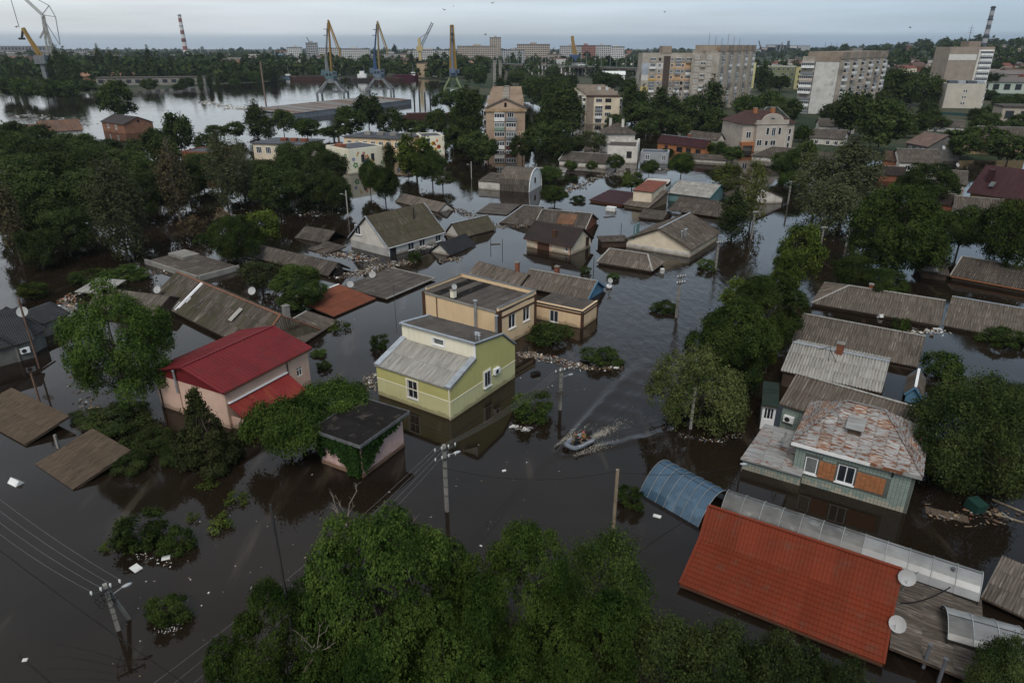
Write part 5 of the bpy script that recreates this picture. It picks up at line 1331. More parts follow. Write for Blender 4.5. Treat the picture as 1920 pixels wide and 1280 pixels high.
def balcony(parent, O, u, w, pm, glazed=True, d=1.1, h=2.6, nm=3, gm=None):
 """a loggia box hung on a facade; O is its lower left corner on the wall"""
 def mk():
  mb = MB()
  mb.box(0, -d, 0, w, -.002, .12, 0); mb.box(0, -d, .12, w, -d + .08, 1.05, 0); mb.box(0, -d + .082, .12, .08, -.002, 1.05, 0); mb.box(w - .08, -d + .082, .12, w, -.002, 1.05, 0)
  if glazed:
   mb.face([(.02, -d + .05, 1.06), (w - .02, -d + .05, 1.06), (w - .02, -d + .05, h), (.02, -d + .05, h)], 2)
   mb.face([(.04, -d + .05, 1.06), (.04, -d + .05, h), (.04, -.01, h), (.04, -.01, 1.06)], 2); mb.face([(w - .04, -d + .05, 1.06), (w - .04, -.01, 1.06), (w - .04, -.01, h), (w - .04, -d + .05, h)], 2)
   for k in range(nm + 2):
    x = (w - .1) * k / (nm + 1); mb.box(x, -d, 1.052, x + .1, -d + .1, h, 1)
   mb.box(0, -d, h - .12, w, -.01, h + .02, 1); mb.box(0, -d - .002, 1.0, w, -d + .1, 1.12, 1)
  return mb.mesh('balcony', pm, PVC, gm or GLASS)
 me = cached(('bal', round(w, 2), pm.name, glazed, round(d, 2), nm, (gm or GLASS).name), mk)
 O, u = Vector(O), Vector(u).normalized(); n = u.cross(Z3)
 return obj('balcony', me, parent, frame(O, u, -n, Z3))
def blk(name, label, A, B, W, ty, wall, C=None, roofm=None, zg=0., cat='apartment block', para=.5, group=None, oh=0):
 h = House(name, label, A, B, C or A, zg, oh, cat, group, W=W)
 a = G(*A, zg); h.ze = height(a, ty); h.zg = zg
 mb = MB(); L, Wd = h.L / 2, h.W / 2
 for k in 'frbl':
  o, u, ln = h.side(k, h.L, h.W); wall_rect(mb, o, u, ln, zg - 3, h.ze, [])
 obj('wall', (mb, wall), h.root)
 mb = MB(); mb.box(-L + .3, -Wd + .3, h.ze - .4, L - .3, Wd - .3, h.ze - .02); h.deck_o = obj('roof', (mb, roofm or FELT), h.root)
 if para:
  p = MB(); z = h.ze
  for b in ((-L, -Wd, L, -Wd + .35), (-L, Wd - .35, L, Wd), (-L, -Wd + .35, -L + .35, Wd - .35), (L - .35, -Wd + .35, L, Wd - .35)): p.box(b[0], b[1], z + .003, b[2], b[3], z + para)
  obj('parapet', (p, wall), h.deck_o)
 return h
def panel_slabs(h, k, floors, fh, cols, mfn, ztop, out=.05, u0=0, u1=None):
 """cladding panels of a panel block with recessed joints"""
 o, u, ln = h.side(k); n = u.cross(Z3); u1 = u1 or ln; w = (u1 - u0) / cols
 for f in range(floors):
  for c in range(cols):
   m = mfn(f, c)
   if m is None: continue
   mw = w - .08; mh = fh - .08
   me = cached(('slab', round(mw, 2), round(mh, 2), m.name), lambda: (lambda q: (q.box(0, -.06, 0, mw, .0, mh), q.mesh('panel', m))[1])(MB()))
   obj('panel', me, h.root, frame(Vector(o) + u * (u0 + c * w + .04) + Z3 * (ztop - (f + 1) * fh + .04) + n * .004, u, -n, Z3))
BAL_W, BAL_GREEN, BAL_PINK, BAL_GREY, BAL_BROWN = WHITE, mat('pale_green_sheet', (.20, .27, .21), (.16, .22, .17)), mat('pale_pink_sheet', (.52, .42, .36), (.44, .36, .31)), mat('grey_sheet', (.20, .215, .225), (.15, .16, .17)), mat('dark_red_sheet', (.085, .04, .04), (.06, .03, .03))
BAL_TAN, BAL_YEL = mat('tan_sheet', (.46, .31, .17), (.38, .26, .14)), mat('amber_sheet', (.50, .30, .06), (.42, .25, .05))
# five storey block with the gabled end
h = blk('apartment_block', 'five storey brown block with a gabled end wall standing in the flood', (912, 284), (984, 284), 78, 204.5, FIVE, para=0)
ze = h.ze; fh = 2.72; L = h.L
panel_slabs(h, 'f', 5, fh, 4, lambda f, c: FIVE if c in (0, 3) else None, ze - .7)
bc = [[(BAL_W, 1), (BAL_GREY, 0)], [(BAL_GREEN, 1), (BAL_PINK, 1)], [(FIVE, 1), (BAL_GREY, 1)], [(BAL_W, 1), (BAL_BROWN, 1)], [(FIVE, 1), (BAL_GREY, 1)]]
for f in range(5):
 for c in range(2):
  balcony(h.root, (-L / 2 + L * (.215 + .30 * c), -h.W / 2 - .06, ze - .75 - (f + 1) * fh), X3, L * .26, bc[f][c][0], bool(bc[f][c][1]), 1.2, 2.35, 3, CURTAIN if (f, c) in ((1, 0), (2, 1)) else GLASS)
 if not bc[f][1][1]: far_window(h.root, (L * .05, -h.W / 2, ze - .75 - (f + 1) * fh + 1), X3, 1.9, 1.4, 2)
mb = MB(); mb.prism([(-L / 2 - .4, 0), (L / 2 + .4, 0), (L / 2 + .4, .8), (-L / 2 - .4, .8)], (0, -h.W / 2 - .5, ze - .75), X3, Z3, (0, 1.2, 0)); obj('cornice', (mb, mat('rusty_cornice', (.26, .17, .09), (.36, .27, .18), rough=.9, scale=.6)), h.root)
mb = MB(); mb.prism([(-L / 2 - .2, 0), (L / 2 + .2, 0), (0, 2.7)], (0, -h.W / 2 + .1, ze + .06), X3, Z3, (0, .5, 0)); obj('gable_wall', (mb, FIVE), h.root)
add_window(h.root, (-.35, -h.W / 2 + .08, ze + .5), X3, .7, 1.3, 'dark')
for sx in (-1, 1):
 mb = MB(); mb.obox((sx * (L / 2 + .35), -h.W / 2 - .3, ze + .08), (-sx * (L / 2 + .35), 0, 2.75), (0, 5, 0), (0, 0, .12)); obj('roof_slope', (mb, SLATE), h.deck_o)
for k in range(5):
 yy = -h.W / 2 + 5 + k * 15
 for sx in (-1, 1):
  mb = MB(); mb.box(sx * 1.2 if sx > 0 else -L / 2 + .3, yy, ze, L / 2 - .3 if sx > 0 else -1.2, yy + .5, ze + 2.6 + .12 * k); obj('fire_wall', (mb, FIVE), h.deck_o)
 mb = MB(); mb.box(-1.0, yy + 2, ze + .3, 1.0, yy + 4, ze + 3.2); obj('stair_head', (mb, PANEL), h.deck_o)
for f in range(5):
 for c in range(9): balcony(h.root, (-L / 2, h.W / 2 - 4 - c * 8, ze - .75 - (f + 1) * fh), -Y3, 3.2, random.choice((BAL_W, BAL_GREY, PANEL)), True, 1.0, 2.4, 2) if c > 4 else None
# five storey block B
h = blk('apartment_block', 'five storey block with a cream front and tan corner between tall poplars', (1098, 233), (1160, 233), 60, 180, PLASTER_C, para=0)
ze = h.ze; L = h.L; fh = 2.72
side_quad(h, 'f', 0, -1, L * .22, ze - .4, .08, PANEL_WARM, 'corner_facing')
side_quad(h, 'f', -.3, ze - .38, L + .3, ze + .15, .3, BROWN_TRIM, 'cornice')
for f in range(4):
 z_ = ze - .7 - (f + 1) * fh
 if f in (1, 2): balcony(h.root, (-L / 2 + L * .26, -h.W / 2, z_), X3, L * .22, BAL_GREY if f == 1 else BAL_W, True, .8, 2.35, 3)
 else: far_window(h.root, (-L / 2 + L * .28, -h.W / 2, z_ + .9), X3, 2.6, 1.5, 2)
 far_window(h.root, (-L / 2 + L * .56, -h.W / 2, z_ + .9), X3, 2.5, 1.5, 2, BROWN_TRIM if f < 2 else PVC)
 for c in range(6): balcony(h.root, (-L / 2, -h.W / 2 + 8 + c * 9, z_), -Y3, 3.4, random.choice((BAL_GREY, PANEL, BAL_W)), c % 2 == 0, 1.1, 2.4, 2)
 if f < 2: balcony(h.root, (L / 2, -h.W / 2 + 1, z_), Y3, 3., BAL_GREY, True, 1.1, 2.4, 2)
for k in range(5):
 yy = -h.W / 2 + 6 + k * 11; mb = MB(); mb.box(-L / 2 + .3, yy, ze - .02, L / 2 - .3, yy + .5, ze + 1.6 + .1 * k); obj('fire_wall', (mb, PANEL_WARM), h.deck_o)
dish(0, 0, 0, .9, 190, 'left of two satellite dishes on the cream five storey block roof', h.world(-1, -h.W / 2 + 8, ze + 1.2), mast=1.2)
dish(0, 0, 0, .9, 200, 'right of two satellite dishes on the cream five storey block roof', h.world(2.2, -h.W / 2 + 8, ze + 1.2), mast=1.2)
# nine storey block C, front slab
h = blk('apartment_block', 'long nine storey panel block whose balconies are painted peach, amber and white', (1198, 206), (1301, 206), 13, 103, PANEL, para=.8)
ze, L, fh = h.ze, h.L, 2.75; print('C', L, ze)
MPL = mat('peach_panel', (.55, .37, .22), (.47, .31, .19)); MBL = mat('lavender_panel', (.36, .38, .43), (.30, .32, .36)); MWH = mat('white_panel', (.60, .58, .54), (.52, .50, .47)); MYE = mat('buttercup_panel', (.55, .44, .19), (.47, .37, .17))
def cm(f, c):
 if c == 0: return (PANEL, MBL, MBL, MWH, PANEL, MYE, MYE, PANEL, PANEL)[f]
 if c in (1, 2): return (PANEL, MWH, PANEL, MPL, PANEL, PANEL, PANEL, PANEL, PANEL)[f]
 if c == 3: return None
 if c in (4, 5, 6): return (PANEL, MPL, PANEL, MPL, PANEL, PANEL, PANEL, PANEL, PANEL)[f]
 return PANEL
panel_slabs(h, 'f', 9, fh, 8, cm, ze - 1.0)
side_quad(h, 'f', L * .375 + .1, 0, L * .5 - .1, ze - .6, .02, mat('stair_glass', (.085, .065, .055), (.06, .045, .04)), 'stair_glazing')
w8 = L / 8
for f in range(9):
 z_ = ze - 1.0 - (f + 1) * fh
 for c in (1, 4.6, 6.1, 7.05):
  pm = {1: (PANEL, BAL_W, PANEL, BAL_YEL, BAL_GREY, BAL_W, BAL_W, PANEL, PANEL), 4.6: (BAL_GREY, MPL, BAL_GREY, BAL_TAN, PANEL, BAL_W, PANEL, PANEL, PANEL)}.get(c, (PANEL, MPL, BAL_W, MPL, BAL_GREY, BAL_W, BAL_GREY, PANEL, PANEL))[f]
  balcony(h.root, (-L / 2 + w8 * (c + .12), -h.W / 2 - .06, z_), X3, w8 * .76 if c != 7.05 else w8 * .4, pm, (f + int(c)) % 4 != 3, .9, 2.45, 3)
 for c in (.3, 2.3, 4.05, 5.6, 7.55):
  if c == .3: continue
  far_window(h.root, (-L / 2 + w8 * c, -h.W / 2 - .06, z_ + .95), X3, 1.3, 1.4, 1, random.choice((PVC, PVC, BROWN_TRIM)))
mb = MB(); mb.box(-L * .16, -h.W / 2 - .3, ze + .82, -L * .0, h.W / 2 - 5, ze + 4.0); obj('lift_house', (mb, PANEL_WARM), h.deck_o)
# slab 2, turned away to the right
h = blk('apartment_block', 'taller brown nine storey block turning away with deep balcony bays', (1333, 210), (1404, 196), 12.5, 100, PANEL, para=1.2)
ze, L, W = h.ze, h.L, h.W; print('C2', L, ze)
panel_slabs(h, 'l', 9, 2.75, 3, lambda f, c: PANEL, ze - .8)
for f in range(9):
 z_ = ze - .8 - (f + 1) * 2.75
 for a in (.14, .62): far_window(h.root, (-L / 2, W / 2 - W * a, z_ + .9), -Y3, 2.2, 1.5, 2)
 balcony(h.root, (-L / 2 - .06, W / 2 - W * .40, z_), -Y3, 2.4, random.choice((BAL_GREY, BAL_W, PANEL)), True, .9, 2.4, 2) if f % 2 else None
nb = 5
for b in range(nb):
 u0 = L * b / nb
 mb = MB(); mb.box(-L / 2 + u0, -W / 2 - 1.3, 0, -L / 2 + u0 + L / nb * .30, -W / 2 - .003, ze + .5); obj('bay_wall', (mb, PANEL), h.root)
 mb = MB(); mb.box(-L / 2 + u0 + .5, -W / 2 - 1.0, ze + .8, -L / 2 + u0 + L / nb * .75, W / 2 - 1, ze + 3.6); obj('roof_house', (mb, PANEL_WARM), h.deck_o)
 for f in range(9):
  z_ = ze - .8 - (f + 1) * 2.75
  balcony(h.root, (-L / 2 + u0 + L / nb * .34, -W / 2, z_), X3, L / nb * .28, random.choice((PANEL, BAL_W, BAL_GREY, PANEL)), f % 3 != 2, 1.5, 2.4, 3)
  far_window(h.root, (-L / 2 + u0 + L / nb * .72, -W / 2, z_ + .9), X3, 1.6, 1.5, 1)
for k in range(6):
 mb = MB(); xx = -L / 2 + 4 + k * L / 6.5; mb.tube((xx, 0, ze + 3), (xx, 0, ze + 9 - (k % 3)), .09, .05, 4)
 for q in range(3): mb.beam((xx - .8, 0, ze + 8 - (k % 3) - q * .8), (xx + .8, 0, ze + 8 - (k % 3) - q * .8), .06)
 obj('roof_aerial', (mb, DARK_METAL), h.deck_o)
# nine storey block E with the white brick end
h = blk('apartment_block', 'nine storey panel block with a blank white brick end wall', (1557, 219), (1645, 197), 16.5, 112, PANEL, para=1.2)
ze, L, W = h.ze, h.L, h.W; print('E', L, ze)
o, u, ln = h.side('l')
side_quad(h, 'l', 6.3, -1, ln - .05, ze - .9, .55, SILICATE, 'white_end_wall')
side_quad(h, 'l', 5.8, ze - .88, ln + .1, ze + 1.3, .7, PANEL_WARM, 'parapet_band')
for f in range(9):
 z_ = ze - 1.0 - (f + 1) * 2.75
 balcony(h.root, Vector(o) + u * .3 + Z3 * z_, u, 5.6, (BAL_W, BAL_GREY, BAL_PINK, BAL_W, BAL_W, BAL_GREY, BAL_W, BAL_GREY, BAL_W)[f], f not in (1, 5), 1.4, 2.45, 5)
nb = 6
for b in range(nb):
 u0 = L * b / nb
 side_quad(h, 'f', u0 + .2, 0, u0 + L / nb * .42, ze - .8, .5, SILICATE if b % 2 == 0 else PANEL, 'facade_strip')
 mb = MB(); mb.box(-L / 2 + u0 + .8, -W / 2 - .8, ze + .2, -L / 2 + u0 + L / nb * .88, W / 2 - 2, ze + 3.2); obj('roof_house', (mb, PANEL_WARM), h.deck_o)
 mb = MB(); mb.box(-L / 2 + u0 - .25, -W / 2 - 1.9, 0, -L / 2 + u0 + .15, -W / 2 - .003, ze - .2); obj('fin_wall', (mb, PANEL), h.root)
 for f in range(9):
  z_ = ze - 1.0 - (f + 1) * 2.75
  balcony(h.root, (-L / 2 + u0 + L / nb * .46, -W / 2, z_), X3, L / nb * .30, random.choice((BAL_W, BAL_W, BAL_GREY, BAL_PINK, PANEL)), f % 4 != 3, 1.6, 2.4, 3)
  far_window(h.root, (-L / 2 + u0 + L / nb * .82, -W / 2, z_ + .9), X3, 1.5, 1.5, 1)
for k in range(5):
 mb = MB(); xx = -L / 2 + 6 + k * 9; mb.tube((xx, 1, ze + 2), (xx, 1, ze + 7), .09, .05, 4)
 for q in range(3): mb.beam((xx - .9, 1, ze + 6.8 - q * .8), (xx + .9, 1, ze + 6.8 - q * .8), .06)
 obj('roof_aerial', (mb, DARK_METAL), h.deck_o)
# tower on the right, white office below it, green striped block
h = blk('apartment_block', 'nine storey brick tower with a white band near the top, below the leaning chimney', (1761, 184), (1842, 184), 15, 90, mat('tan_brick', (.33, .275, .225), (.265, .22, .18), scale=.3), zg=2.0)
ze, L = h.ze, h.L
side_quad(h, 'f', .0, ze - 6.5, L * .63, ze - 3.4, .12, MWH, 'white_band'); side_quad(h, 'f', L * .66, 2, L, ze - 1, .02, MWH, 'bay_strip'); side_quad(h, 'f', L * .635, 0, L * .655, ze, .25, PANEL, 'fin_wall')
for f in range(9): balcony(h.root, (-L / 2 + L * .70, -h.W / 2 - .03, ze - 1.2 - (f + 1) * 2.85), X3, L * .27, BAL_W, True, 1., 2.4, 5)
for k in range(10):
 if k == 1: continue
 side_quad(h, 'f', .05, ze - 2.85 * (k + 1) - .09, L * .625, ze - 2.85 * (k + 1), .04, PANEL, 'string_course')
mb = MB(); mb.box(-L * .05, -5, ze + .5, L * .22, 3, ze + 3.4); obj('lift_house', (mb, PANEL_WARM), h.deck_o)
mb = MB(); mb.tube((1, 0, ze + 3), (1, 0, ze + 12), .15, .08, 4); [mb.beam((-.5, 0, ze + 8 + q * 1.2), (2.5, 0, ze + 8 + q * 1.2), .1) for q in range(3)]; obj('roof_aerial', (mb, DARK_METAL), h.deck_o)
h = blk('office_block', 'blank cream walled four storey block with one column of small windows', (1764, 213), (1836, 214), 13, 159, mat('cream_panel', (.50, .455, .385), (.43, .39, .33), scale=.3), zg=0, cat='office block', roofm=mat('grey_blue_roof', (.10, .115, .14), (.08, .09, .11)))
ze, L = h.ze, h.L
for f in range(4): far_window(h.root, (-L / 2 + L * .44, -h.W / 2, ze - 3.4 - f * 2.75), X3, .8, 1.3, 0); far_window(h.root, (-L / 2 + L * .50, -h.W / 2, ze - 3.4 - f * 2.75), X3, .8, 1.3, 0)
for f in range(4): balcony(h.root, (L / 2, -h.W / 2 + 1.5, ze - 3.9 - f * 2.75), Y3, 3, BAL_W, True, 1., 2.3, 2)
for k in range(4):
 mb = MB(); mb.box(-L / 2 + 1.2 + k * L * .24, -h.W / 2 + 2, ze + .5, -L / 2 + 1.2 + k * L * .24 + L * .19, -h.W / 2 + 5, ze + 1.7); obj('roof_vent_box', (mb, ZINC if k % 2 else MATS['grey_blue_roof']), h.deck_o)
h = blk('office_block', 'pale green building with white window bands behind a dark poplar', (1424, 166), (1486, 167), 14, 125, GREEN_PANEL, zg=.5, cat='office block')
ze, L = h.ze, h.L
for f in range(5):
 side_quad(h, 'f', 0, ze - 2.4 - f * 3.4, L, ze - 1.2 - f * 3.4 + .3, .0 + .05, GREEN_PANEL, 'band')
 for c in range(7): far_window(h.root, (-L / 2 + 1.2 + c * L / 7.2, -h.W / 2 - .06, ze - 2.6 - f * 3.4), X3, L / 14, 1.7, 0, MWH, GLASS if (c + f) % 2 else CURTAIN)
side_quad(h, 'f', -.2, ze, L + .2, ze + .55, .3, MWH, 'cornice')
h = blk('office_block', 'pale yellow end block beside the green banded building', (1487, 168), (1503, 169), 16, 127, YELLOW_PANEL, zg=.5, cat='office block')
for f in range(4): far_window(h.root, (-1, -h.W / 2, h.ze - 3.6 - f * 3.4), X3, 2.2, 1.8, 1, BROWN_TRIM)
h = blk('office_block', 'narrow pale yellow building edge left of the dark poplar', (1398, 166), (1412, 166), 14, 119, YELLOW_PANEL, zg=.5, cat='office block')
for f in range(4): far_window(h.root, (-1.5, -h.W / 2, h.ze - 3.6 - f * 3.4), X3, 2.2, 1.8, 1, BROWN_TRIM)
# mansion
h = blk('mansion', 'pale brick mansion with a curved pediment and brown mansard roof', (1388, 283), (1483, 281), 15, 233, mat('mansion_brick', (.44, .385, .325), (.35, .305, .26), scale=.5), cat='mansion', para=0)
ze, L, W = h.ze, h.L, h.W; print('mansion', L, ze)
MB_ = MATS['mansion_brick']
mb = MB(); mb.box(-L * .28, -W / 2 - 1.6, -2, L * .30, -W / 2 - .003, ze + .3); obj('front_bay', (mb, MB_), h.root)
mb = MB(); pp = [(-L * .30, 0), (L * .32, 0), (L * .32, .9), (L * .22, .9)] + [(L * (.01 + .20 * math.cos(math.pi * k / 10)), .9 + 2.0 * math.sin(math.pi * k / 10)) for k in range(1, 10)] + [(-L * .20, .9), (-L * .30, .9)]
mb.prism(pp, (0, -W / 2 - 1.75, ze + .303), X3, Z3, (0, .5, 0)); obj('pediment', (mb, MB_), h.root)
mb = MB(); mb.prism([(.7 * math.cos(math.pi * k / 8), .4 * math.sin(math.pi * k / 8)) for k in range(9)], (0, -W / 2 - 1.80, ze + 1.5), X3, Z3, (0, .06, 0)); obj('lunette_window', (mb, GLASS), h.root)
side_quad(h, 'f', L * .20, ze - .0, L * .82, ze + .28, 1.85, MB_, 'cornice')
h.ze = ze; h.L += 1.2; h.W += 1.2
pl = h.hip_planes(ze + 3.4, 4.5, 4.5)
h.roof(pl, ROOF_MAROON if False else mat('chestnut_tile', (.075, .042, .036), (.055, .032, .028)), MATS['chestnut_tile'], 1.1, 1.0, 'flat', 1, 0, lift=.06, name='roof_tile_course')
for xx in (-2.2, 3.6): chimney(h.deck_o, xx, -1.5, ze + 2.4, ze + 4.2, 1.1, BRICK_ORANGE)
yb = -W / 2 - 1.6
for u_, z_, w_, h_, n_ in ((-1.6, 4.1, 1.0, 2.2, 0), (.2, 3.7, 1.3, 2.6, 1), (2.3, 4.1, 1.0, 2.2, 0), (-1.6, .9, 1.1, 1.6, 0), (.2, .9, 1.8, 1.6, 1), (-4.2, .9, 1.6, 1.8, 1)): far_window(h.root, (u_, yb, z_ + ze - 8.6 + 1.4), X3, w_, h_, n_)
far_window(h.root, (-L / 2 + 1.2, -W / 2, ze - 4.2), X3, 1.6, 2, 1)
mb = MB(); mb.box(-L / 2 - .6, -W / 2 - 1.8, ze - 6.2, -L * .285, -W / 2 - .003, ze - 5.2); obj('brick_balcony', (mb, BRICK_ORANGE), h.root)
for xx in (-L / 2 - .4, -L * .31): 
 mb = MB(); mb.cbox((xx, -W / 2 - 1.6, ze - 8), (.4, .4, 3.6)); obj('brick_pillar', (mb, BRICK_ORANGE), h.root)
for a in range(3):
 for b in range(2): far_window(h.root, (L / 2 - 3.3 + b * 1.5, -W / 2, ze - 3.2 - a * 2.1), X3, .9, 1.7, 0)
# house pair with the crenellated parapet
h = House('house', 'pale stone house with a grey pyramid roof and two white chimneys', (1130, 255), (1192, 255), (1130, 255), 6.0, .5, W=9)
b0 = G(1163, 283); 
h.root.location = (G(1160, 287).x, G(1160, 287).y + 4.5, 0); h.ctr = Vector(h.root.location); h.L = 10.5; h.l = 9.5; h.ze = 5.6
h.rz = 0; h.root.rotation_euler.z = 0
h.roof(h.hip_planes(8.4, 5.0, 5.0), SLATE, SLATE, 1.1, 1.7, 'zig', 6, .03, lift=.03); h.walls(PLASTER_W, z1=5.5)
for xx, yy in ((-2.2, 1.5), (1.2, -1.5)): chimney(h.deck_o, xx, yy, 6.5, 9.6, .75, PLASTER_W)
h = blk('house', 'cream stone house with a stepped parapet and a single front window', (1138, 305), (1194, 307), 9, 273, PLASTER_W, cat='house', para=0)
far_window(h.root, (h.L * .14, -h.W / 2, h.ze - 3.2), X3, 1.4, 1.8, 1, BROWN_TRIM)
for k in range(5):
 mb = MB(); mb.box(h.L / 2 - .5, -h.W / 2 + k * h.W / 5, h.ze, h.L / 2, -h.W / 2 + (k + .7) * h.W / 5, h.ze + .5 + .45 * (k % 2) + k * .12); obj('merlon', (mb, PLASTER_W), h.deck_o)
 mb = MB(); mb.box(-h.L / 2 + k * h.L / 5, h.W / 2 - .5, h.ze, -h.L / 2 + (k + .7) * h.L / 5, h.W / 2, h.ze + .6 + .4 * (k % 2)); obj('merlon', (mb, PLASTER_W), h.deck_o)
h = blk('garage', 'grey blockwork garage with a bluish flat roof and two small windows', (1200, 305), (1252, 307), 6, 286, mat('grey_block', (.33, .34, .35), (.26, .27, .28)), cat='garage', para=.2, roofm=MATS['grey_blue_roof'])
for u_ in (-2.5, 2.): far_window(h.root, (u_, -h.W / 2, .8), X3, 1.2, 1.5, 1, PVC, CURTAIN)
h = quick('house', 'orange brick house with a long maroon metal roof', (1231, 267), (1322, 279), 2.6, 4.8, (1243, 253), (1328, 260), ROOF_MAROON, BRICK_ORANGE, oh=.3, kind='rib', n=4, sw=1.2, shh=3, lift=.01, cap=ZINC)
for a, w_ in ((.16, 1.2), (.42, 2.2), (.62, 1.8), (.82, 1.8)): h.window('f', h.l * a, .6, w_, 1.5, 'dark', .04)
chimney(h.deck_o, 1.0, .6, 4, 5.8, .8, BRICK)
quick('house', 'long low slate roof below the cream stepped parapet house', (1047, 301), (1137, 308), 1.3, 3.2, (1061, 284), (1150, 290), SLATE, PLASTER_W, oh=.2, cap=SLATE_PALE, verge=WHITE)
quick('house', 'hipped slate roof in front of the pale brick mansion', (1408, 292), (1508, 300), 1.4, 4.0, (1448, 275), (1494, 279), SLATE, PLASTER_W, oh=.3, hips='lr', cap=SLATE_PALE)
quick('shed', 'low slate shed roof between the grey garage and the hipped roof', (1284, 297), (1362, 302), .8, 2.0, (1290, 287), (1366, 292), SLATE, PLASTER_W, oh=.2)
slope('roof', 'white edged flat slab roof on the water left of the long slate roof', (985, 322), (1060, 324), (1000, 314), .9, 1.0, CONCRETE, 'flat', 1, 0, w=4, hh=3, wall=PLASTER_W)
# kindergarten
DOT = [mat('spot_%s' % n_, c_) for n_, c_ in (('orange', (.55, .19, .04)), ('red', (.42, .05, .03)), ('green', (.05, .24, .07)), ('blue', (.05, .12, .36)), ('yellow', (.6, .42, .05)))]
def spots(h, k, seed, n, flower=False):
 rg = random.Random(seed); o, u, ln = h.side(k); nn = u.cross(Z3)
 for i in range(n):
  a = rg.uniform(.7, ln - .7); z = rg.uniform(1.0, h.ze - .9); m = DOT[i % 5]; r = rg.uniform(.22, .62)
  mb = MB(); P = Vector(o) + u * a + Z3 * z + nn * .01
  if flower:
   for q in range(5):
    c = P + (u * math.cos(q * 1.2566 + i) + Z3 * math.sin(q * 1.2566 + i)) * r * .8
    mb.prism([(r * .45 * math.cos(k_ * math.pi / 4), r * .45 * math.sin(k_ * math.pi / 4)) for k_ in range(8)], c, u, Z3, nn * (.02 + q * .002))
  else: mb.prism([(r * math.cos(k_ * math.pi / 6), r * math.sin(k_ * math.pi / 6)) for k_ in range(12)], P, u, Z3, nn * .03)
  obj('painted_flower' if flower else 'painted_spot', (mb, m), h.root)
GBR = mat('slate_blue_roof', (.085, .088, .098), (.062, .064, .072), scale=.4)
h = blk('kindergarten', 'tan two storey kindergarten block with a grey roof and rooftop vent boxes', (648, 291), (762, 297), 12, 257, PLASTER_BEIGE, cat='kindergarten', para=0, roofm=GBR)
mb = MB(); mb.box(-h.L / 2 - .4, -h.W / 2 - .4, h.ze + .003, h.L / 2 + .4, h.W / 2 + .4, h.ze + .25); h.deck_o = obj('roof', (mb, GBR), h.root)
for k in range(8): far_window(h.root, (-h.L / 2 + 1.0 + k * 2.6, -h.W / 2, h.ze - 2.4), X3, 1.5, 1.6, 2)
for k in range(4):
 mb = MB(); mb.box(-h.L / 2 + 4 + k * 4.3, -1, h.ze + .253, -h.L / 2 + 6 + k * 4.3, .5, h.ze + 1.2); obj('vent_box', (mb, CONCRETE), h.deck_o)
h = blk('kindergarten', 'ivory kindergarten wing painted with large coloured spots', (793, 294), (834, 292), 9, 257, PLASTER_IVORY, cat='kindergarten', para=.15, roofm=GBR); spots(h, 'f', 3, 15)
h.window('f', h.L * .22, 1.6, .8, 2.2, 'dark', .04); h.window('f', h.L * .28 + .6, .6, 1.2, .9, 'dark', .04)
h = blk('kindergarten', 'cream kindergarten wing painted with coloured flowers', (657, 327), (722, 318), 11, 281, PLASTER_IVORY, cat='kindergarten', para=.1, roofm=GBR); spots(h, 'f', 8, 12, True); spots(h, 'l', 4, 5, True)
for a in (.34, .62): h.window('f', h.L * a, 2.6, .95, 1.9, 'dark', .04)
mb = MB(); mb.box(-h.L / 2 + .6, -1, h.ze, -h.L / 2 + 2.2, 2, h.ze + .8); obj('vent_box', (mb, BRICK), h.deck_o)
h = blk('school', 'pale building with a grey flat roof and brick vents deep in the flooded trees', (478, 300), (570, 304), 12, 269, PLASTER_C, cat='building', para=0, roofm=GBR)
mb = MB(); mb.box(-h.L / 2 - .4, -h.W / 2 - .4, h.ze + .003, h.L / 2 + .4, h.W / 2 + .4, h.ze + .25); h.deck_o = obj('roof', (mb, GBR), h.root)
for k in range(6): far_window(h.root, (-h.L / 2 + 1.0 + k * 3.0, -h.W / 2, h.ze - 2.6), X3, 1.7, 1.8, 2)
for k in range(3):
 mb = MB(); mb.box(-2 + k * 3.2, -1, h.ze + .253, -.2 + k * 3.2, .5, h.ze + 1.1); obj('vent_box', (mb, BRICK), h.deck_o)
h = blk('building', 'grey roofed brick annexe half hidden behind the sparse poplar', (345, 318), (404, 320), 9, 285, BRICK, cat='building', para=.2, roofm=GBR)
# left bank
h = quick('house', 'two storey orange brick house with a brown gable roof by the river', (187, 228), (231, 234), 3.3, 5.7, (204, 211), (248, 213), ROOF_BROWN, mat('dull_orange_brick', (.23, .115, .07), (.17, .085, .055), scale=.8), oh=.4, kind='flat', n=1, sw=2, shh=2)
add_window(h.root, (h.l / 2 + .05, -.4, 3.7), Y3, .8, .9, 'dark', .03)
for a in (.25, .6): h.window('f', h.l * a, 1.2, 1.2, 1.6, 'pvc', .05)
h = quick('hall', 'low hall with a broad rusty brown roof at the left edge by the river', (78, 249), (157, 244), 3.2, 6.5, (66, 221), (140, 226), mat('rust_brown_tin', (.155, .085, .055), (.11, .075, .06), rough=.8, scale=.5), PLASTER_W, oh=.4, kind='seam', n=1, amp=.05, sw=1.5, shh=4, cat='hall')
quick('hall', 'rust roofed hall continuing to the left picture edge', (-30, 256), (77, 250), 3.0, 5.6, (-50, 229), (64, 224), MATS['rust_brown_tin'], PLASTER_W, oh=.4, kind='seam', n=1, amp=.05, sw=1.5, shh=4, cat='hall')
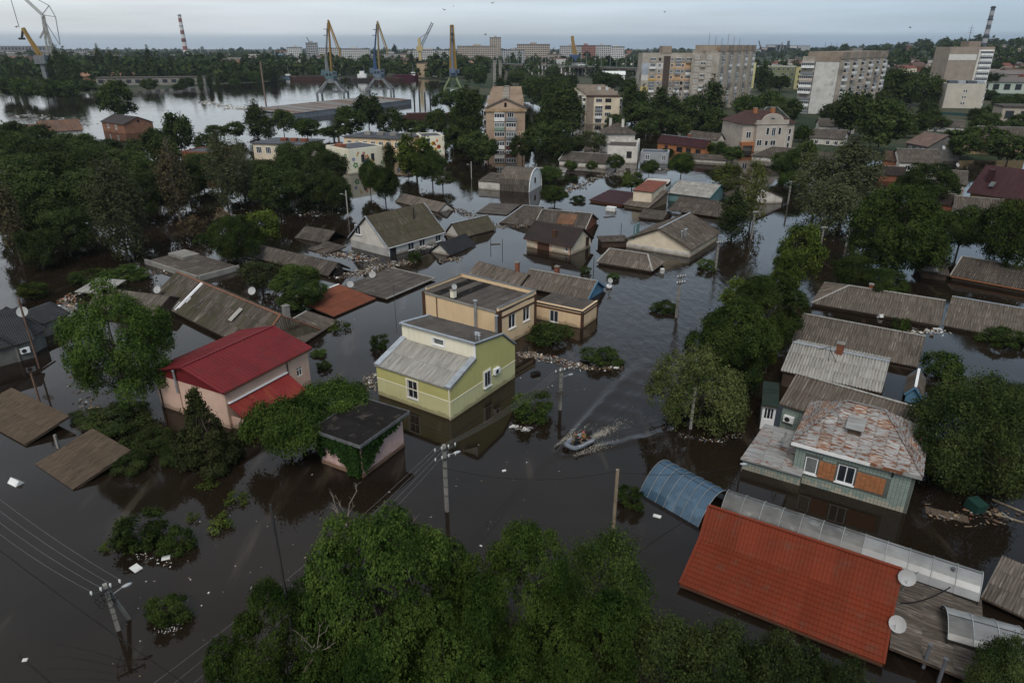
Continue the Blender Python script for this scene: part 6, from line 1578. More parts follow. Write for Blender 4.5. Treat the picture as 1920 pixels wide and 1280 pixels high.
# warehouse in the river
h = House('warehouse', 'long grey corrugated warehouse with rust striped roof standing in the river', (545, 214), (772, 187), (530, 194), 2.4, .2, 'warehouse', W=26)
rs = [mat('grey_trapezoid', (.20, .195, .19), (.15, .145, .14), streak=(.3, .05, 1), scale=1), MATS['grey_trapezoid'], MATS['grey_trapezoid'], mat('rust_trapezoid', (.125, .075, .055), (.17, .13, .11), streak=(.3, .05, 1), scale=1)]
pl = [((-h.L / 2, -h.W / 2, 2.4), X3, (0, h.W, 1.2), [(0, 0), (h.L, 0), (h.L, h.W), (0, h.W)])]
d = h.deck(pl, rs[0]); sheets(d, *pl[0], 3.0, 30, rs, 'rib', 3, .08, lift=.02)
for k in range(10): side_quad(h, 'f', k * h.l / 10, -1, (k + 1) * h.l / 10 - .1, 2.3, .05, mat('grey_cladding', (.19, .20, .22), (.14, .15, .165)), 'cladding_panel')
h.walls(MATS['grey_cladding'], z1=2.3)
for k in range(8):   # mooring piles beyond its end
 p = G(777 + (k % 4) * 10, 190 + (k // 4) * 6 + k % 3); mb = MB(); mb.tube((0, 0, -2), (0, 0, 5.5 + k % 2), .4, .4, 6)
 tag(obj('mooring_pile', (mb, DARK_METAL), None, Matrix.Translation(p)), 'dark mooring pile standing in the river at the end of the grey warehouse', 'pile', 'mooring piles by the warehouse')
# right bank houses among trees
h = quick('house', 'large house with a maroon metal roof and ochre wall at the right edge', (1813, 361), (1990, 388), 2.6, 7.6, (1823, 305), (1995, 320), ROOF_MAROON, mat('ochre_render', (.36, .22, .09), (.29, .18, .075)), oh=.5, kind='seam', n=1, amp=.03, sw=1.1, shh=3.2, lift=.01, verge=ROOF_MAROON)
xx, zz = solve(h, 1857, 333, -h.W / 4); mb = MB(); mb.box(xx - .5, -h.W / 4 - .5, zz - 1.5, xx + .5, -h.W / 4 + .5, zz + 1.6); obj('chimney', (mb, ROOF_MAROON), h.deck_o)
xx, zz = solve(h, 1858, 350, -h.W / 2 + 1.2); mb = MB(); mb.obox((xx - .4, -h.W / 2 + .9, zz), (.9, 0, 0), (0, .9, .9 * 5 / (h.W / 2)), (0, 0, .12)); obj('roof_window', (mb, MATS['curtained_glass']), h.deck_o)
R_ = [('house', 'long yellowish house with a brown slate roof by the right edge', (1806, 259), (1935, 264), 5.0, 8.0, (1836, 230), (1940, 234), mat('ochre_block', (.32, .24, .14), (.25, .19, .115)), 'l'),
      ('house', 'hipped brown slate roof house beside two stacked white window bays', (1517, 258), (1583, 262), 2.5, 4.8, (1522, 240), (1570, 243), PLASTER_W, ''),
      ('house', 'pale edged slate house under the white end wall block', (1535, 237), (1605, 239), 3, 5.2, (1545, 215), (1602, 218), PLASTER_W, ''),
      ('house', 'gabled rust and maroon roofed house in the right hand trees', (1697, 268), (1740, 276), 4.0, 7.0, (1712, 232), (1760, 238), PLASTER_GREY, ''),
      ('house', 'plain dark slate roof with a white dish at its corner', (1686, 305), (1766, 308), 2.2, 5.0, (1690, 279), (1768, 282), PLASTER_W, ''),
      ('house', 'grey slate roof beside the maroon house with white wall strip', (1775, 345), (1814, 348), 2.5, 4.6, (1772, 318), (1818, 322), PLASTER_W, ''),
      ('shed', 'brown shed roof peeping between the round trees on the right', (1648, 328), (1700, 330), 1.5, 3.2, (1664, 312), (1716, 316), BRICK, ''),
      ('house', 'low brown roof line below the round dark tree on the right', (1712, 378), (1790, 386), 1.2, 3.0, (1712, 362), (1798, 370), BRICK, ''),
      ('house', 'patchwork of tilted slate roofs below the maroon roof', (1786, 392), (1880, 400), 1.5, 3.6, (1798, 378), (1860, 370), PLASTER_W, ''),
      ('house', 'small green felt roofed house behind the pale mansion', (1418, 222), (1480, 222), 5.5, 9.0, (1440, 199), (1458, 199), PLASTER_W, 'lr'),
      ('house', 'long slate roof with a dark green fence line under the cream block', (1740, 237), (1810, 240), 2.5, 4.5, (1748, 224), (1806, 226), PLASTER_W, ''),
      ('house', 'broken dark slate roof in the flooded trees near the withered right hand poplar', (1335, 352), (1372, 372), 1.2, 3.6, (1356, 318), (1392, 336), PLASTER_W, '')]
for nm, lb, A, B, ze_, zr_, R1, R2, wl_, hp in R_:
 green = 'green felt' in lb
 h = quick(nm, lb, A, B, ze_, zr_, R1, R2, MATS['green_felt'] if green else (mat('dusty_pink_slate', (.15, .105, .088), (.11, .08, .07)) if 'maroon roofed' in lb else (ROOF_BROWN if 'brown' in lb and 'slate' not in lb else SLATE)), wl_, oh=.3, hips=hp, kind='zig', n=4, sw=1.6, shh=2.4, cap=SLATE_PALE, z0=-2)
 for a in (.2, .55, .8): h.window('f', h.l * a - .5, ze_ - 1.9, 1.1, 1.3, 'pvc', .05) if h.l > 5 and ze_ > 2 else None
quick('house', 'pale slate roof rising behind the orange brick house', (1288, 257), (1345, 264), 2.2, 4.2, (1296, 246), (1350, 252), SLATE, PLASTER_W, oh=.3, z0=-1)
quick('house', 'grey slate roof between the mansion and the umbrella tree', (1525, 300), (1575, 306), 1.6, 3.6, (1532, 286), (1580, 290), SLATE, PLASTER_W, oh=.3, z0=-2)
quick('shed', 'rust brown shed roof under the round dark tree at the right', (1652, 300), (1700, 304), 2.0, 4.0, (1660, 282), (1706, 285), mat('dull_rust_tin', (.10, .06, .045), (.075, .05, .04)), BRICK, oh=.3, z0=-2)
dish(1766, 289, 4.4, .6, 200, 'white satellite dish standing on the corner of the dark slate roof', mast=1.6)
dish(1793, 318, 4.4, .55, 200, 'pair-mounted white dish on the grey roof beside the maroon house', mast=1.0)
mb = MB(); a_, b_ = G(1737, 222), G(1810, 226); mb.beam(a_ + Z3 * 1.5, b_ + Z3 * 1.5, .2, 3.0); tag(obj('fence', (mb, mat('dark_teal_sheet', (.03, .07, .07), (.025, .055, .056)))), 'dark green sheet metal fence below the blank cream block', 'fence')
def at_depth(px, py, d):
 """point on the line of sight at distance d ahead (Y)"""
 a, dy, dz = ray(px, py); t = d / dy
 return Vector((a * t, d, CAMH + dz * t))
def part(mb, name, m, root): return obj(name, (mb, m), root)
def portal_crane(label, base, H, yaw, boom_m, tower_m, cab_m, leg_m, jib=True, s=1.0, lean=.0, span=16):
 t = thing('portal_crane', label, 'crane', base, R(yaw), 'portal cranes on the quay')
 q = span / 2; hp = H * .24
 for sx in (-1, 1):
  for sy in (-1, 1):
   mb = MB(); mb.beam((sx * q, sy * q * .7, -2), (sx * q, sy * q * .7, hp * .42), 1.1); mb.beam((sx * q, sy * q * .7, hp * .38), (sx * q * .30, sy * q * .25, hp), 1.0); part(mb, 'leg', leg_m, t)
 mb = MB()
 for sy in (-1, 1): mb.beam((-q, sy * q * .7, hp * .42), (q, sy * q * .7, hp * .42), .8)
 for sx in (-1, 1): mb.beam((sx * q, -q * .7, hp * .42), (sx * q, q * .7, hp * .42), .8)
 o = part(mb, 'portal_beam', leg_m, t)
 mb = MB(); mb.tube((0, 0, hp - 1), (0, 0, hp + 1.2), 2.8, 2.8, 12); part(mb, 'turntable', leg_m, t)
 mb = MB(); mb.box(-3.2, -2.2, hp + 1.2, 3.2, 2.2, hp + 5.4); c = part(mb, 'machine_house', cab_m, t)
 for k in range(3):
  mb = MB(); mb.box(-2.4 + k * 1.9, -2.26, hp + 3, -1.1 + k * 1.9, -2.203, hp + 4.4); part(mb, 'window', GLASS, c)
 mb = MB(); mb.box(2.0, -3.9, hp + 3.0, 4.2, -2.203, hp + 5.6); k_ = part(mb, 'cabin', cab_m, t)
 mb = MB(); mb.box(2.2, -3.95, hp + 3.9, 4.0, -3.903, hp + 5.2); part(mb, 'pane', GLASS, k_)
 mb = MB(); mb.beam((-2.6, 0, hp + 5), (-1.9, 0, H * .58), 1.1, 1.1); mb.beam((-1.2, 0, hp + 5), (-1.9, 0, H * .58), .7); part(mb, 'tower', tower_m, t)
 mb = MB(); mb.box(-5.4, -1.6, hp + 3.2, -3.203, 1.6, hp + 6.2); part(mb, 'counterweight', cab_m, t)
 tip = Vector((1.6 + lean, 0, H)); foot = Vector((.6, 0, hp + 5))
 for sy in (-1, 1):
  mb = MB(); mb.beam(foot + Vector((0, sy * .8 * s, 0)), tip + Vector((0, sy * .3, 0)), .75 * s, 1.0 * s); b_ = part(mb, 'boom', boom_m, t)
 mb = MB()
 for k in range(8):
  p = foot.lerp(tip, (k + .5) / 8); mb.beam(p + Vector((0, -1.1, 0)), p + Vector((0, 1.1, 0)), .5)
 part(mb, 'boom_brace', boom_m, t)
 if jib:
  e = Vector((6.8 + lean, 0, H * .62))
  mb = MB(); mb.beam(tip, e, .8, .7); mb.beam(tip + Vector((-.4, 0, -1)), e + Vector((-1.4, 0, .6)), .4); part(mb, 'jib', boom_m, t)
  mb = MB(); mb.beam(e + Vector((0, 0, .5)), e + Vector((-.5, 0, -3)), .9, .9); part(mb, 'jib_head', boom_m, t)
 mb = MB(); mb.beam((-1.9, 0, H * .58), tip + Vector((-.6, 0, -1.5)), .6); mb.beam((-1.9, .8, H * .52), tip + Vector((-.6, .4, -3)), .3); part(mb, 'tie_bar', tower_m, t)
 for k in (.62, .82):
  p = Vector((-1.9, 0, H * .58)).lerp(tip, k * .9); mb = MB(); mb.cbox(p + Vector((-1, 0, 0)), (2.4, 1.6, .35)); part(mb, 'platform', tower_m, t)
 return t
b = G(625, 187); portal_crane('yellow boomed portal crane with grey legs, leftmost of the three by the warehouse', b, height(b, 38) , 0, CRANE_Y, CRANE_GREY, CRANE_TEAL, CRANE_GREY)
b = G(713, 180); portal_crane('ochre boomed portal crane with a blue tower between the two yellow cranes', b, height(b, 40), 0, CRANE_OCHRE, CRANE_BLUE, CRANE_CABIN, CRANE_GREY)
b = G(851, 177); portal_crane('bright yellow portal crane with green legs, no folded jib, right of the blue tower crane', b, height(b, 47), 90, CRANE_Y, CRANE_CABIN, CRANE_CABIN, CRANE_GREEN, jib=False, s=1.9)
# crane with a lattice jib further back
def lattice(mb, a, b, w, n, r):
 a, b = Vector(a), Vector(b); d = (b - a).normalized(); u = d.cross(Z3).normalized(); v = u.cross(d)
 C = [a + u * w * i + v * w * j for i, j in ((-.5, -.5), (.5, -.5), (.5, .5), (-.5, .5))]; D = b - a
 for c in C: mb.beam(c, c + D, r)
 for k in range(n):
  for i in range(4): mb.beam(C[i] + D * (k / n), C[(i + 1) % 4] + D * ((k + 1) / n), r * .6)
p = at_depth(788, 113, 820); t = thing('tower_crane', 'cream mast crane with a grey lattice jib pointing right above the trees', 'crane', (p.x, p.y, 0), 0, 'portal cranes on the quay')
zt = at_depth(788, 72, 820).z
mb = MB(); mb.beam((0, 0, -1), (0, 0, zt), 3.0); part(mb, 'mast', mat('crane_cream', (.48, .38, .20), (.40, .31, .16)), t)
mb = MB(); mb.cbox((0, 0, zt * .72), (7, 5, 5)); part(mb, 'cabin', MATS['crane_cream'], t)
q = at_depth(811, 43, 820); mb = MB(); lattice(mb, (2, 0, zt * .8), (q.x - p.x, 0, q.z), 2.2, 12, .5); part(mb, 'jib', CRANE_GREY, t)
mb = MB(); mb.beam((0, 0, zt), (q.x - p.x - 4, 0, q.z - 9), .5); part(mb, 'tie_bar', CRANE_GREY, t)
# crane behind the bridge, slanted yellow crane on the left, tiny ones on the skyline
def slim_crane(label, foot, tip, d, w, m, nose=None, group='far cranes on the skyline', cab=None):
 a, c = at_depth(*foot, d), at_depth(*tip, d)
 t = thing('crane', label, 'crane', (a.x, a.y, 0), 0, group)
 o = Vector((a.x, a.y, 0))
 mb = MB(); mb.beam(a - o, c - o, w, w * .8); mb.beam(a - o + Vector((w * 1.1, 0, 0)), (c - o), w * .5); part(mb, 'boom', m, t)
 mb = MB(); mb.beam((0, 0, -3), a - o, w * 1.2); part(mb, 'mast', cab or CRANE_CABIN, t)
 mb = MB(); mb.cbox(a - o, (w * 3.5, w * 2.5, w * 2.5)); part(mb, 'cabin', cab or CRANE_CABIN, t)
 if nose:
  e = at_depth(*nose, d); mb = MB(); mb.beam(c - o, e - o, w * .5); mb.cbox(e - o, (w * 1.6, w, w * .6)); part(mb, 'jib_head', DARK_METAL, t)
 return t
slim_crane('yellow crane boom rising behind the road bridge', (1077, 110), (1073, 68), 1050, 4.0, CRANE_Y, cab=CRANE_BLUE)
slim_crane('amber crane boom slanting to the left at the left edge of the port', (78, 112), (43, 53), 620, 2.6, CRANE_Y, nose=(41, 73), cab=CRANE_GREY)
for px, ty, by, dx, lb in ((1427, 77, 100, -4, 'small reddish crane mast on the far right skyline'), (1461, 80, 100, 6, 'small dark crane beside the thin black stack on the skyline'), (583, 70, 92, -8, 'tiny grey crane beside the far white tower on the skyline'), (1455, 84, 102, 2, 'low dark crane left of the thin black stack')):
 slim_crane(lb, (px - dx * .3, by), (px + dx, ty), 2100, 2.6, CRANE_GREY if 'reddish' not in lb else SHIP_RED, cab=SHIP_DARK)
# lattice derrick at the left edge
d_ = 640; P = lambda x, y: at_depth(x, y, d_)
o = P(95, 112); o.z = 0; t = thing('derrick_crane', 'thin pale lattice derrick crane with a raised frame at the upper left', 'crane', o)
mb = MB()
for a in ((82, 28, 97, 104), (79, 30, 90, 104), (80, 30, 104, 104), (84, 55, 75, 72), (88, 58, 84, 74)): lattice(mb, P(a[0], a[1]) - o, P(a[2], a[3]) - o, .9, 8, .25)
part(mb, 'mast', mat('pale_steel', (.40, .39, .35), (.32, .31, .28)), t)
mb = MB(); lattice(mb, P(79, 28) - o, P(40, -8) - o, 1.6, 14, .3); part(mb, 'boom', MATS['pale_steel'], t)
mb = MB()
for a, c in (((79, 28), (92, 11)), ((79, 28), (104, 32)), ((92, 11), (104, 32)), ((92, 11), (68, -2)), ((104, 32), (113, 84)), ((84, 40), (112, 84))): mb.beam(P(*a) - o, P(*c) - o, .5)
part(mb, 'back_stay', STEEL, t)
mb = MB()
for xx in (88, 97, 104, 112): mb.beam(P(xx, 100) - o, Vector((P(xx, 100).x - o.x, 0, -3)), 1.2)
part(mb, 'leg', MATS['pale_steel'], t)['kind'] = 'stuff'
mb = MB(); mb.beam(P(19, -5) - P(36, 52), Vector((0, 0, 0)), .35); q = P(36, 52); tag(obj('hoist_cable', (mb, DARK_METAL), None, Matrix.Translation(q)), 'slanting hoist cable hanging over the amber crane boom', 'cable')
# chimneys
def stack(label, bx, by, tx, ty, d, r0, r1, bands, name='chimney'):
 a, c = at_depth(bx, by, d), at_depth(tx, ty, d); z0 = zland(a.x, d) - 1
 t = thing(name, label, 'chimney', (a.x, a.y, z0))
 Hh = c.z - z0; n = len(bands)
 for k, m in enumerate(bands):
  f0, f1 = k / n, (k + 1) / n
  mb = MB(); mb.tube((0, 0, Hh * f0), (0, 0, Hh * f1 - (.0 if k == n - 1 else .02)), r0 + (r1 - r0) * f0, r0 + (r1 - r0) * f1, 14); part(mb, 'band', m, t)
 for f in (.45, .75, .97):
  r = r0 + (r1 - r0) * f; mb = MB(); mb.tube((0, 0, Hh * f), (0, 0, Hh * f + .8), r + .7, r + .7, 14); part(mb, 'gallery', DARK_METAL, t)
RW, RR = mat('stack_white', (.58, .56, .55), (.48, .46, .45), scale=.05), mat('stack_red', (.24, .10, .09), (.18, .08, .075), scale=.05)
stack('tall red and white banded chimney on the left skyline', 349, 102, 340, 27, 1500, 5.0, 3.0, [RW, RW, RW, RR, RW, RR, RW, RR, RW, RW, RR, RW])
GS, GD = mat('stack_grey', (.34, .34, .35), (.27, .27, .28), scale=.05), mat('stack_dark', (.10, .11, .13), (.08, .085, .1), scale=.05)
stack('grey chimney with pale bands above the brick tower at the upper right', 1841, 100, 1868, 12, 900, 3.2, 2.2, [GD, GD, GD, GD, GS, GD, GS, GD, GS, GD, GS, GD])
stack('thin black stack on the far right skyline', 1475, 104, 1476, 77, 2300, 4.5, 3.6, [GD, GD, GD])
# road bridge
a, b = G(918, 119, 10), G(1290, 131, 10); dv = (b - a); L = dv.length; rz = math.atan2(dv.y, dv.x)
t = thing('road_bridge', 'long low road bridge on concrete columns with a green railing', 'bridge', (a.x, a.y, 0), rz)
mb = MB(); mb.box(0, -6, 8.2, L, 6, 9.8); part(mb, 'deck', mat('bridge_concrete', (.16, .13, .115), (.12, .10, .09), scale=.1), t)
mb = MB(); mb.box(-.5, -6.6, 9.803, L, -6.1, 10.1); mb.box(0, 6.1, 9.803, L, 6.6, 10.1); part(mb, 'kerb', CONCRETE, t)['kind'] = 'stuff'
rail = MB()
for k in range(int(L / 3)): rail.cbox((k * 3, -6.3, 10.7), (.3, .15, 1.2))
rail.box(0, -6.4, 11.2, L, -6.2, 11.4); rail.box(0, -6.38, 10.6, L, -6.22, 10.75)
part(rail, 'railing', mat('bridge_green', (.07, .13, .11), (.055, .10, .09)), t)['kind'] = 'stuff'
pm = cached('pier', lambda: (lambda m_: ([m_.box(-.9, y_ - .6, -3, .9, y_ + .6, 7.2) for y_ in (-4.5, -1.5, 1.5, 4.5)], m_.box(-1.1, -5.8, 7.2, 1.1, 5.8, 8.18), m_.mesh('pier', CONCRETE))[2])(MB()))
for k in range(int(L / 24)): obj('pier', pm, t, Matrix.Translation((12 + k * 24, 0, 0)))
lp = cached('farlamp', lambda: (lambda m_: (m_.tube((0, 0, 0), (0, 0, 12), .22, .14, 5), m_.beam((0, 0, 12), (0, -2.5, 12.4), .2), m_.mesh('lamp_post', STEEL))[2])(MB()))
for k in range(int(L / 22)):
 for sy in (-1, 1):
  p = Vector((math.cos(rz) * (6 + k * 22) - math.sin(rz) * sy * 6.3, math.sin(rz) * (6 + k * 22) + math.cos(rz) * sy * 6.3, 10.1)) + Vector((a.x, a.y, 0))
  o = obj('street_lamp', lp); o.location = p; o.rotation_euler.z = rz + (0 if sy > 0 else math.pi)
  tag(o, 'tall grey lamp post standing along the road bridge', 'street lamp', 'lamp posts on the bridge')
for k, (px, py, w, hh, lb) in enumerate(((1010, 141, 34, 9, 'concrete terminal hall with a row of white columns under the bridge'), (1060, 143, 40, 8, 'second columned concrete hall under the bridge'))):
 p = G(px, py, 0); z = zland(p.x, p.y); t = thing('hall', lb, 'hall', (p.x, p.y, z), 0)
 mb = MB(); mb.box(-w / 2, 0, 0, w / 2, 16, hh + 1); part(mb, 'wall', mat('dim_concrete', (.12, .11, .10), (.09, .083, .075)), t)
 cmx = cached(('col', hh), lambda: (lambda m_: (m_.box(-.6, -.6, 0, .6, .6, hh), m_.mesh('column', MWH))[1])(MB()))
 for i in range(9): obj('column', cmx, t, Matrix.Translation((-w / 2 + 2 + i * (w - 4) / 8, -1.2, 0)))
 mb = MB(); mb.box(-w / 2 - .5, -2.2, hh + .003, w / 2 + .5, -.003, hh + 1.2); part(mb, 'entablature', CONCRETE, t)
# twin pylons before the bridge
for px, lb in ((927.5, 'left of two concrete pylons rising behind the gabled brown block'), (938, 'right of two concrete pylons rising behind the gabled brown block')):
 p = G(px, 165); ht = height(p, 115); mb = MB(); mb.box(-1.1, -1.1, -2, 1.1, 1.1, ht); mb.box(-1.5, -1.5, ht + .003, 1.5, 1.5, ht + .6)
 tag(obj('pylon', (mb, CONCRETE), None, Matrix.Translation(p)), lb, 'pylon')
p = G(938, 152, 0); mb = MB(); mb.box(-7, 0, 0, 7, .8, 8); tag(obj('screen_wall', (mb, MATS['dim_concrete']), None, Matrix.Translation((p.x, p.y + 6, zland(p.x, p.y + 6)))), 'dim screen wall behind the two concrete pylons', 'wall')
# vessels
def vessel(label, px, py, length, beam, hm, yaw, sup=None, cat='ship', name='barge', hh=3.):
 p = G(px, py); t = thing(name, label, cat, p, R(yaw))
 l, b_ = length / 2, beam / 2
 prof = [(-l, -b_ * .8), (-l * .9, -b_), (l * .75, -b_), (l, -b_ * .1), (l, b_ * .1), (l * .75, b_), (-l * .9, b_), (-l, b_ * .8)]
 mb = MB(); low = [(x * .97, y * .9, -1) for x, y in prof]; up = [(x, y, hh + (1.2 if x > l * .9 else 0)) for x, y in prof]; n = len(prof)
 for k in range(n): mb.face([low[k], low[(k + 1) % n], up[(k + 1) % n], up[k]])
 mb.face([(x, y, z - .4) for x, y, z in up]); part(mb, 'hull', hm, t)
 mb = MB(); mb.box(-l * .8, -b_ * .7, hh - .38, l * .6, b_ * .7, hh + .9); part(mb, 'hatch_coaming', SHIP_RED if hm != GARNET else GARNET, t)
 if sup:
  for x0, x1, z1, w in sup:
   mb = MB(); mb.box(l * x0, -b_ * w, hh - .39, l * x1, b_ * w, hh + z1); c = part(mb, 'superstructure', WHITE, t)
   for k in range(4):
    xx = l * x0 + (k + .5) * l * (x1 - x0) / 4; mb = MB(); mb.box(xx - .5, -b_ * w - .05, hh + z1 - 1.7, xx + .5, -b_ * w - .003, hh + z1 - .7); part(mb, 'window', GLASS, c)
  mb = MB(); mb.tube((l * sup[0][0] + 2, 0, hh + 2), (l * sup[0][0] + 2, 0, hh + 11), .25, .12, 5); part(mb, 'mast', STEEL, t)
 return t
vessel('long rust red cargo barge moored left of the yellow crane', 583, 151, 42, 9, SHIP_RED, 172, name='barge', cat='barge')
vessel('white tug with a black hull moored behind the blue tower crane', 676, 152, 20, 7, SHIP_DARK, 178, [(-.6, .2, 4, .7), (-.4, 0, 6.5, .5)], name='tugboat', cat='tugboat', hh=2)
vessel('long rust coloured barge behind the blue tower crane', 722, 151, 36, 8, SHIP_RED, 0, name='barge', cat='barge', hh=2)
vessel('garnet hulled ship with a blue bow by the far quay', 760, 149, 26, 8, GARNET, 4, [(.45, .75, 3, .6)], name='ship', hh=3.4)
vessel('small white boat at the head of the rust red barge', 540, 147, 12, 4, BLUE_PAINT, 175, [(-.5, .3, 2.6, .6)], name='boat', cat='boat', hh=1.4)
vessel('red dredging hull below the green legged crane', 800, 222, 22, 6, SHIP_RED, 15, name='barge', cat='barge', hh=1.5)
# generic far buildings: walls, a roof and real window openings joined per building
def town(label, px, by, w, d, h, m, floors=0, cols=0, dist=None, roof=None, cat='building', name='building', group=None, rot=0., wm=None, lift_=True):
 if dist: a, dy, dz = ray(px, 90); p = Vector((a / dy * dist, dist, 0))
 else: p = G(px, by)
 z = zland(p.x, p.y); t = thing(name, label, cat, (p.x, p.y, z), R(rot) - math.atan2(p.x, p.y) * (0 if rot else .5), group)
 mb = MB(); mb.box(-w / 2, -d / 2, -3, w / 2, d / 2, h); part(mb, 'wall', m, t)
 mb = MB()
 if roof: mb.prism([(-d / 2 - .8, 0), (d / 2 + .8, 0), (0, roof[1])], (-w / 2 - .6, 0, h + .003), Y3, Z3, (w + 1.2, 0, 0))
 else: mb.box(-w / 2 - .3, -d / 2 - .3, h + .003, w / 2 + .3, d / 2 + .3, h + .8)
 part(mb, 'roof', roof[0] if roof else FELT, t)
 if floors:
  mb = MB(); fh = h / floors; cw = w / cols
  for f in range(floors):
   for c in range(cols):
    x0 = -w / 2 + (c + .22) * cw; z0 = f * fh + fh * .32
    mb.box(x0, -d / 2 - .08, z0, x0 + cw * .56, -d / 2 - .004, z0 + fh * .5)
  g = part(mb, 'glazing', wm or GLASS, t); g['kind'] = 'stuff'
 if lift_ and floors > 6:
  mb = MB(); mb.box(-w * .1, -3, h + .803, w * .1, 3, h + 3.6); part(mb, 'lift_house', m, t)
 return t
rg = random.Random(3)
FW = [mat('estate_white', (.50, .49, .47), (.43, .42, .40), scale=.02), mat('estate_tan', (.40, .34, .285), (.33, .28, .235), scale=.02), mat('estate_grey', (.38, .38, .38), (.31, .31, .31), scale=.02)]
PK = mat('estate_pink', (.33, .16, .13), (.27, .13, .11), scale=.02)
x = 640
while x < 1045:
 w = rg.choice((26, 40, 58, 72)); d0 = rg.uniform(1250, 1450); pxw = w / d0 * 1280 * 1.08
 town('pale nine storey slab in the housing estate along the skyline', x + pxw / 2, 0, w, 14, rg.choice((15, 22, 25, 28)), rg.choice(FW), 8, int(w / 3.2), dist=d0, cat='apartment block', name='apartment_block', group='skyline estate slabs')
 x += pxw + rg.uniform(-2, 16)
for px, w, h_, m, lb in ((929, 22, 43, FW[1], 'lone sixteen storey tower above the skyline estate'), (1000, 60, 31, FW[1], 'raised tan block in the skyline estate right of the lone tower'), (1070, 40, 28, FW[0], 'cream block at the right end of the skyline estate'), (1098, 36, 29, PK, 'pink and red banded block at the right end of the skyline estate'), (1128, 34, 29, FW[0], 'white block right of the pink banded one on the skyline'), (1155, 30, 27, FW[0], 'last white block at the right end of the skyline estate')):
 town(lb, px, 0, w, 14, h_, m, 9 if h_ < 40 else 15, int(w / 3.2), dist=1360 if h_ < 40 else 1450, cat='apartment block', name='apartment_block')
for px, w, h_, d0, lb in ((585, 18, 33, 1250, 'grey tower block behind the left yellow crane'), (552, 26, 26, 1350, 'short pale block left of the grey tower block'), (615, 44, 25, 1300, 'pale slab just left of the yellow crane boom'), (664, 52, 24, 1250, 'white office slab right of the yellow crane boom')):
 town(lb, px, 0, w, 13, h_, FW[0] if 'white' in lb or 'pale' in lb else FW[2], 9, int(w / 3.2), dist=d0, cat='apartment block', name='apartment_block')
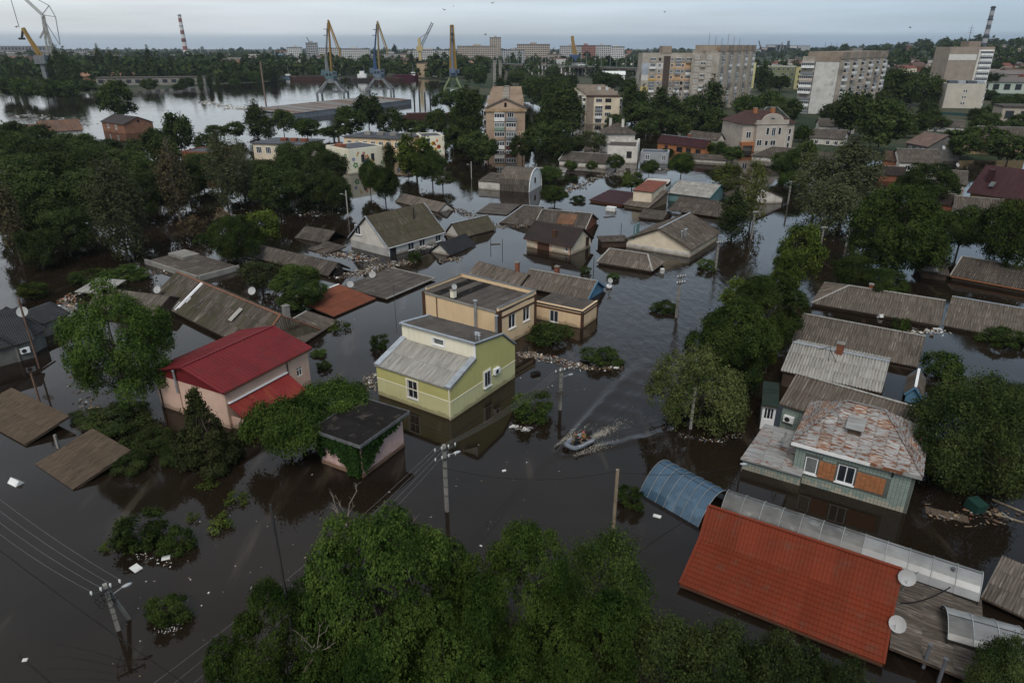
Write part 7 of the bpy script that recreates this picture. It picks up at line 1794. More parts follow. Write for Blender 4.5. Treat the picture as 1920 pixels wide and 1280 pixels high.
# shipyard halls and sheds, left
SH = mat('shed_grey', (.21, .20, .19), (.16, .15, .14), scale=.05); SHP = mat('shed_pale', (.36, .35, .33), (.28, .27, .25), scale=.05); SHO = mat('shed_orange', (.30, .17, .11), (.24, .13, .09), scale=.05)
for px, by, w, d, h, m, fl, co, lb in (
 (48, 108, 150, 30, 26, SH, 2, 18, 'long grey shipyard hall with big openings at the left skyline'),
 (30, 113, 130, 20, 12, SHP, 2, 26, 'lower pale shipyard hall at the left edge'),
 (150, 108, 120, 24, 16, SHP, 3, 20, 'pale shipyard building with dark window rows right of the derrick'),
 (165, 116, 90, 18, 11, SH, 2, 16, 'grey sheds below the pale shipyard building'),
 (215, 104, 160, 20, 13, SH, 2, 24, 'flat long shed on the left skyline'),
 (18, 128, 70, 16, 7, SHO, 1, 18, 'rust brown stack of hull sections at the left edge'),
 (85, 134, 44, 14, 6, SHP, 1, 9, 'white and rust wreckage shed by the poplar row'),
 (160, 139, 20, 12, 7, mat('shed_blue', (.12, .14, .17), (.10, .115, .14)), 0, 0, 'blue grey cabin between dark poplars'),
 (265, 131, 26, 14, 7, SHP, 2, 7, 'pale two storey building beside the lone dark poplar'),
 (290, 160, 82, 16, 5.2, CONCRETE, 1, 12, 'long low concrete quay shed on the far bank'),
 (180, 153, 70, 12, 4, SHO, 0, 0, 'long pinkish quay roof behind the bank trees'),
 (310, 87, 26, 14, 8, SHO, 1, 5, 'small orange roofed building on the left skyline'),
 (418, 108, 50, 14, 6, WHITE, 1, 12, 'long white shed left of the small pale sheds'),
 (462, 108, 40, 12, 6, WHITE, 1, 9, 'white shed among far trees in the middle left'),
 (525, 112, 30, 14, 8, mat('roof_blue', (.16, .24, .33), (.13, .20, .27)), 0, 0, 'small blue roofed shed among far trees'),
 (575, 115, 80, 16, 7, SHO, 1, 16, 'long orange shed behind the left yellow crane'),
 (665, 108, 50, 16, 12, FW[2], 2, 9, 'grey blue roofed plant building behind the cranes'),
 (628, 141, 30, 16, 6, FW[0], 0, 0, 'white round topped tent hall behind the yellow crane base'),
 (687, 135, 26, 12, 5, FW[1], 1, 7, 'low cream quay building beside the tug'),
 (738, 136, 26, 12, 8, FW[1], 2, 6, 'cream quay house with dark windows beside the poplar'),
 (795, 139, 50, 14, 9, SHO, 0, 0, 'long terracotta wall on the far quay'),
 (796, 146, 14, 10, 13, mat('quay_tan', (.42, .32, .21), (.35, .26, .17)), 0, 0, 'tan block tower on the far quay with its reflection'),
 (824, 145, 18, 8, 6, WHITE, 1, 4, 'white ruined quay shed near the bright yellow crane'),
 (885, 132, 36, 10, 8, SHO, 0, 0, 'terracotta shed behind the trees right of the yellow crane'),
 (805, 118, 30, 14, 6, mat('shed_lime', (.30, .34, .17), (.24, .28, .14)), 0, 0, 'pale lime roofed shed at the foot of the cream mast crane'),
 (1000, 109, 50, 30, 9, SHP, 0, 0, 'grey roofed market hall behind the bridge'),
 (1062, 112, 46, 20, 7, mat('shed_green', (.14, .19, .17), (.11, .15, .135)), 0, 0, 'greenish shed roof behind the bridge railing'),
 (1103, 140, 22, 12, 7, WHITE, 0, 0, 'white roofed shed below the bridge'),
 (1150, 152, 20, 10, 5, WHITE, 0, 0, 'white roof patch in the trees right of the bridge'),
 (1185, 134, 28, 10, 6, SHP, 0, 0, 'pale shed under the right end of the bridge'),
 (425, 116, 10, 8, 8, SHIP_RED, 0, 0, 'small bright red shed among the far bank trees')):
 rf = (m, 3.0) if fl == 0 and h < 10 else None
 if 'tent' in lb: rf = (FW[0], 4)
 town(lb, px, by, w, d, h, m, fl, co, roof=rf, cat='shed' if 'shed' in lb or 'hall' in lb else 'building', name='shed' if 'shed' in lb or 'hall' in lb else 'building')
# houses on the hillside at the right
ROOFS = [mat('far_slate', (.145, .13, .118), (.11, .10, .092), scale=.05), ROOF_RUSTRED, ROOFS_B if False else mat('far_brown', (.11, .07, .055), (.085, .055, .045), scale=.05), mat('far_pale', (.30, .28, .26), (.24, .225, .21), scale=.05)]
n = 0
while n < 125:
 a = rg.uniform(.30, .80); Y = 1 / rg.uniform(1 / 1500., 1 / 480.); X = a * Y
 px = CX + FPX * 0
 if Y < 700 and a < .62: continue
 p = Vector((X, Y, 0)); z = zland(X, Y)
 t = thing('house', 'small gabled house among trees on the far right hillside', 'house', (X, Y, z), rg.uniform(-.6, .6), 'hillside houses at the upper right')
 w, d, h = rg.uniform(8, 15), rg.uniform(7, 9), rg.uniform(3, 5.5)
 mb = MB(); mb.box(-w / 2, -d / 2, -3, w / 2, d / 2, h); part(mb, 'wall', rg.choice((PLASTER_W, BRICK, FW[1], FW[0], PLASTER_C)), t)
 mb = MB(); mb.prism([(-d / 2 - .4, 0), (d / 2 + .4, 0), (0, rg.uniform(2, 3.2))], (-w / 2 - .4, 0, h + .003), Y3, Z3, (w + .8, 0, 0)); part(mb, 'roof', ROOFS[(n * 7 + n // 3) % 4], t)
 mb = MB()
 for k in range(3): mb.box(-w / 2 + w * (.15 + k * .3), -d / 2 - .06, 1, -w / 2 + w * (.15 + k * .3) + 1.3, -d / 2 - .004, 2.4)
 g = part(mb, 'glazing', GLASS, t); g['kind'] = 'stuff'
 n += 1
for px, by, w, d, h, m, fl, co, lb in (
 (1595, 112, 40, 16, 8, PLASTER_W, 2, 9, 'pale two storey building on the hillside right of the white end wall block'),
 (1690, 112, 34, 14, 8, BRICK, 1, 7, 'long brick building with a pale roof on the right hillside'),
 (1880, 170, 60, 14, 7, FW[1], 1, 14, 'long brown roofed building right of the brick tower'),
 (1885, 186, 70, 14, 6.5, mat('mint_wall', (.40, .46, .40), (.34, .39, .34), scale=.05), 1, 12, 'long mint walled building with a brown roof at the right edge'),
 (1905, 236, 16, 12, 6, FW[1], 1, 3, 'flat roofed pale house at the right edge below the mint building'),
 (1795, 105, 40, 16, 9, FW[1], 2, 8, 'tan building on the hill crest behind the brick tower')):
 town(lb, px, by, w, d, h, m, fl, co, roof=(ROOFS[0], 2.6) if 'flat' not in lb else None)
for k in range(70):
 a = rg.uniform(-.78, .28); Y = 1 / rg.uniform(1 / 2400., 1 / 820.); X = a * Y; z = zland(X, Y)
 w, d, h = rg.uniform(12, 42), rg.uniform(10, 16), rg.choice((4, 6, 8, 11, 14))
 t = thing('building', 'low building among the trees of the far town', 'building', (X, Y, z), rg.uniform(-.3, .3), 'low buildings of the far town')
 mb = MB(); mb.box(-w / 2, -d / 2, -3, w / 2, d / 2, h); part(mb, 'wall', rg.choice(FW + [SHO, SHP, PLASTER_W]), t)
 mb = MB(); mb.prism([(-d / 2 - .4, 0), (d / 2 + .4, 0), (0, rg.choice((.5, 2.5)))], (-w / 2 - .4, 0, h + .003), Y3, Z3, (w + .8, 0, 0)); part(mb, 'roof', ROOFS[k % 4], t)
# hazy plant on the skyline between the two nine storey blocks
for k in range(9):
 a, dy, dz = ray(1425 + k * 9 + (k % 3) * 4, 95); d0 = 2500; X = a / dy * d0; t = thing('plant_building', 'hazy factory building on the skyline between the two nine storey blocks', 'factory', (X, d0, zland(X, d0)), 0, 'skyline factory buildings')
 w, h = 26 + (k * 13) % 30, 14 + (k * 7) % 16
 mb = MB(); mb.box(-w / 2, -8, -3, w / 2, 8, h); part(mb, 'wall', FW[k % 3], t); mb = MB(); mb.box(-w / 2 - .4, -8.4, h + .003, w / 2 + .4, 8.4, h + 1); part(mb, 'roof', FELT, t)
def cyc(base, n): return lambda i: base + str(i % n)
ORD = 'first second third fourth fifth sixth seventh eighth ninth tenth eleventh twelfth thirteenth fourteenth fifteenth sixteenth seventeenth eighteenth nineteenth twentieth'.split() + ['twenty-' + x for x in 'first second third fourth fifth sixth seventh eighth ninth'.split()]
def grove(keyf, pts, label, group):
 for i, p in enumerate(sorted(pts)): tree(keyf(i), *p, label + ', %s from the left' % ORD[i], group)
T = tree
# foreground
T('near0', 715, 1370, 922, 400, 'tall leafy foreground tree with bare dead twigs sticking out of its top')
T('near1', 530, 1420, 1100, 300, 'leafy foreground tree at the lower left of the clump, beside the dark mast')
T('near1', 965, 1390, 975, 290, 'pointed leafy foreground tree right of the concrete pole')
T('near0', 1075, 1440, 1085, 330, 'broad leafy foreground tree in front of the feathery one')
T('near1', 850, 1460, 1130, 380, 'lowest leafy foreground tree in the middle of the bottom edge', rot=2.)
T('near0', 660, 1490, 1170, 330, 'leafy foreground tree filling the bottom edge left of centre', rot=4.)
T('near_soft', 1130, 1290, 985, 215, 'feathery darker green tree at the right end of the foreground clump')
for x, y, ty, w, lb in ((1225, 1360, 1150, 260, 'dark shrub below the feathery foreground tree'), (1345, 1385, 1185, 230, 'dark shrub in front of the orange roof eave'), (1470, 1400, 1215, 230, 'dark shrub at the bottom edge below the orange roof'), (1580, 1400, 1250, 170, 'dark shrub at the bottom edge by the orange roof corner'), (1890, 1340, 1195, 150, 'dark shrub in the lower right corner over the pale canopy'), (1010, 1480, 1200, 360, 'dark shrub under the foreground trees at the bottom edge')):
 T('near_dark', x, y, ty, w, lb, cat='bush')
# near left
T('locust', 212, 765, 533, 225, 'bright green locust tree in front of the graphite roofs')
T('juniper', 374, 866, 733, 150, 'dark juniper standing against the pink house')
T('sumac', 632, 806, 722, 165, 'spreading feathery sumac behind the ivy outbuilding, right half')
T('sumac', 540, 858, 760, 190, 'spreading feathery sumac below the red porch, left half', rot=1.)
for x, y, ty, w, lb in ((225, 812, 768, 150, 'dark thicket under the bright locust tree'), (270, 862, 808, 120, 'dark thicket beside the brown slatted roof'), (330, 880, 842, 60, 'dark thicket at the foot of the juniper'), (160, 798, 768, 70, 'dark thicket at the water edge left of the locust tree'), (470, 828, 792, 60, 'dark thicket at the pink house corner'), (245, 894, 852, 80, 'dark thicket trailing from the slatted roof')):
 T('thicket', x, y, ty, w, lb)
T('bush1', 312, 868, 836, 30, 'small grey leaved shrub below the juniper')
T('light0', 60, 560, 530, 60, 'light green bush behind the graphite roof ridge', cat='bush')
T('bush0', 165, 540, 505, 80, 'green bush on the bank behind the pale curved lean-to')
T('bush1', 230, 535, 500, 110, 'dark green bush behind the hidden cottage roof')
T('maple', 560, 575, 497, 130, 'round dark bushy tree behind the long slate house')
T('olive1', 488, 545, 490, 90, 'grey green shrub tree left of the round dark bushy tree')
T('maple2', 440, 490, 405, 105, 'bushy tree at the edge of the drowned lane, left of the half drowned roof')
T('light1', 495, 468, 395, 75, 'fresh green bushy tree next to the drowned lane')
T('dry', 420, 440, 395, 45, 'dry brown leaved bush right of the withered poplar', cat='bush'); T('dry', 360, 448, 408, 60, 'dry brown leaved bush beside the withered poplar reflection', cat='bush')
T('bush2', 385, 465, 435, 45, 'small green bush in the water below the dry bushes')
# bushes and sprays in open water
for k, x, y, ty, w, lb in (('bush0', 712, 668, 624, 44, 'round willow bush in the water left of the olive house'), ('bush1', 1030, 658, 603, 98, 'dark bush between the beige house and annexe'), ('bush2', 1127, 698, 648, 86, 'dark bush at the end of the rubbish raft'), ('bush0', 1000, 812, 732, 96, 'dark bush in the channel below the concrete pole'), ('bush1', 1247, 594, 563, 60, 'small round bush around the pole in the channel'),
      ('bush2', 1182, 970, 906, 62, 'fresh green bush against the blue canopy'), ('spray1', 636, 630, 602, 52, 'light green spray of leaves at the slate lean-to edge'), ('bush0', 606, 700, 676, 34, 'small drowned bush right of the pink house'), ('bush1', 598, 672, 655, 36, 'leaf tops behind the pink house corner'), ('bush2', 640, 562, 545, 20, 'tiny bush by the terracotta roof'),
      ('bush2', 1326, 516, 483, 48, 'willow top in the channel beside a concrete pole'), ('bush0', 1098, 520, 497, 24, 'small green tuft beside the hipped shed roof'), ('bush1', 1150, 530, 510, 30, 'grassy tuft in the channel below the hipped shed'), ('bush2', 778, 500, 470, 34, 'thin bush at the corner of the tall white house'),
      ('spray0', 392, 930, 895, 38, 'yellow green leaf spray in the dark water, topmost'), ('spray1', 443, 958, 920, 48, 'leaf spray near the ivy outbuilding reflection'), ('spray2', 410, 1010, 965, 52, 'leaf spray right of the floating tree top'), ('spray0', 362, 985, 958, 26, 'small leaf spray above the floating tree top'),
      ('bush0', 262, 1045, 963, 118, 'top of a drowned tree with white litter, left half'), ('bush1', 330, 1052, 988, 78, 'top of a drowned tree with white litter, right half'), ('bush2', 312, 1185, 1115, 92, 'drowned bush with white litter right of the twin leg pole'), ('spray1', 205, 1035, 1015, 40, 'leaf trail reaching left from the drowned tree top'),
      ('bush0', 1690, 640, 590, 36, 'bush growing over the white hip line roof edge'), ('bush1', 1772, 735, 655, 92, 'dense bush in the yard right of the blue gabled shed'), ('bush2', 1885, 665, 612, 90, 'dark bush at the right edge below the slate roofs'), ('bush0', 1700, 585, 565, 30, 'green tuft beside the dark slate chimney')):
 T(k, x, y, ty, w, lb)
# street side, right
T('linden', 1318, 822, 662, 205, 'pale seeding linden in full cream flower beside the street')
T('maple', 1372, 735, 562, 170, 'dense dark round tree behind the pale linden')
T('maple2', 1440, 640, 520, 150, 'dense dark round tree beside the brown corrugated roofs')
T('light2', 1405, 600, 528, 110, 'mid green tree between the two dense dark street trees')
T('light0', 1445, 700, 590, 60, 'pale flowering sapling behind the dense dark street tree')
T('light1', 1502, 540, 424, 92, 'light green leaning tree where the street bends')
T('light2', 1475, 570, 470, 70, 'light green tree below the leaning street tree')
T('bush2', 1478, 500, 455, 50, 'bare twigged bush at the water edge of the street')
T('walnut', 1822, 950, 690, 250, 'large dark drooping walnut tree right of the sage tiled house')
T('walnut', 1900, 860, 715, 150, 'dark walnut tree at the right edge behind the large one', rot=2.)
T('broad0', 1602, 545, 478, 92, 'dark round tree above the white hip line roof')
T('maple2', 1690, 520, 350, 190, 'large spreading dark tree standing in the street water on the right')
T('olive0', 1640, 500, 385, 120, 'olive tree left of the large spreading dark tree', rot=1.)
T('broad1', 1805, 480, 392, 110, 'dark round tree in front of the patched slate roof')
T('broad2', 1900, 520, 375, 135, 'dark tree at the right edge above the slate roofs')
T('broad2', 1665, 565, 505, 85, 'dark tree between the long slate roofs and the spreading tree')
T('dark1', 1735, 515, 450, 75, 'dark tree at the left end of the patched slate roof')
T('broad3', 1765, 430, 395, 60, 'small dark tree between the two big right hand trees')
T('sparse0', 1592, 420, 250, 118, 'tall grey green willow poplar beside the drowned street')
T('sparse1', 1535, 410, 283, 95, 'second grey green poplar, left of the tall one by the street')
T('sparse2', 1560, 440, 330, 95, 'lower grey green poplar below the two tall ones by the street')
T('maple', 1742, 382, 308, 140, 'round dark tree left of the maroon roofed house')
T('light2', 1690, 370, 340, 60, 'light green bush tree below the round dark tree')
T('broad0', 1474, 335, 284, 72, 'round green tree beside the hipped slate roof')
T('sumac', 1487, 365, 322, 66, 'low umbrella shaped tree at the head of the drowned street')
T('yellow', 1416, 425, 296, 58, 'tall yellowing poplar at the street corner')
T('yellow', 1362, 370, 303, 62, 'yellowing bushy poplar behind the pale grey slate roof', rot=2.)
T('poplar0', 1378, 448, 352, 56, 'narrow dark conifer-like tree at the street corner')
grove(cyc('far', 3), [(1700, 262, 225, 44), (1722, 256, 214, 50), (1745, 232, 205, 44), (1850, 250, 212, 60), (1890, 262, 225, 60), (1915, 250, 214, 50), (1880, 212, 180, 46), (1855, 200, 168, 40), (1912, 205, 176, 40), (1740, 222, 190, 40), (1670, 235, 186, 60), (1660, 215, 165, 50), (1760, 250, 218, 46), (1830, 232, 204, 36)], 'dark tree among the roofs below the cream block at the right', 'trees below the cream block')
# right middle distance
for k, x, y, ty, w, lb in (('far0', 1600, 262, 172, 92, 'big dark tree right of the white end wall block'), ('far1', 1655, 290, 190, 96, 'big dark tree below the brick tower'), ('far2', 1690, 215, 130, 70, 'tall dark tree left of the brick tower'), ('far0', 1735, 210, 140, 62, 'dark tree at the foot of the brick tower'), ('far1', 1560, 245, 196, 60, 'dark tree at the foot of the white end wall block'),
      ('farlight0', 1845, 290, 236, 90, 'round tree in front of the long yellowish house'), ('far2', 1800, 300, 245, 80, 'dark round tree beside the white dish roof'), ('far1', 1895, 310, 255, 90, 'dark tree at the right edge above the maroon roof'), ('farlight1', 1862, 226, 200, 70, 'round tree below the blank cream block'), ('farlight2', 1905, 222, 195, 50, 'tree at the right edge beside the cream block'),
      ('farpop0', 1432, 175, 113, 26, 'dark poplar in front of the pale green building'), ('farpop1', 1336, 222, 140, 44, 'grey poplar in front of the brown nine storey block'), ('farlight0', 1400, 232, 178, 60, 'bright round tree at the foot of the brown nine storey block'), ('farlight1', 1446, 225, 172, 58, 'bright round tree below the pale green building'), ('far0', 1480, 235, 185, 60, 'dark round tree left of the white end wall block'),
      ('far1', 1300, 240, 178, 66, 'dark tree at the foot of the front slab'), ('farpop2', 1238, 235, 158, 40, 'dark poplar before the painted balconies'), ('farpop0', 1262, 235, 172, 34, 'second dark poplar before the painted balconies'), ('far2', 1335, 265, 205, 70, 'round dark tree left of the pale mansion'), ('far0', 1370, 262, 222, 50, 'dark tree beside the mansion balcony'),
      ('farlight2', 1345, 300, 268, 44, 'small round tree in front of the mansion'), ('farlight0', 1375, 305, 275, 46, 'second small round tree in front of the mansion'), ('farlight1', 1506, 270, 236, 40, 'tree right of the mansion'), ('far1', 1460, 222, 196, 60, 'dark tree behind the green felt roof'), ('broad1', 1278, 335, 288, 62, 'round green tree in front of the grey garage'),
      ('broad2', 1218, 330, 300, 40, 'small green tree standing in water before the garage'), ('broad3', 1155, 322, 290, 40, 'dark round tree at the gable of the long low slate roof'), ('broad0', 1070, 322, 302, 34, 'low round tree left on the long slate roof shore'), ('broad1', 1110, 322, 303, 28, 'low round tree in front of the long slate roof'), ('farlight2', 1250, 300, 280, 30, 'tree between the cream house and brick house'),
      ('light0', 1185, 360, 322, 48, 'bright green tree behind the maroon shed roof'), ('broad2', 1040, 385, 348, 60, 'dark round tree right of the barrel roofed barn'), ('broad3', 1030, 345, 312, 60, 'dark tree behind the barrel roofed barn'), ('bush0', 1070, 345, 328, 40, 'low tree in the water behind the barn'), ('bush1', 1085, 385, 365, 34, 'bush beside the maroon shed roof'),
      ('broad0', 1180, 268, 240, 40, 'tree behind the pyramid roofed house'), ('olive2', 1115, 290, 245, 60, 'olive tree left of the pyramid roofed house'), ('far0', 1510, 330, 262, 50, 'dark tree at the flooded street end'), ('far1', 1350, 345, 318, 44, 'dark tree behind the broken dark slate roof')):
 T(k, x, y, ty, w, lb)
grove(cyc('far', 3), [(1180, 225, 165, 48), (1200, 240, 190, 60), (1240, 250, 205, 60), (1270, 255, 215, 60), (1155, 250, 215, 50), (1215, 258, 225, 50), (1290, 262, 232, 46), (1040, 225, 165, 60), (1000, 195, 140, 50), (1020, 205, 150, 50), (1060, 190, 145, 44)], 'dark tree in the flooded belt below the nine storey blocks', 'trees below the nine storey blocks')
grove(cyc('farpop', 3), [(1055, 245, 150, 46), (1035, 235, 145, 36), (1075, 250, 165, 40), (1186, 235, 150, 34), (1205, 230, 158, 30)], 'tall grey poplar between the two five storey blocks', 'poplars between the five storey blocks')
grove(cyc('far', 3), [(1010, 300, 232, 68), (1045, 305, 255, 60), (1075, 295, 255, 50), (1020, 262, 205, 54), (1050, 270, 225, 50), (985, 262, 215, 30), (980, 304, 254, 54)], 'dark round tree right of the gabled five storey block', 'trees right of the gabled block')
grove(cyc('far', 3), [(870, 285, 220, 66), (890, 305, 245, 70), (850, 290, 235, 50), (860, 255, 195, 44), (905, 310, 262, 50), (916, 302, 262, 46)], 'dark tree left of the gabled five storey block', 'trees left of the gabled block')
grove(cyc('farpop', 3), [(878, 265, 148, 44), (866, 270, 168, 38), (893, 250, 160, 32)], 'tall sparse poplar left of the gabled five storey block', 'poplars left of the gabled block')
# left grove
T('withered', 322, 415, 262, 58, 'brown withered poplar standing in open water on the left')
T('sparse1', 216, 488, 290, 105, 'tall grey green poplar nearest the drowned lane on the left')
T('sparse0', 415, 395, 245, 75, 'grey twiggy poplar in the left grove near the brick annexe', rot=2.)
T('sparse2', 452, 380, 262, 48, 'second grey twiggy poplar right of the brick annexe')
T('tall_thin', 16, 495, 330, 48, 'thin bare stemmed poplar at the left edge')
T('far1', 217, 232, 152, 74, 'spreading conifer standing in the river behind the orange brick house')
grove(cyc('dark', 4), [(40, 400, 290, 130), (120, 400, 285, 130), (75, 450, 330, 130), (160, 440, 320, 120), (30, 460, 350, 100), (120, 480, 390, 110), (265, 420, 330, 90), (280, 380, 300, 100), (240, 350, 280, 100), (180, 350, 270, 110), (100, 340, 262, 110), (30, 330, 250, 110), (160, 320, 255, 90), (350, 380, 300, 90), (375, 350, 285, 80), (70, 505, 430, 80)], 'dark round tree in the flooded grove along the left side', 'dark grove trees on the left')
grove(cyc('far', 3), [(20, 290, 228, 90), (70, 290, 235, 80), (120, 290, 250, 60), (300, 300, 240, 80), (335, 295, 212, 60), (260, 300, 262, 60), (310, 330, 262, 70), (390, 300, 250, 60), (200, 290, 262, 60), (150, 300, 262, 60)], 'dark tree between the riverside roofs and the left grove', 'trees behind the riverside roofs')
grove(cyc('dark', 4), [(520, 400, 310, 110), (560, 380, 290, 100), (600, 395, 320, 90), (620, 350, 285, 80), (500, 360, 300, 80), (455, 370, 330, 70), (545, 345, 272, 80), (630, 395, 330, 70), (590, 335, 265, 70), (480, 340, 300, 60)], 'dark tree in the flooded grove in front of the kindergarten', 'dark grove trees before the kindergarten')
for k, x, y, ty, w, lb in (('light0', 780, 345, 252, 80, 'light green tree between the two kindergarten wings'), ('broad1', 810, 350, 285, 70, 'green tree before the spotted kindergarten wing'), ('broad2', 720, 380, 310, 66, 'fresh dark tree in front of the flower painted wing'), ('broad3', 692, 365, 300, 46, 'tree at the corner of the flower painted wing'), ('farpop1', 730, 320, 262, 28, 'narrow dark tree between the kindergarten roofs'), ('dark1', 620, 398, 326, 62, 'round dark tree at the lamp post in the lane'),
      ('olive0', 830, 355, 320, 50, 'olive bush tree at the lane in front of the barn'), ('broad0', 765, 330, 280, 50, 'dense tree left of the spotted wing'), ('farlight0', 575, 262, 222, 60, 'light tree on the river shore by the warehouse'), ('far0', 690, 250, 178, 66, 'dark tree in front of the warehouse roof'), ('far1', 655, 265, 200, 70, 'dark tree left in front of the warehouse'), ('far2', 735, 262, 205, 66, 'dark tree at the right end of the warehouse'),
      ('farpop0', 478, 258, 188, 40, 'sparse poplar on the river shore left of the warehouse'), ('farpop2', 500, 262, 212, 30, 'second sparse poplar left of the warehouse'), ('far2', 530, 255, 205, 50, 'dark shore tree below the warehouse end'), ('farlight1', 625, 262, 236, 60, 'yellowish shore tree under the warehouse wall'), ('far1', 820, 260, 205, 50, 'shore tree above the spotted kindergarten wing'), ('farlight2', 845, 205, 172, 56, 'bushy tree at the river edge under the green crane'),
      ('farlight0', 815, 205, 180, 16, 'small tree by the mooring piles'), ('far0', 440, 262, 228, 50, 'low tree on the near river shore'), ('far1', 405, 262, 235, 50, 'low tree on the near river shore, left'), ('far2', 780, 262, 225, 60, 'dark tree behind the tan kindergarten block')):
 T(k, x, y, ty, w, lb)
# far bank and port
grove(cyc('farpop', 3), [(17, 160, 98, 12), (33, 164, 112, 14), (110, 165, 85, 24), (125, 168, 88, 26), (98, 165, 100, 20), (140, 172, 106, 20), (186, 150, 84, 16), (207, 148, 90, 18), (222, 150, 102, 20), (279, 146, 86, 14), (322, 140, 98, 14), (375, 172, 135, 12), (392, 168, 136, 12), (408, 170, 140, 10), (495, 152, 120, 20), (512, 158, 126, 20), (772, 142, 96, 12), (740, 112, 82, 12), (700, 118, 92, 12)], 'dark poplar in the row along the far river bank', 'poplars along the far bank')
grove(cyc('farlight', 3), [(45, 190, 148, 50), (85, 192, 150, 50), (15, 186, 145, 40), (125, 190, 152, 50), (165, 178, 150, 40), (280, 172, 148, 34), (350, 168, 146, 34), (335, 172, 158, 30), (440, 166, 148, 24), (420, 160, 140, 26), (300, 142, 118, 34), (345, 142, 115, 40), (380, 142, 118, 34), (240, 150, 120, 34), (410, 148, 130, 26), (460, 158, 135, 36), (480, 160, 135, 30), (690, 140, 118, 24), (660, 140, 122, 26), (645, 142, 118, 22), (720, 145, 128, 16), (840, 142, 118, 24), (868, 142, 110, 26), (905, 145, 108, 30), (880, 155, 125, 30), (900, 165, 130, 30), (785, 142, 128, 14)], 'bushy tree on the flooded far river bank', 'trees on the far bank')
rg2 = random.Random(9)
pts = []
for k in range(60):
 a = rg2.uniform(.24, .80); Y = 1 / rg2.uniform(1 / 1250., 1 / 400.)
 if a < .40 and Y < 520: continue
 X = a * Y; z = zland(X, Y); w0 = rg2.uniform(8, 13)
 key = rg2.choice(('far0', 'far1', 'far2', 'farlight0', 'farlight1')); h0, ww, cm_, tm_ = PROTO[key]
 t = thing('tree', 'dark tree among the houses of the far right hillside', 'tree', (X, Y, z), rg2.uniform(0, 6), 'trees on the right hillside', (w0 / ww, w0 / ww, rg2.uniform(8, 14) / h0))
 obj('trunk', tm_, t); obj('crown', cm_, t)
for k in range(60):
 a = rg2.uniform(-.02, .42); Y = 1 / rg2.uniform(1 / 980., 1 / 420.); X = a * Y
 if a > .27 and Y < 470 or (.18 < a < .33 and Y < 480): continue
 z = zland(X, Y); w0 = rg2.uniform(9, 15); key = rg2.choice(('far0', 'far1', 'far2', 'farpop0', 'farlight2')); h0, ww, cm_, tm_ = PROTO[key]
 if 'pop' in key: w0 *= .5
 t = thing(NAMES.get(key[:-1], 'tree'), 'dark tree in the green belt around the road bridge', 'tree', (X, Y, z), rg2.uniform(0, 6), 'trees around the road bridge', (w0 / ww, w0 / ww, rg2.uniform(8, 13) / h0 * (1.5 if 'pop' in key else 1)))
 obj('trunk', tm_, t); obj('crown', cm_, t)
# bare branches
def twigs(px, py, z, L, seed, label, m=TWIG, n=9, dep=None):
 rg_ = random.Random(seed); mb = MB(); p = dep if dep is not None else G(px, py, z)
 def grow(a, d, l, r, k):
  b = a + d * l; mb.tube(a, b, r, r * .6, 4)
  if k:
   for _ in range(rg_.choice((2, 2, 3))): grow(a.lerp(b, rg_.uniform(.4, 1)), (d + Vector((rg_.uniform(-.8, .8), rg_.uniform(-.8, .8), rg_.uniform(-.2, .6)))).normalized(), l * .62, r * .55, k - 1)
 for _ in range(2): grow(Vector((0, 0, 0)), Vector((rg_.uniform(-.7, .7), rg_.uniform(-.5, .5), 1)).normalized(), L, .035, 3)
 tag(obj('dead_branch', (mb, m), None, Matrix.Translation(p)), label, 'branch')
twigs(770, 1040, 9.0, 1.5, 4, 'pale dead branch rising from the top of the tall foreground tree')
twigs(650, 985, 10., 1.1, 5, 'thin dead twigs left of the foreground tree top')
twigs(775, 1100, 9.5, 1.2, 8, 'pale dead branch in the middle of the tall foreground tree')
twigs(570, 1260, 8.0, 1.2, 6, 'forked dead branch at the bottom edge below the left foreground tree')
twigs(1450, 520, .1, 2.2, 7, 'bare brown branches at the water edge of the street', BARK)
twigs(130, 660, 3., 2.2, 9, 'bare branches on the left side of the locust tree', TWIG)
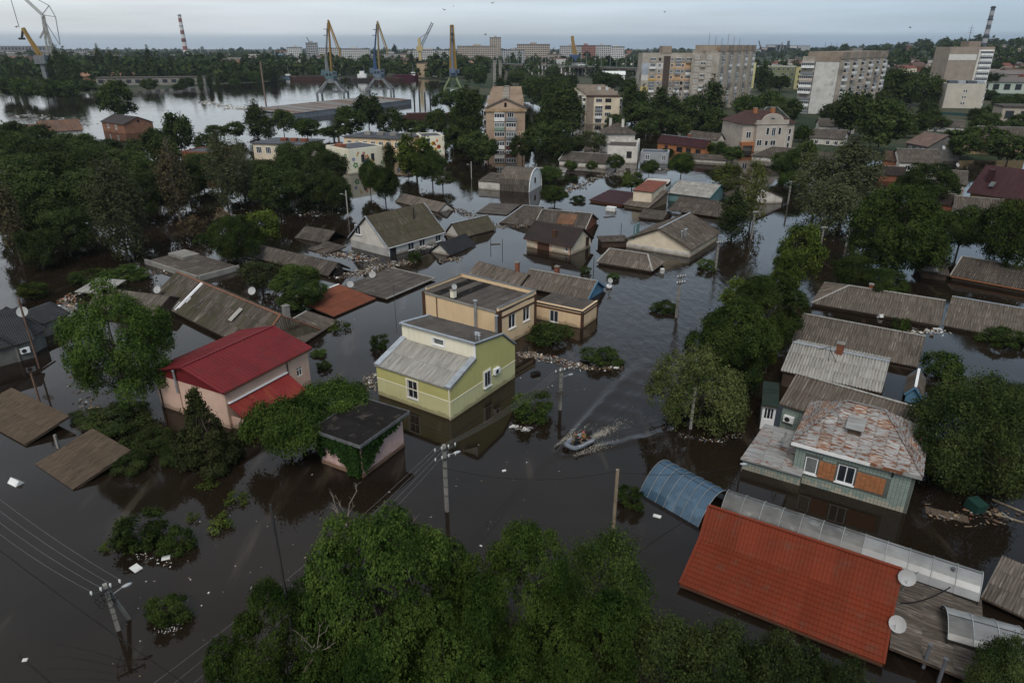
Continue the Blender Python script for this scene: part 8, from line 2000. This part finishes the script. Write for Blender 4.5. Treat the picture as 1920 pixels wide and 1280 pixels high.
def pole(px, py, ty, label, arms=1, aw=1.5, yaw=0., lamp=None, m=None, r=.125, name='utility_pole', strut=False, group='concrete utility poles', z0=0.):
 b = G(px, py, z0); Hh = height(b, ty) - z0
 t = thing(name, label, 'utility pole' if name == 'utility_pole' else 'street lamp', b, R(yaw), group)
 mb = MB(); mb.beam((0, 0, -3), (0, 0, Hh), r * 1.7, r * 1.9); obj('shaft', (mb, m or CONCRETE), t)
 pins = []
 for k in range(arms):
  z = Hh - .25 - k * .75; mb = MB(); mb.beam((-aw / 2, -r - .06, z), (aw / 2, -r - .06, z), .08, .08); obj('crossarm', (mb, DARK_METAL), t)
  for q in range(4):
   x = -aw / 2 + .06 + q * (aw - .12) / 3; mb = MB(); mb.tube((x, -r - .06, z + .04), (x, -r - .06, z + .2), .022, .022, 5); mb.tube((x, -r - .06, z + .16), (x, -r - .06, z + .30), .065, .05, 7); obj('insulator', (mb, PORCELAIN), t)
   pins.append(t.matrix_basis @ Vector((x, -r - .06, z + .32)))
 if lamp:
  lx, lz = lamp; mb = MB(); mb.tube((0, 0, Hh - .9), (lx, -.1, Hh - .9 + lz), .03, .03, 5); obj('lamp_arm', (mb, STEEL), t)
  mb = MB(); mb.ball((lx * 1.2, -.1, Hh - .9 + lz), .18, 10, 0, (1.6, .7, .45)); obj('lamp_head', (mb, mat('lamp_glass', (.40, .41, .42), (.33, .34, .35), rough=.3)), t)
 if strut:
  mb = MB(); mb.beam((1.3, .9, -3), (.05, .1, Hh - .5), r * 1.6); obj('strut', (mb, CONCRETE), t)
 if r > .115:
  for k in range(5):
   z = Hh * (.25 + .14 * k); mb = MB(); mb.cbox((0, 0, z), (r * 1.9, r * 2.1, .05)); obj('strap', (mb, DARK_METAL), t)
 t['Hh'] = Hh
 return t, pins
def wire(a, b, sag, label, m=WIRE, r=.009, group=None, name='overhead_wire'):
 n = 14; mb = MB(); P = [a.lerp(b, k / n) - Z3 * sag * 4 * (k / n) * (1 - k / n) for k in range(n + 1)]
 o = P[0].copy(); mb.path([p - o for p in P], r, 4)
 return tag(obj(name, (mb, m), None, Matrix.Translation(o)), label, 'wire', group)
pA, insA = pole(838, 958, 834, 'concrete pole with insulators and a lamp in front of the foreground tree', 2, 1.6, 30, lamp=(.75, .1))
pB, insB = pole(1050, 768, 690, 'concrete pole with climbing leaves and a lamp in the channel beside the bush', 1, 1.5, 30, lamp=(.8, .1))
pC, insC = pole(222, 1180, 1095, 'twin legged concrete pole with a tangle of cables at the lower left', 1, 1.5, 40, lamp=(.8, .35), strut=True)
pD, _ = pole(1294, 805, 727, 'bare concrete pole standing in the pale linden', 0, m=mat('pale_concrete', (.36, .34, .30), (.29, .27, .24)))
pE, _ = pole(1150, 990, 880, 'weathered wooden pole with a knob on top left of the blue canopy', 0, m=WOOD_PALE, r=.11)
pF, insF = pole(1268, 595, 515, 'concrete pole with crossarms standing out of the small round bush', 2, 1.2, 25, r=.14)
pG, insG = pole(1341, 508, 452, 'concrete pole beside the willow top in the channel', 1, 1.0, 20, r=.13)
pH, insH = pole(1408, 448, 396, 'pale pole beside the dark conifer-like tree at the street corner', 1, 1.0, 20, r=.13)
pI, insI = pole(1477, 383, 340, 'pole with many wires at the head of the drowned street', 1, 1.2, 15, r=.13)
pJ, _ = pole(1586, 462, 405, 'pale bare pole leaning between the street trees on the right', 0, r=.13, m=MATS['pale_concrete'])
pK, _ = pole(1538, 465, 425, 'pole with a flat lamp head behind the leaning street tree', 1, .9, r=.12)
for px, py, ty, lb in ((653, 408, 357, 'white lamp post standing in the lane before the flooded grove'), (884, 335, 303, 'white lamp post standing in water near the barn'), (1049, 296, 270, 'lamp post beside the dark round trees right of the gabled block'), (1211, 250, 232, 'lamp post behind the brick house'), (1108, 288, 256, 'pale bare post left of the stone houses'), (1400, 100, 70, 'tiny lamp post on the far skyline road')):
 if py < 150: continue
 pole(px, py, ty, lb, 0, lamp=(-.7, .25), m=MATS['pale_concrete'], r=.11, name='street_lamp', group='lamp posts in the flooded lanes')
for px, py, ty, lb in ((80, 770, 700, 'rusty pipe post with a small lamp beside the reed roof'), (74, 690, 560, 'grey pipe leaning against the graphite roof')):
 pole(px, py, ty, lb, 0, m=mat('rust_pipe', (.12, .07, .05), (.16, .10, .07)), r=.07, group=None)
pole(110, 840, 815, 'short grey post in the water between the two reed roofs', 0, r=.1, group=None)
pole(1385, 902, 868, 'thin dark post with a white lamp at the sage house corner', 0, r=.05, m=DARK_METAL, lamp=(.1, .9), name='street_lamp', group=None)
pole(588, 1420, 945, 'tall thin dark mast in front of the foreground trees', 0, r=.045, m=DARK_METAL, group=None)
pole(741, 580, 535, 'thin wire mast on the wide flat slate roof', 0, r=.025, m=DARK_METAL, group=None)
pole(1253, 385, 335, 'thin mast beside the rust red tin roof house', 0, r=.05, m=DARK_METAL, group=None)
pole(500, 205, 116, 'rusty light mast standing in the river', 0, r=.35, m=mat('rust_mast', (.20, .14, .11), (.15, .105, .085)), group=None)
ord_ = ('first', 'second', 'third', 'fourth')
far_end = [G(1430, 560, 3.0 + .0) + Vector((q * .4, 0, 0)) for q in range(4)]
off = [G(262 + q * 34, 1300 + q * 4, 4.6) for q in range(4)]
def far4(P, Q):
 for q in range(4): yield q, P[q], Q[q]
for q, a, b in far4(insA, insB): wire(a, b, .55, '%s of four pale wires from lamp pole to channel pole, counted from the left' % ord_[q], group='street power lines')
for q, a, b in far4(off, insA): wire(a, b, .5, '%s of four pale wires rising from the bottom to the lamp pole' % ord_[q], group='street power lines')
for q, a, b in far4(insB, insF): wire(a, b, .8, '%s of four wires from the channel pole to the bush pole' % ord_[q], group='street power lines', r=.006)
for q, a, b in far4(insF, insG): wire(a, b, .6, '%s of four wires between the bush pole and the willow pole' % ord_[q], group='street power lines', r=.007)
for q, a, b in far4(insG, insH): wire(a, b, .6, '%s of the four wires from the willow pole to the conifer pole' % ord_[q], group='street power lines', r=.007)
lo = [G(-40, 905 + q * 22, 6.3) for q in range(4)]
for q, a, b in far4(lo, insC[::-1]): wire(a, b, .35, '%s of four pale wires running to the twin legged pole, counted from the top' % ord_[q], group='lower left power lines')
for k, (a, b, za, zb, lb) in enumerate((((60, -40), 0, 0, 0, ''),)): pass
wire(G(-60, 985, 5.), G(420, 1330, 5.5), .3, 'black sagging cable below the pale wires at the lower left', CABLE, .025)
wire(insA[5] - Z3 * .9, G(1152, 884, 4.4), .8, 'black service cable from the lamp pole to the wooden pole', CABLE, .016)
wire(G(1152, 884, 4.4), G(1390, 872, 1.2), .5, 'black service cable from the wooden pole to the sage tiled house', CABLE, .016)
wire(insB[3] - Z3 * .2, G(1460, 735, 2.8), .9, 'thin cable from the channel pole across the street to the awning', CABLE, .014)
wire(G(1700, 1085, 1.2), G(1900, 930, 3.), .5, 'thin cable over the clouded canopy at the right', CABLE, .014)
wire(G(1782, 1100, 1.4), G(1690, 1130, .9), .35, 'thick black hose from the vent pipe to the orange roof', CABLE, .035, name='hose')
# cable tangle on the poles
for (P_, px, py, z, r_, sd, lb) in ((pC, 0, 0, 0, .5, 1, 'tangle of black cable on the twin legged pole'), (pB, 0, 0, 0, .45, 2, 'twiggy tangle halfway up the channel pole')):
 rg_ = random.Random(sd); mb = MB(); zz = P_['Hh'] - .7 if sd == 1 else P_['Hh'] * .45
 for k in range(12 if sd == 1 else 22):
  a0 = Vector((rg_.uniform(-.2, .2), rg_.uniform(-.3, 0), zz + rg_.uniform(-.25, .25))); d1 = Vector((rg_.uniform(-1, 1), rg_.uniform(-1, .4), rg_.uniform(-.8, .5))).normalized() * r_
  mb.path([a0, a0 + d1 * .6, a0 + d1 + Vector((0, 0, rg_.uniform(-.3, .2))), a0 + d1 * .5 - Vector((0, 0, .5))], .014, 4)
 tag(obj('cable_tangle' if sd == 1 else 'twig_tangle', (mb, CABLE if sd == 1 else BARK), None, Matrix.Translation(P_.location)), lb, 'cables' if sd == 1 else 'twigs')
bow, stern = G(1060, 847), G(1106, 824); bd = (bow - stern).normalized(); byaw = math.atan2(bd.y, bd.x)
bc_ = (bow + stern) / 2
RUB = mat('grey_rubber', (.16, .175, .20), (.12, .13, .15), rough=.5)
t = thing('inflatable_boat', 'grey inflatable dinghy with an outboard motor speeding through the flooded street', 'boat', bc_ + Z3 * .02, byaw)
hlf, wd, tr = 1.12, .55, .20
pts = [Vector((-hlf - .35, wd, .27)), Vector((-hlf, wd, .25)), Vector((0, wd, .25)), Vector((hlf * .5, wd * .95, .27))] + [Vector((hlf * .55 + .58 * math.sin(a), wd * .95 * math.cos(a), .27 + .22 * math.sin(a) ** 2)) for a in (.35, .8, 1.2, 1.57, 1.94, 2.34, 2.79)] + [Vector((hlf * .5, -wd * .95, .27)), Vector((0, -wd, .25)), Vector((-hlf, -wd, .25)), Vector((-hlf - .35, -wd, .27))]
mb = MB(); rr = [.06] + [tr] * (len(pts) - 2) + [.06]
for k in range(len(pts) - 1): mb.tube(pts[k], pts[k + 1], rr[k], rr[k + 1], 10, cap=False); mb.ball(pts[k + 1], rr[k + 1] * .99, 10)
hull = obj('tube', (mb, RUB), t)
mb = MB(); mb.box(-hlf, -wd, .06, hlf * .7, wd, .12); obj('floor', (mb, DARK_METAL), t)
mb = MB(); mb.box(-hlf - .04, -wd + .1, .05, -hlf + .02, wd - .1, .52); obj('transom', (mb, WOOD), t)
mb = MB(); mb.box(-.35, -wd, .34, -.1, wd, .38); obj('thwart', (mb, WOOD_PALE), t)
for sy in (1, -1):
 mb = MB(); mb.path([Vector((-hlf, sy * (wd + .16), .40)), Vector((0, sy * (wd + .16), .42)), Vector((hlf * .5, sy * (wd + .12), .43))], .018, 4); obj('grab_line', (mb, WHITE), t)
mt = thing('outboard_motor', 'black outboard motor on the stern of the grey dinghy', 'motor', bc_ - bd * (hlf + .02) + Z3 * .02, byaw)
mb = MB(); mb.box(-.34, -.16, .55, .08, .16, .95); mb.ball((-.13, 0, .93), .2, 8, 0, (1.05, .8, .6)); obj('cowling', (mb, DARK_METAL), mt)
mb = MB(); mb.box(-.2, -.06, -.4, -.05, .06, .55); obj('leg', (mb, DARK_METAL), mt)
mb = MB(); mb.tube((.08, 0, .75), (.55, .08, .78), .025, .025, 5); obj('tiller', (mb, DARK_METAL), mt)
SKIN = mat('skin', (.42, .22, .15), (.36, .18, .125), rough=.6)
def skin_body(name, J, E, rad, m):
 """one continuous figure grown from a jointed skeleton with a Skin modifier, frozen into a plain mesh"""
 me = bpy.data.meshes.new(name); me.from_pydata(J, E, []); o = bpy.data.objects.new(name, me); col.objects.link(o)
 mod = o.modifiers.new('skin', 'SKIN'); sub = o.modifiers.new('sub', 'SUBSURF'); sub.levels = 1; sub.render_levels = 1; mod.use_smooth_shade = True
 for k, r in enumerate(rad): me.skin_vertices[0].data[k].radius = (r, r); me.skin_vertices[0].data[k].use_root = (k == 0)
 bpy.context.view_layer.update()
 ev = o.evaluated_get(bpy.context.evaluated_depsgraph_get()); nm = bpy.data.meshes.new_from_object(ev); bpy.data.objects.remove(o)
 nm.materials.clear(); nm.materials.append(m); return nm
def seated(label, loc, yaw, top_m, leg_m, hair_m, vest=None, arm=((.30, .24, .42), (.42, .14, .34)), arm2=((.26, -.26, .42), (.40, -.16, .32)), lean=.12):
 """pelvis at the origin, facing +x, knees bent"""
 p = thing('person', label, 'person', loc, yaw)
 J = [(0, 0, .08), (lean * .5, 0, .30), (lean, 0, .50), (lean * 1.1, 0, .58), (lean * 1.3, 0, .66), (0, .10, .06), (.40, .13, .12), (.42, .13, -.22), (.56, .14, -.25), (0, -.10, .06), (.40, -.13, .12), (.42, -.13, -.22), (.56, -.14, -.25),
         (lean, .19, .50), arm[0], arm[1], (lean, -.19, .50), arm2[0], arm2[1]]
 E = [(0, 1), (1, 2), (2, 3), (3, 4), (0, 5), (5, 6), (6, 7), (7, 8), (0, 9), (9, 10), (10, 11), (11, 12), (2, 13), (13, 14), (14, 15), (2, 16), (16, 17), (17, 18)]
 rad = [.135, .14, .13, .06, .05, .10, .075, .055, .05, .10, .075, .055, .05, .075, .05, .038, .075, .05, .038]
 obj('body', skin_body('body', J, E, rad, top_m), p)
 mb = MB(); mb.ball((lean * 1.5, 0, .76), .115, 12, 0, (.95, .8, 1.1)); mb.ball((lean * 1.5 + .11, 0, .75), .022, 6); mb.box(lean * 1.5 + .08, -.03, .695, lean * 1.5 + .10, .03, .705)
 for sy in (1, -1): mb.ball((lean * 1.5 + .095, sy * .035, .785), .013, 6); mb.ball((lean * 1.5, sy * .095, .755), .025, 6)
 obj('head', (mb, SKIN), p)
 mb = MB(); mb.ball((lean * 1.5 - .02, 0, .80), .12, 10, 0, (.95, .86, .85)); obj('hair', (mb, hair_m), p)
 for sy, a in ((1, arm[1]), (-1, arm2[1])):
  mb = MB(); a = Vector(a); mb.ball(a + Vector((.04, 0, -.01)), .042, 8, 0, (1.2, .8, .6))
  for f in range(4): mb.path([a + Vector((.07, (f - 1.5) * .02, 0)), a + Vector((.115 + .008 * (f in (1, 2)), (f - 1.5) * .022, -.015)), a + Vector((.125, (f - 1.5) * .022, -.05))], [.010, .009, .008], 5)
  mb.path([a + Vector((.03, -sy * .035, .0)), a + Vector((.07, -sy * .06, -.02)), a + Vector((.095, -sy * .05, -.035))], [.011, .010, .009], 5)
  obj('hand', (mb, SKIN), p)
 mb = MB()
 for sy in (1, -1): mb.tube((.0, sy * .10, .06), (.40, sy * .13, .13), .108, .085, 9); mb.ball((.40, sy * .13, .12), .086, 8); mb.tube((.40, sy * .13, .12), (.43, sy * .13, -.2), .083, .065, 9); mb.ball((.49, sy * .135, -.24), .075, 8, 0, (1.7, .8, .7))
 mb.ball((0, 0, .07), .15, 9, 0, (1, 1.15, .7)); obj('trousers', (mb, leg_m), p)
 if vest:
  mb = MB(); mb.tube((lean * .35, 0, .2), (lean, 0, .50), .165, .17, 10); obj('life_vest', (mb, vest), p)
 return p
NAVY = mat('black_cloth', (.02, .021, .026), (.014, .015, .018), rough=.9); ORV = mat('orange_cloth', (.40, .15, .035), (.32, .12, .03), rough=.9); OLIV = mat('khaki_cloth', (.13, .11, .06), (.10, .085, .045), rough=.9); HAIR = mat('dark_hair', (.022, .016, .012), (.015, .011, .009)); CAPR = mat('red_cap', (.30, .06, .05), (.24, .05, .04))
bp = lambda x, y, z: bc_ + Z3 * z + bd * x + Z3.cross(bd) * y
seated('person in black clothes sitting in the front of the grey dinghy, facing back', bp(.42, .12, .28), byaw + 2.6, NAVY, NAVY, HAIR)
seated('person in an orange life vest steering at the stern of the grey dinghy', bp(-.68, .10, .34), byaw, OLIV, NAVY, CAPR, ORV, arm2=((.05, -.32, .38), (-.12, -.26, .44)))
seated('person in khaki clothes sitting in the middle of the grey dinghy', bp(-.12, -.24, .30), byaw + .2, OLIV, OLIV, HAIR)
# wake: low travelling waves and broken foam behind the boat
def wake():
 d0 = bc_ - bd * 1.15; side = Z3.cross(bd); n, m = 150, 70; vs, fs = [], []
 for i in range(n + 1):
  s = i / n * 24 - 4.5
  for j in range(m + 1):
   u = (j / m - .5) * 15; a = abs(u); h = 0
   if s > -3.5:
    arm = (s + 3.5) * .36 + .25
    q = (a - arm) / (.22 + .035 * (s + 4)); h += .16 * math.exp(-q * q) * math.exp(-max(0, s) / 16)
    for k in (1, 2, 3): q = (a - arm + .55 * k + .03 * s * k) / .25; h += .05 * math.exp(-q * q) * math.exp(-max(0, s) / 9) if a < arm else 0
    if s > 0 and a < arm: h += .035 * math.sin(s * 2.1 + a * .8) * math.exp(-s / 10) + .03 * math.sin(s * 5 + u * 6) * math.exp(-s / 4)
   edge = min(1, i / 10, (n - i) / 20, j / 8, (m - j) / 8)
   p = d0 - bd * s + side * u; vs.append((p.x, p.y, .006 + max(-.004, h * edge)))
 for i in range(n):
  for j in range(m): k = i * (m + 1) + j; fs.append((k, k + 1, k + m + 2, k + m + 1)[::-1])
 me = bpy.data.meshes.new('wake'); me.from_pydata(vs, [], fs); me.materials.append(WATER); me.polygons.foreach_set('use_smooth', [True] * len(fs))
 o = obj('wake', me); o['kind'] = 'structure'
 rng = np.random.default_rng(8); P = []
 for _ in range(9000):
  s = rng.exponential(2.0) - .2; r = rng.random()
  if r < .62: u = rng.normal() * (.13 + .055 * s)
  else: u = rng.choice((-1, 1)) * ((s + 3.2) * .34 * (1 if r < .93 else rng.random())) + rng.normal() * .05; s = s * 1.1 - 2.6 * rng.random()
  if rng.random() > math.exp(-max(s, 0) / 3.0): continue
  p = d0 - bd * s + side * u; P.append((p.x, p.y, .03 + rng.random() * .22 * math.exp(-max(s, 0) / 1.2)))
 P = np.array(P); N = rng.normal(size=P.shape) * .5 + np.array([0, 0, 1])
 f = obj('foam', np_quads('foam', cards(P, N, .036, rng, 2.2, .7), mat('foam_white', (.36, .33, .28), (.24, .215, .18), rough=.7))); f['kind'] = 'stuff'
wake()
LIT = [mat('litter_' + n_, c_, rnd=.25) for n_, c_ in (('white', (.62, .61, .58)), ('grey', (.33, .32, .30)), ('tan', (.30, .22, .14)), ('brown', (.12, .08, .055)), ('dark', (.05, .045, .04)), ('blue', (.06, .10, .22)), ('rust', (.22, .09, .05)))]
def raft(pts, n, label, seed, wts=(3.2, 3, 4, 7, 7, .4, .9), size=.34, zmax=.10):
 """a raft of mixed litter too small and too many to count, spread along image points (x, y, half width in metres)"""
 rg_ = random.Random(seed); mb = MB(); o = G(pts[0][0], pts[0][1])
 P = [(G(x, y), w) for x, y, w in pts]
 size *= .8
 for _ in range(int(n * 1.4)):
  k = rg_.randrange(len(P) - 1) if len(P) > 1 else 0; f = rg_.random()
  (a, wa), (b, wb) = P[k], P[min(k + 1, len(P) - 1)]
  w = wa + (wb - wa) * f; c = a.lerp(b, f) + Vector((rg_.gauss(0, w * .5), rg_.gauss(0, w * .5), 0)) - o
  s = size * rg_.uniform(.3, 1.2) * (1.8 if rg_.random() < .08 else 1); an = rg_.uniform(0, 6.28)
  u = Vector((math.cos(an), math.sin(an), rg_.uniform(-.25, .25))); v = Vector((-math.sin(an), math.cos(an), rg_.uniform(-.25, .25)))
  q = rg_.random(); lx, ly, lz = (s, s * .6, s * .12) if q < .4 else ((s * 2.2, s * .15, s * .1) if q < .62 else (s * .6, s * .5, s * .22))
  mb.obox(c + Z3 * (rg_.random() * zmax - .03) - u * lx / 2, u * lx, v * ly, Vector((0, 0, lz)), rg_.choices(range(7), wts)[0])
 t_ = obj('debris', (mb, *LIT), None, Matrix.Translation(o)); t_['kind'] = 'stuff'; t_['label'] = label; return t_
raft([(972, 664, .7), (1010, 668, .9), (1060, 680, .8), (1100, 690, .6), (1165, 690, .6)], 620, 'raft of mixed floating rubbish beside the olive house', 1, size=.26)
raft([(700, 730, .8), (690, 715, .8), (706, 700, .6)], 150, 'dark floating rubbish at the left wall of the olive house', 2, (2, 3, 3, 5, 5, .3, 1), .24)
raft([(640, 520, 1.6), (690, 508, 1.6), (735, 495, 1.4), (770, 490, 1.2)], 760, 'broad belt of floating rubbish in front of the tall white house', 3, size=.34)
raft([(630, 475, 1.4), (660, 480, 1.8), (700, 488, 1.4)], 380, 'rubbish and planks piled against the white house corner', 4, (4, 4, 4, 6, 5, .5, 2), .42)
raft([(785, 466, .7), (815, 462, .7), (835, 458, .6)], 240, 'pale rubbish heaped along the long wall of the white house', 5, (7, 4, 3, 2, 1, .5, 1), .32)
raft([(830, 490, 1.), (860, 484, .8)], 120, 'broken boards around the little black roofed shed', 6, (2, 3, 5, 4, 3, .3, 2), .4)
raft([(850, 392, 1.6), (890, 405, 1.8), (925, 425, 1.4), (985, 424, 1.2)], 480, 'rubbish drifted between the drowned slate roofs', 7, size=.42)
raft([(600, 465, 1.2), (615, 480, 1.0)], 140, 'rubbish around the broken slate roof', 8, size=.34)
raft([(1050, 362, 1.5), (1085, 350, 2.), (1125, 330, 2.), (1190, 318, 2.), (1290, 318, 2.)], 420, 'planks and rubbish adrift beyond the barn', 9, (4, 4, 5, 5, 4, .3, 1), .55)
raft([(1240, 800, .4), (1290, 820, .5), (1350, 828, .5), (1380, 815, .4)], 130, 'rubbish caught round the foot of the pale linden', 10, size=.2)
raft([(1750, 965, .8), (1790, 970, 1.2), (1850, 965, 1.), (1900, 960, 1.)], 90, 'reeds and boards drifted under the walnut tree', 11, (.5, 1, 4, 7, 6, .1, .6), .3)
raft([(330, 500, 1.), (120, 560, 1.2), (140, 580, 1.2)], 160, 'boards washed up behind the graphite roofs', 12, (2, 2, 4, 5, 4, .1, 3), .5)
raft([(255, 1040, .5), (300, 1050, .5), (320, 1060, .4)], 40, 'white litter caught in the drowned tree top', 13, (4, 2, 2, 1, 0, 0, 0), .13)
raft([(300, 1182, .4), (330, 1178, .4)], 36, 'white litter along the drowned bush', 14, (4, 2, 1, 1, 0, 0, 0), .11)
raft([(960, 800, .3), (990, 806, .4)], 40, 'pale sheeting caught at the channel bush', 15, (8, 2, 2, 1, 0, 0, 0), .3)
raft([(140, 690, 1.), (160, 760, .8), (200, 775, .8)], 90, 'litter around the locust tree', 16, size=.3)
raft([(1700, 625, .8), (1770, 622, .9)], 60, 'pale boards along the eaves of the right hand slate roofs', 17, (6, 3, 4, 1, 0, 0, 0), .4)
raft([(100, 470, 2.5), (200, 425, 3.), (480, 400, 3.), (620, 400, 3)], 150, 'scattered white litter under the flooded grove', 18, (6, 3, 2, 3, 2, .2, .3), .4)
raft([(380, 190, 5), (440, 203, 6), (470, 205, 4)], 260, 'pale rubbish island in the river', 19, (8, 3, 2, 1, 1, 0, .5), 1.2, .12)
raft([(40, 215, 6), (110, 225, 7), (160, 235, 5)], 160, 'pale scum and rubbish on the river near the left bank', 20, (8, 3, 1, 0, 0, 0, 0), 1.1, .10)
raft([(1480, 315, 2.), (1500, 335, 1.5)], 60, 'white litter at the head of the drowned street', 21, (8, 2, 1, 1, 1, 0, 0), .6)
raft([(640, 560, 10), (1000, 700, 12), (1000, 900, 8), (500, 1000, 8), (300, 1200, 5)], 130, 'specks of litter scattered over the open water', 22, (7, 2, 2, 1, 0, 0, 0), .13, .04)
# single floating things
def floater(name, label, px, py, dims, yaw, m, cat, tilt=0., z=.05, group=None):
 mb = MB(); mb.cbox((0, 0, dims[2] / 2), dims); p = G(px, py)
 o = obj(name, (mb, m), None, Matrix.Translation(p + Z3 * (z - .06)) @ Matrix.Rotation(R(yaw), 4, 'Z') @ Matrix.Rotation(R(tilt), 4, 'X')); return tag(o, label, cat, group)
PAPER = LIT[0]
p = G(30, 905); t = thing('floating_box', 'white tent shaped box floating alone at the left edge', 'box', p, R(-28))
mb = MB(); mb.prism([(-.42, -.1), (.42, -.1), (0, .34)], (-.55, 0, 0), Y3, Z3, (1.1, 0, 0)); obj('lid', (mb, WHITE), t); mb = MB(); mb.box(-.5, -.36, -.2, .5, .36, -.101); obj('box', (mb, WOOD_PALE), t)
for nm, lb, px, py, d_, yw, m_, ct, tl in (('foam_sheet', 'white foam sheet floating below the drowned tree top', 255, 1065, (.75, .5, .05), -35, PAPER, 'foam sheet', 4), ('foam_sheet', 'white rag of foam on the drowned tree top, right side', 311, 1046, (.5, .35, .06), 20, PAPER, 'foam sheet', 10), ('cardboard', 'tan square of cardboard on the drowned tree top', 283, 1020, (.36, .30, .03), 30, WOOD_PALE, 'cardboard', 0),
 ('paper_scrap', 'white scrap adrift at the lower left corner', 47, 1237, (.25, .2, .05), 10, PAPER, 'scrap', 8), ('paper_scrap', 'white crumpled scrap right of the ivy outbuilding reflection', 945, 883, (.30, .16, .10), 20, PAPER, 'scrap', 8), ('plank', 'pale plank floating beside the grey canopy end', 1893, 950, (2.2, .16, .08), -50, WOOD_PALE, 'plank', 0), ('plank', 'long brown plank floating under the walnut tree', 1870, 965, (3.0, .14, .08), -35, WOOD_PALE, 'plank', 0),
 ('reed_mat', 'brown mat of reeds floating below the walnut tree', 1775, 965, (2.6, .8, .06), -25, REED, 'reeds', 0), ('foam_sheet', 'white foam block beside the blue canopy', 1232, 968, (.55, .28, .08), -25, PAPER, 'foam sheet', 5), ('barrel_lid', 'white bundle floating on the channel near the hipped shed', 1241, 512, (.5, .5, .7), 10, PAPER, 'bundle', 10), ('freezer', 'white freezer floating between the maroon shed and the wide house', 1146, 395, (1.9, 1.0, .8), -30, WHITE, 'freezer', 0),
 ('panel_board', 'dark board floating in the channel beyond the brown roof house', 1143, 407, (2.4, .9, .06), 25, ROOF_BROWN, 'board', 4), ('driftwood', 'driftwood log beside the mast in front of the white house', 929, 458, (1.6, .22, .1), 8, WOOD, 'log', 0), ('tank', 'dark floating tank near the olive house rubbish raft', 1004, 702, (.9, .5, .25), 30, TAR, 'tank', 8), ('bucket', 'pale ball of litter on the drowned bush by the twin legged pole', 291, 1140, (.32, .3, .28), 0, WOOD_PALE, 'bucket', 0),
 ('water_heater', 'white cylinder stuck against the white hip line roof', 1648, 595, (.45, 1.1, .4), 10, WHITE, 'boiler', -20), ('foam_sheet', 'white foam board under the right hand slate eaves', 1757, 617, (.9, .3, .1), -10, PAPER, 'foam sheet', 3), ('cabinet', 'upturned dark green container under the walnut tree', 1826, 955, (.9, 1.0, .8), 15, mat('bottle_green', (.015, .045, .035), (.012, .035, .028)), 'container', 8)):
 floater(nm, lb, px, py, d_, yw, m_, ct, tl)
# dishes on masts standing in water and on roofs
dish(297, 550, 1.6, .55, 170, 'white satellite dish left of the snapped white flashing', mast=.5)
dish(474, 552, 2.6, .55, 170, 'white satellite dish on the ridge of the long brown slate house', mast=.45)
dish(657, 537, 1.0, .5, 200, 'white satellite dish behind the terracotta roof corner', mast=.3)
dish(699, 520, .5, .55, 175, 'white satellite dish in the rubbish above the flat slate roof', mast=.4)
dish(1143, 538, .3, .42, 200, 'white satellite dish on a mast rising from the channel', mast=.9)
mb = MB(); mb.ball((0, 0, .25), .42, 12, 0, (1, 1, .9)); tag(obj('float', (mb, WHITE), None, Matrix.Translation(G(1142, 540))), 'white round float under the dish in the channel', 'float')
# vents on the flat roof, small wire masts in the channel
for px, py, lb in ((942, 470, 'dark post floating upright in the channel'), (1113, 505, 'dark stub post by the brick chimney'), (920, 460, 'wire mast in front of the mossy roof'), (1164, 440, 'thin mast by the teal flues')):
 pole(px, py, py - 22, lb, 0, r=.05, m=DARK_METAL, group=None)
# birds
bm = cached('bird', lambda: (lambda m_: (m_.ball((0, 0, 0), .22, 6, 0, (2, .8, .7)), m_.idx([(.15, 0, .05), (-.15, 0, .05), (-.3, .75, .28), (.05, .7, .28)], [(0, 1, 2, 3)]), m_.idx([(.15, 0, .05), (-.15, 0, .05), (-.3, -.75, .28), (.05, -.7, .28)], [(3, 2, 1, 0)]), m_.mesh('bird', DARK_METAL))[3])(MB()))
for px, py, d_ in ((833, 19, 260), (924, 6, 300), (910, 65, 280), (1246, 23, 260), (1706, 52, 280), (30, 51, 260), (850, 12, 420)):
 o = obj('bird', bm); o.location = at_depth(px, py, d_); o.rotation_euler = (random.uniform(-.3, .3), random.uniform(-.5, .5), random.uniform(0, 6)); tag(o, 'small dark bird gliding high over the river', 'bird', 'birds in the sky')
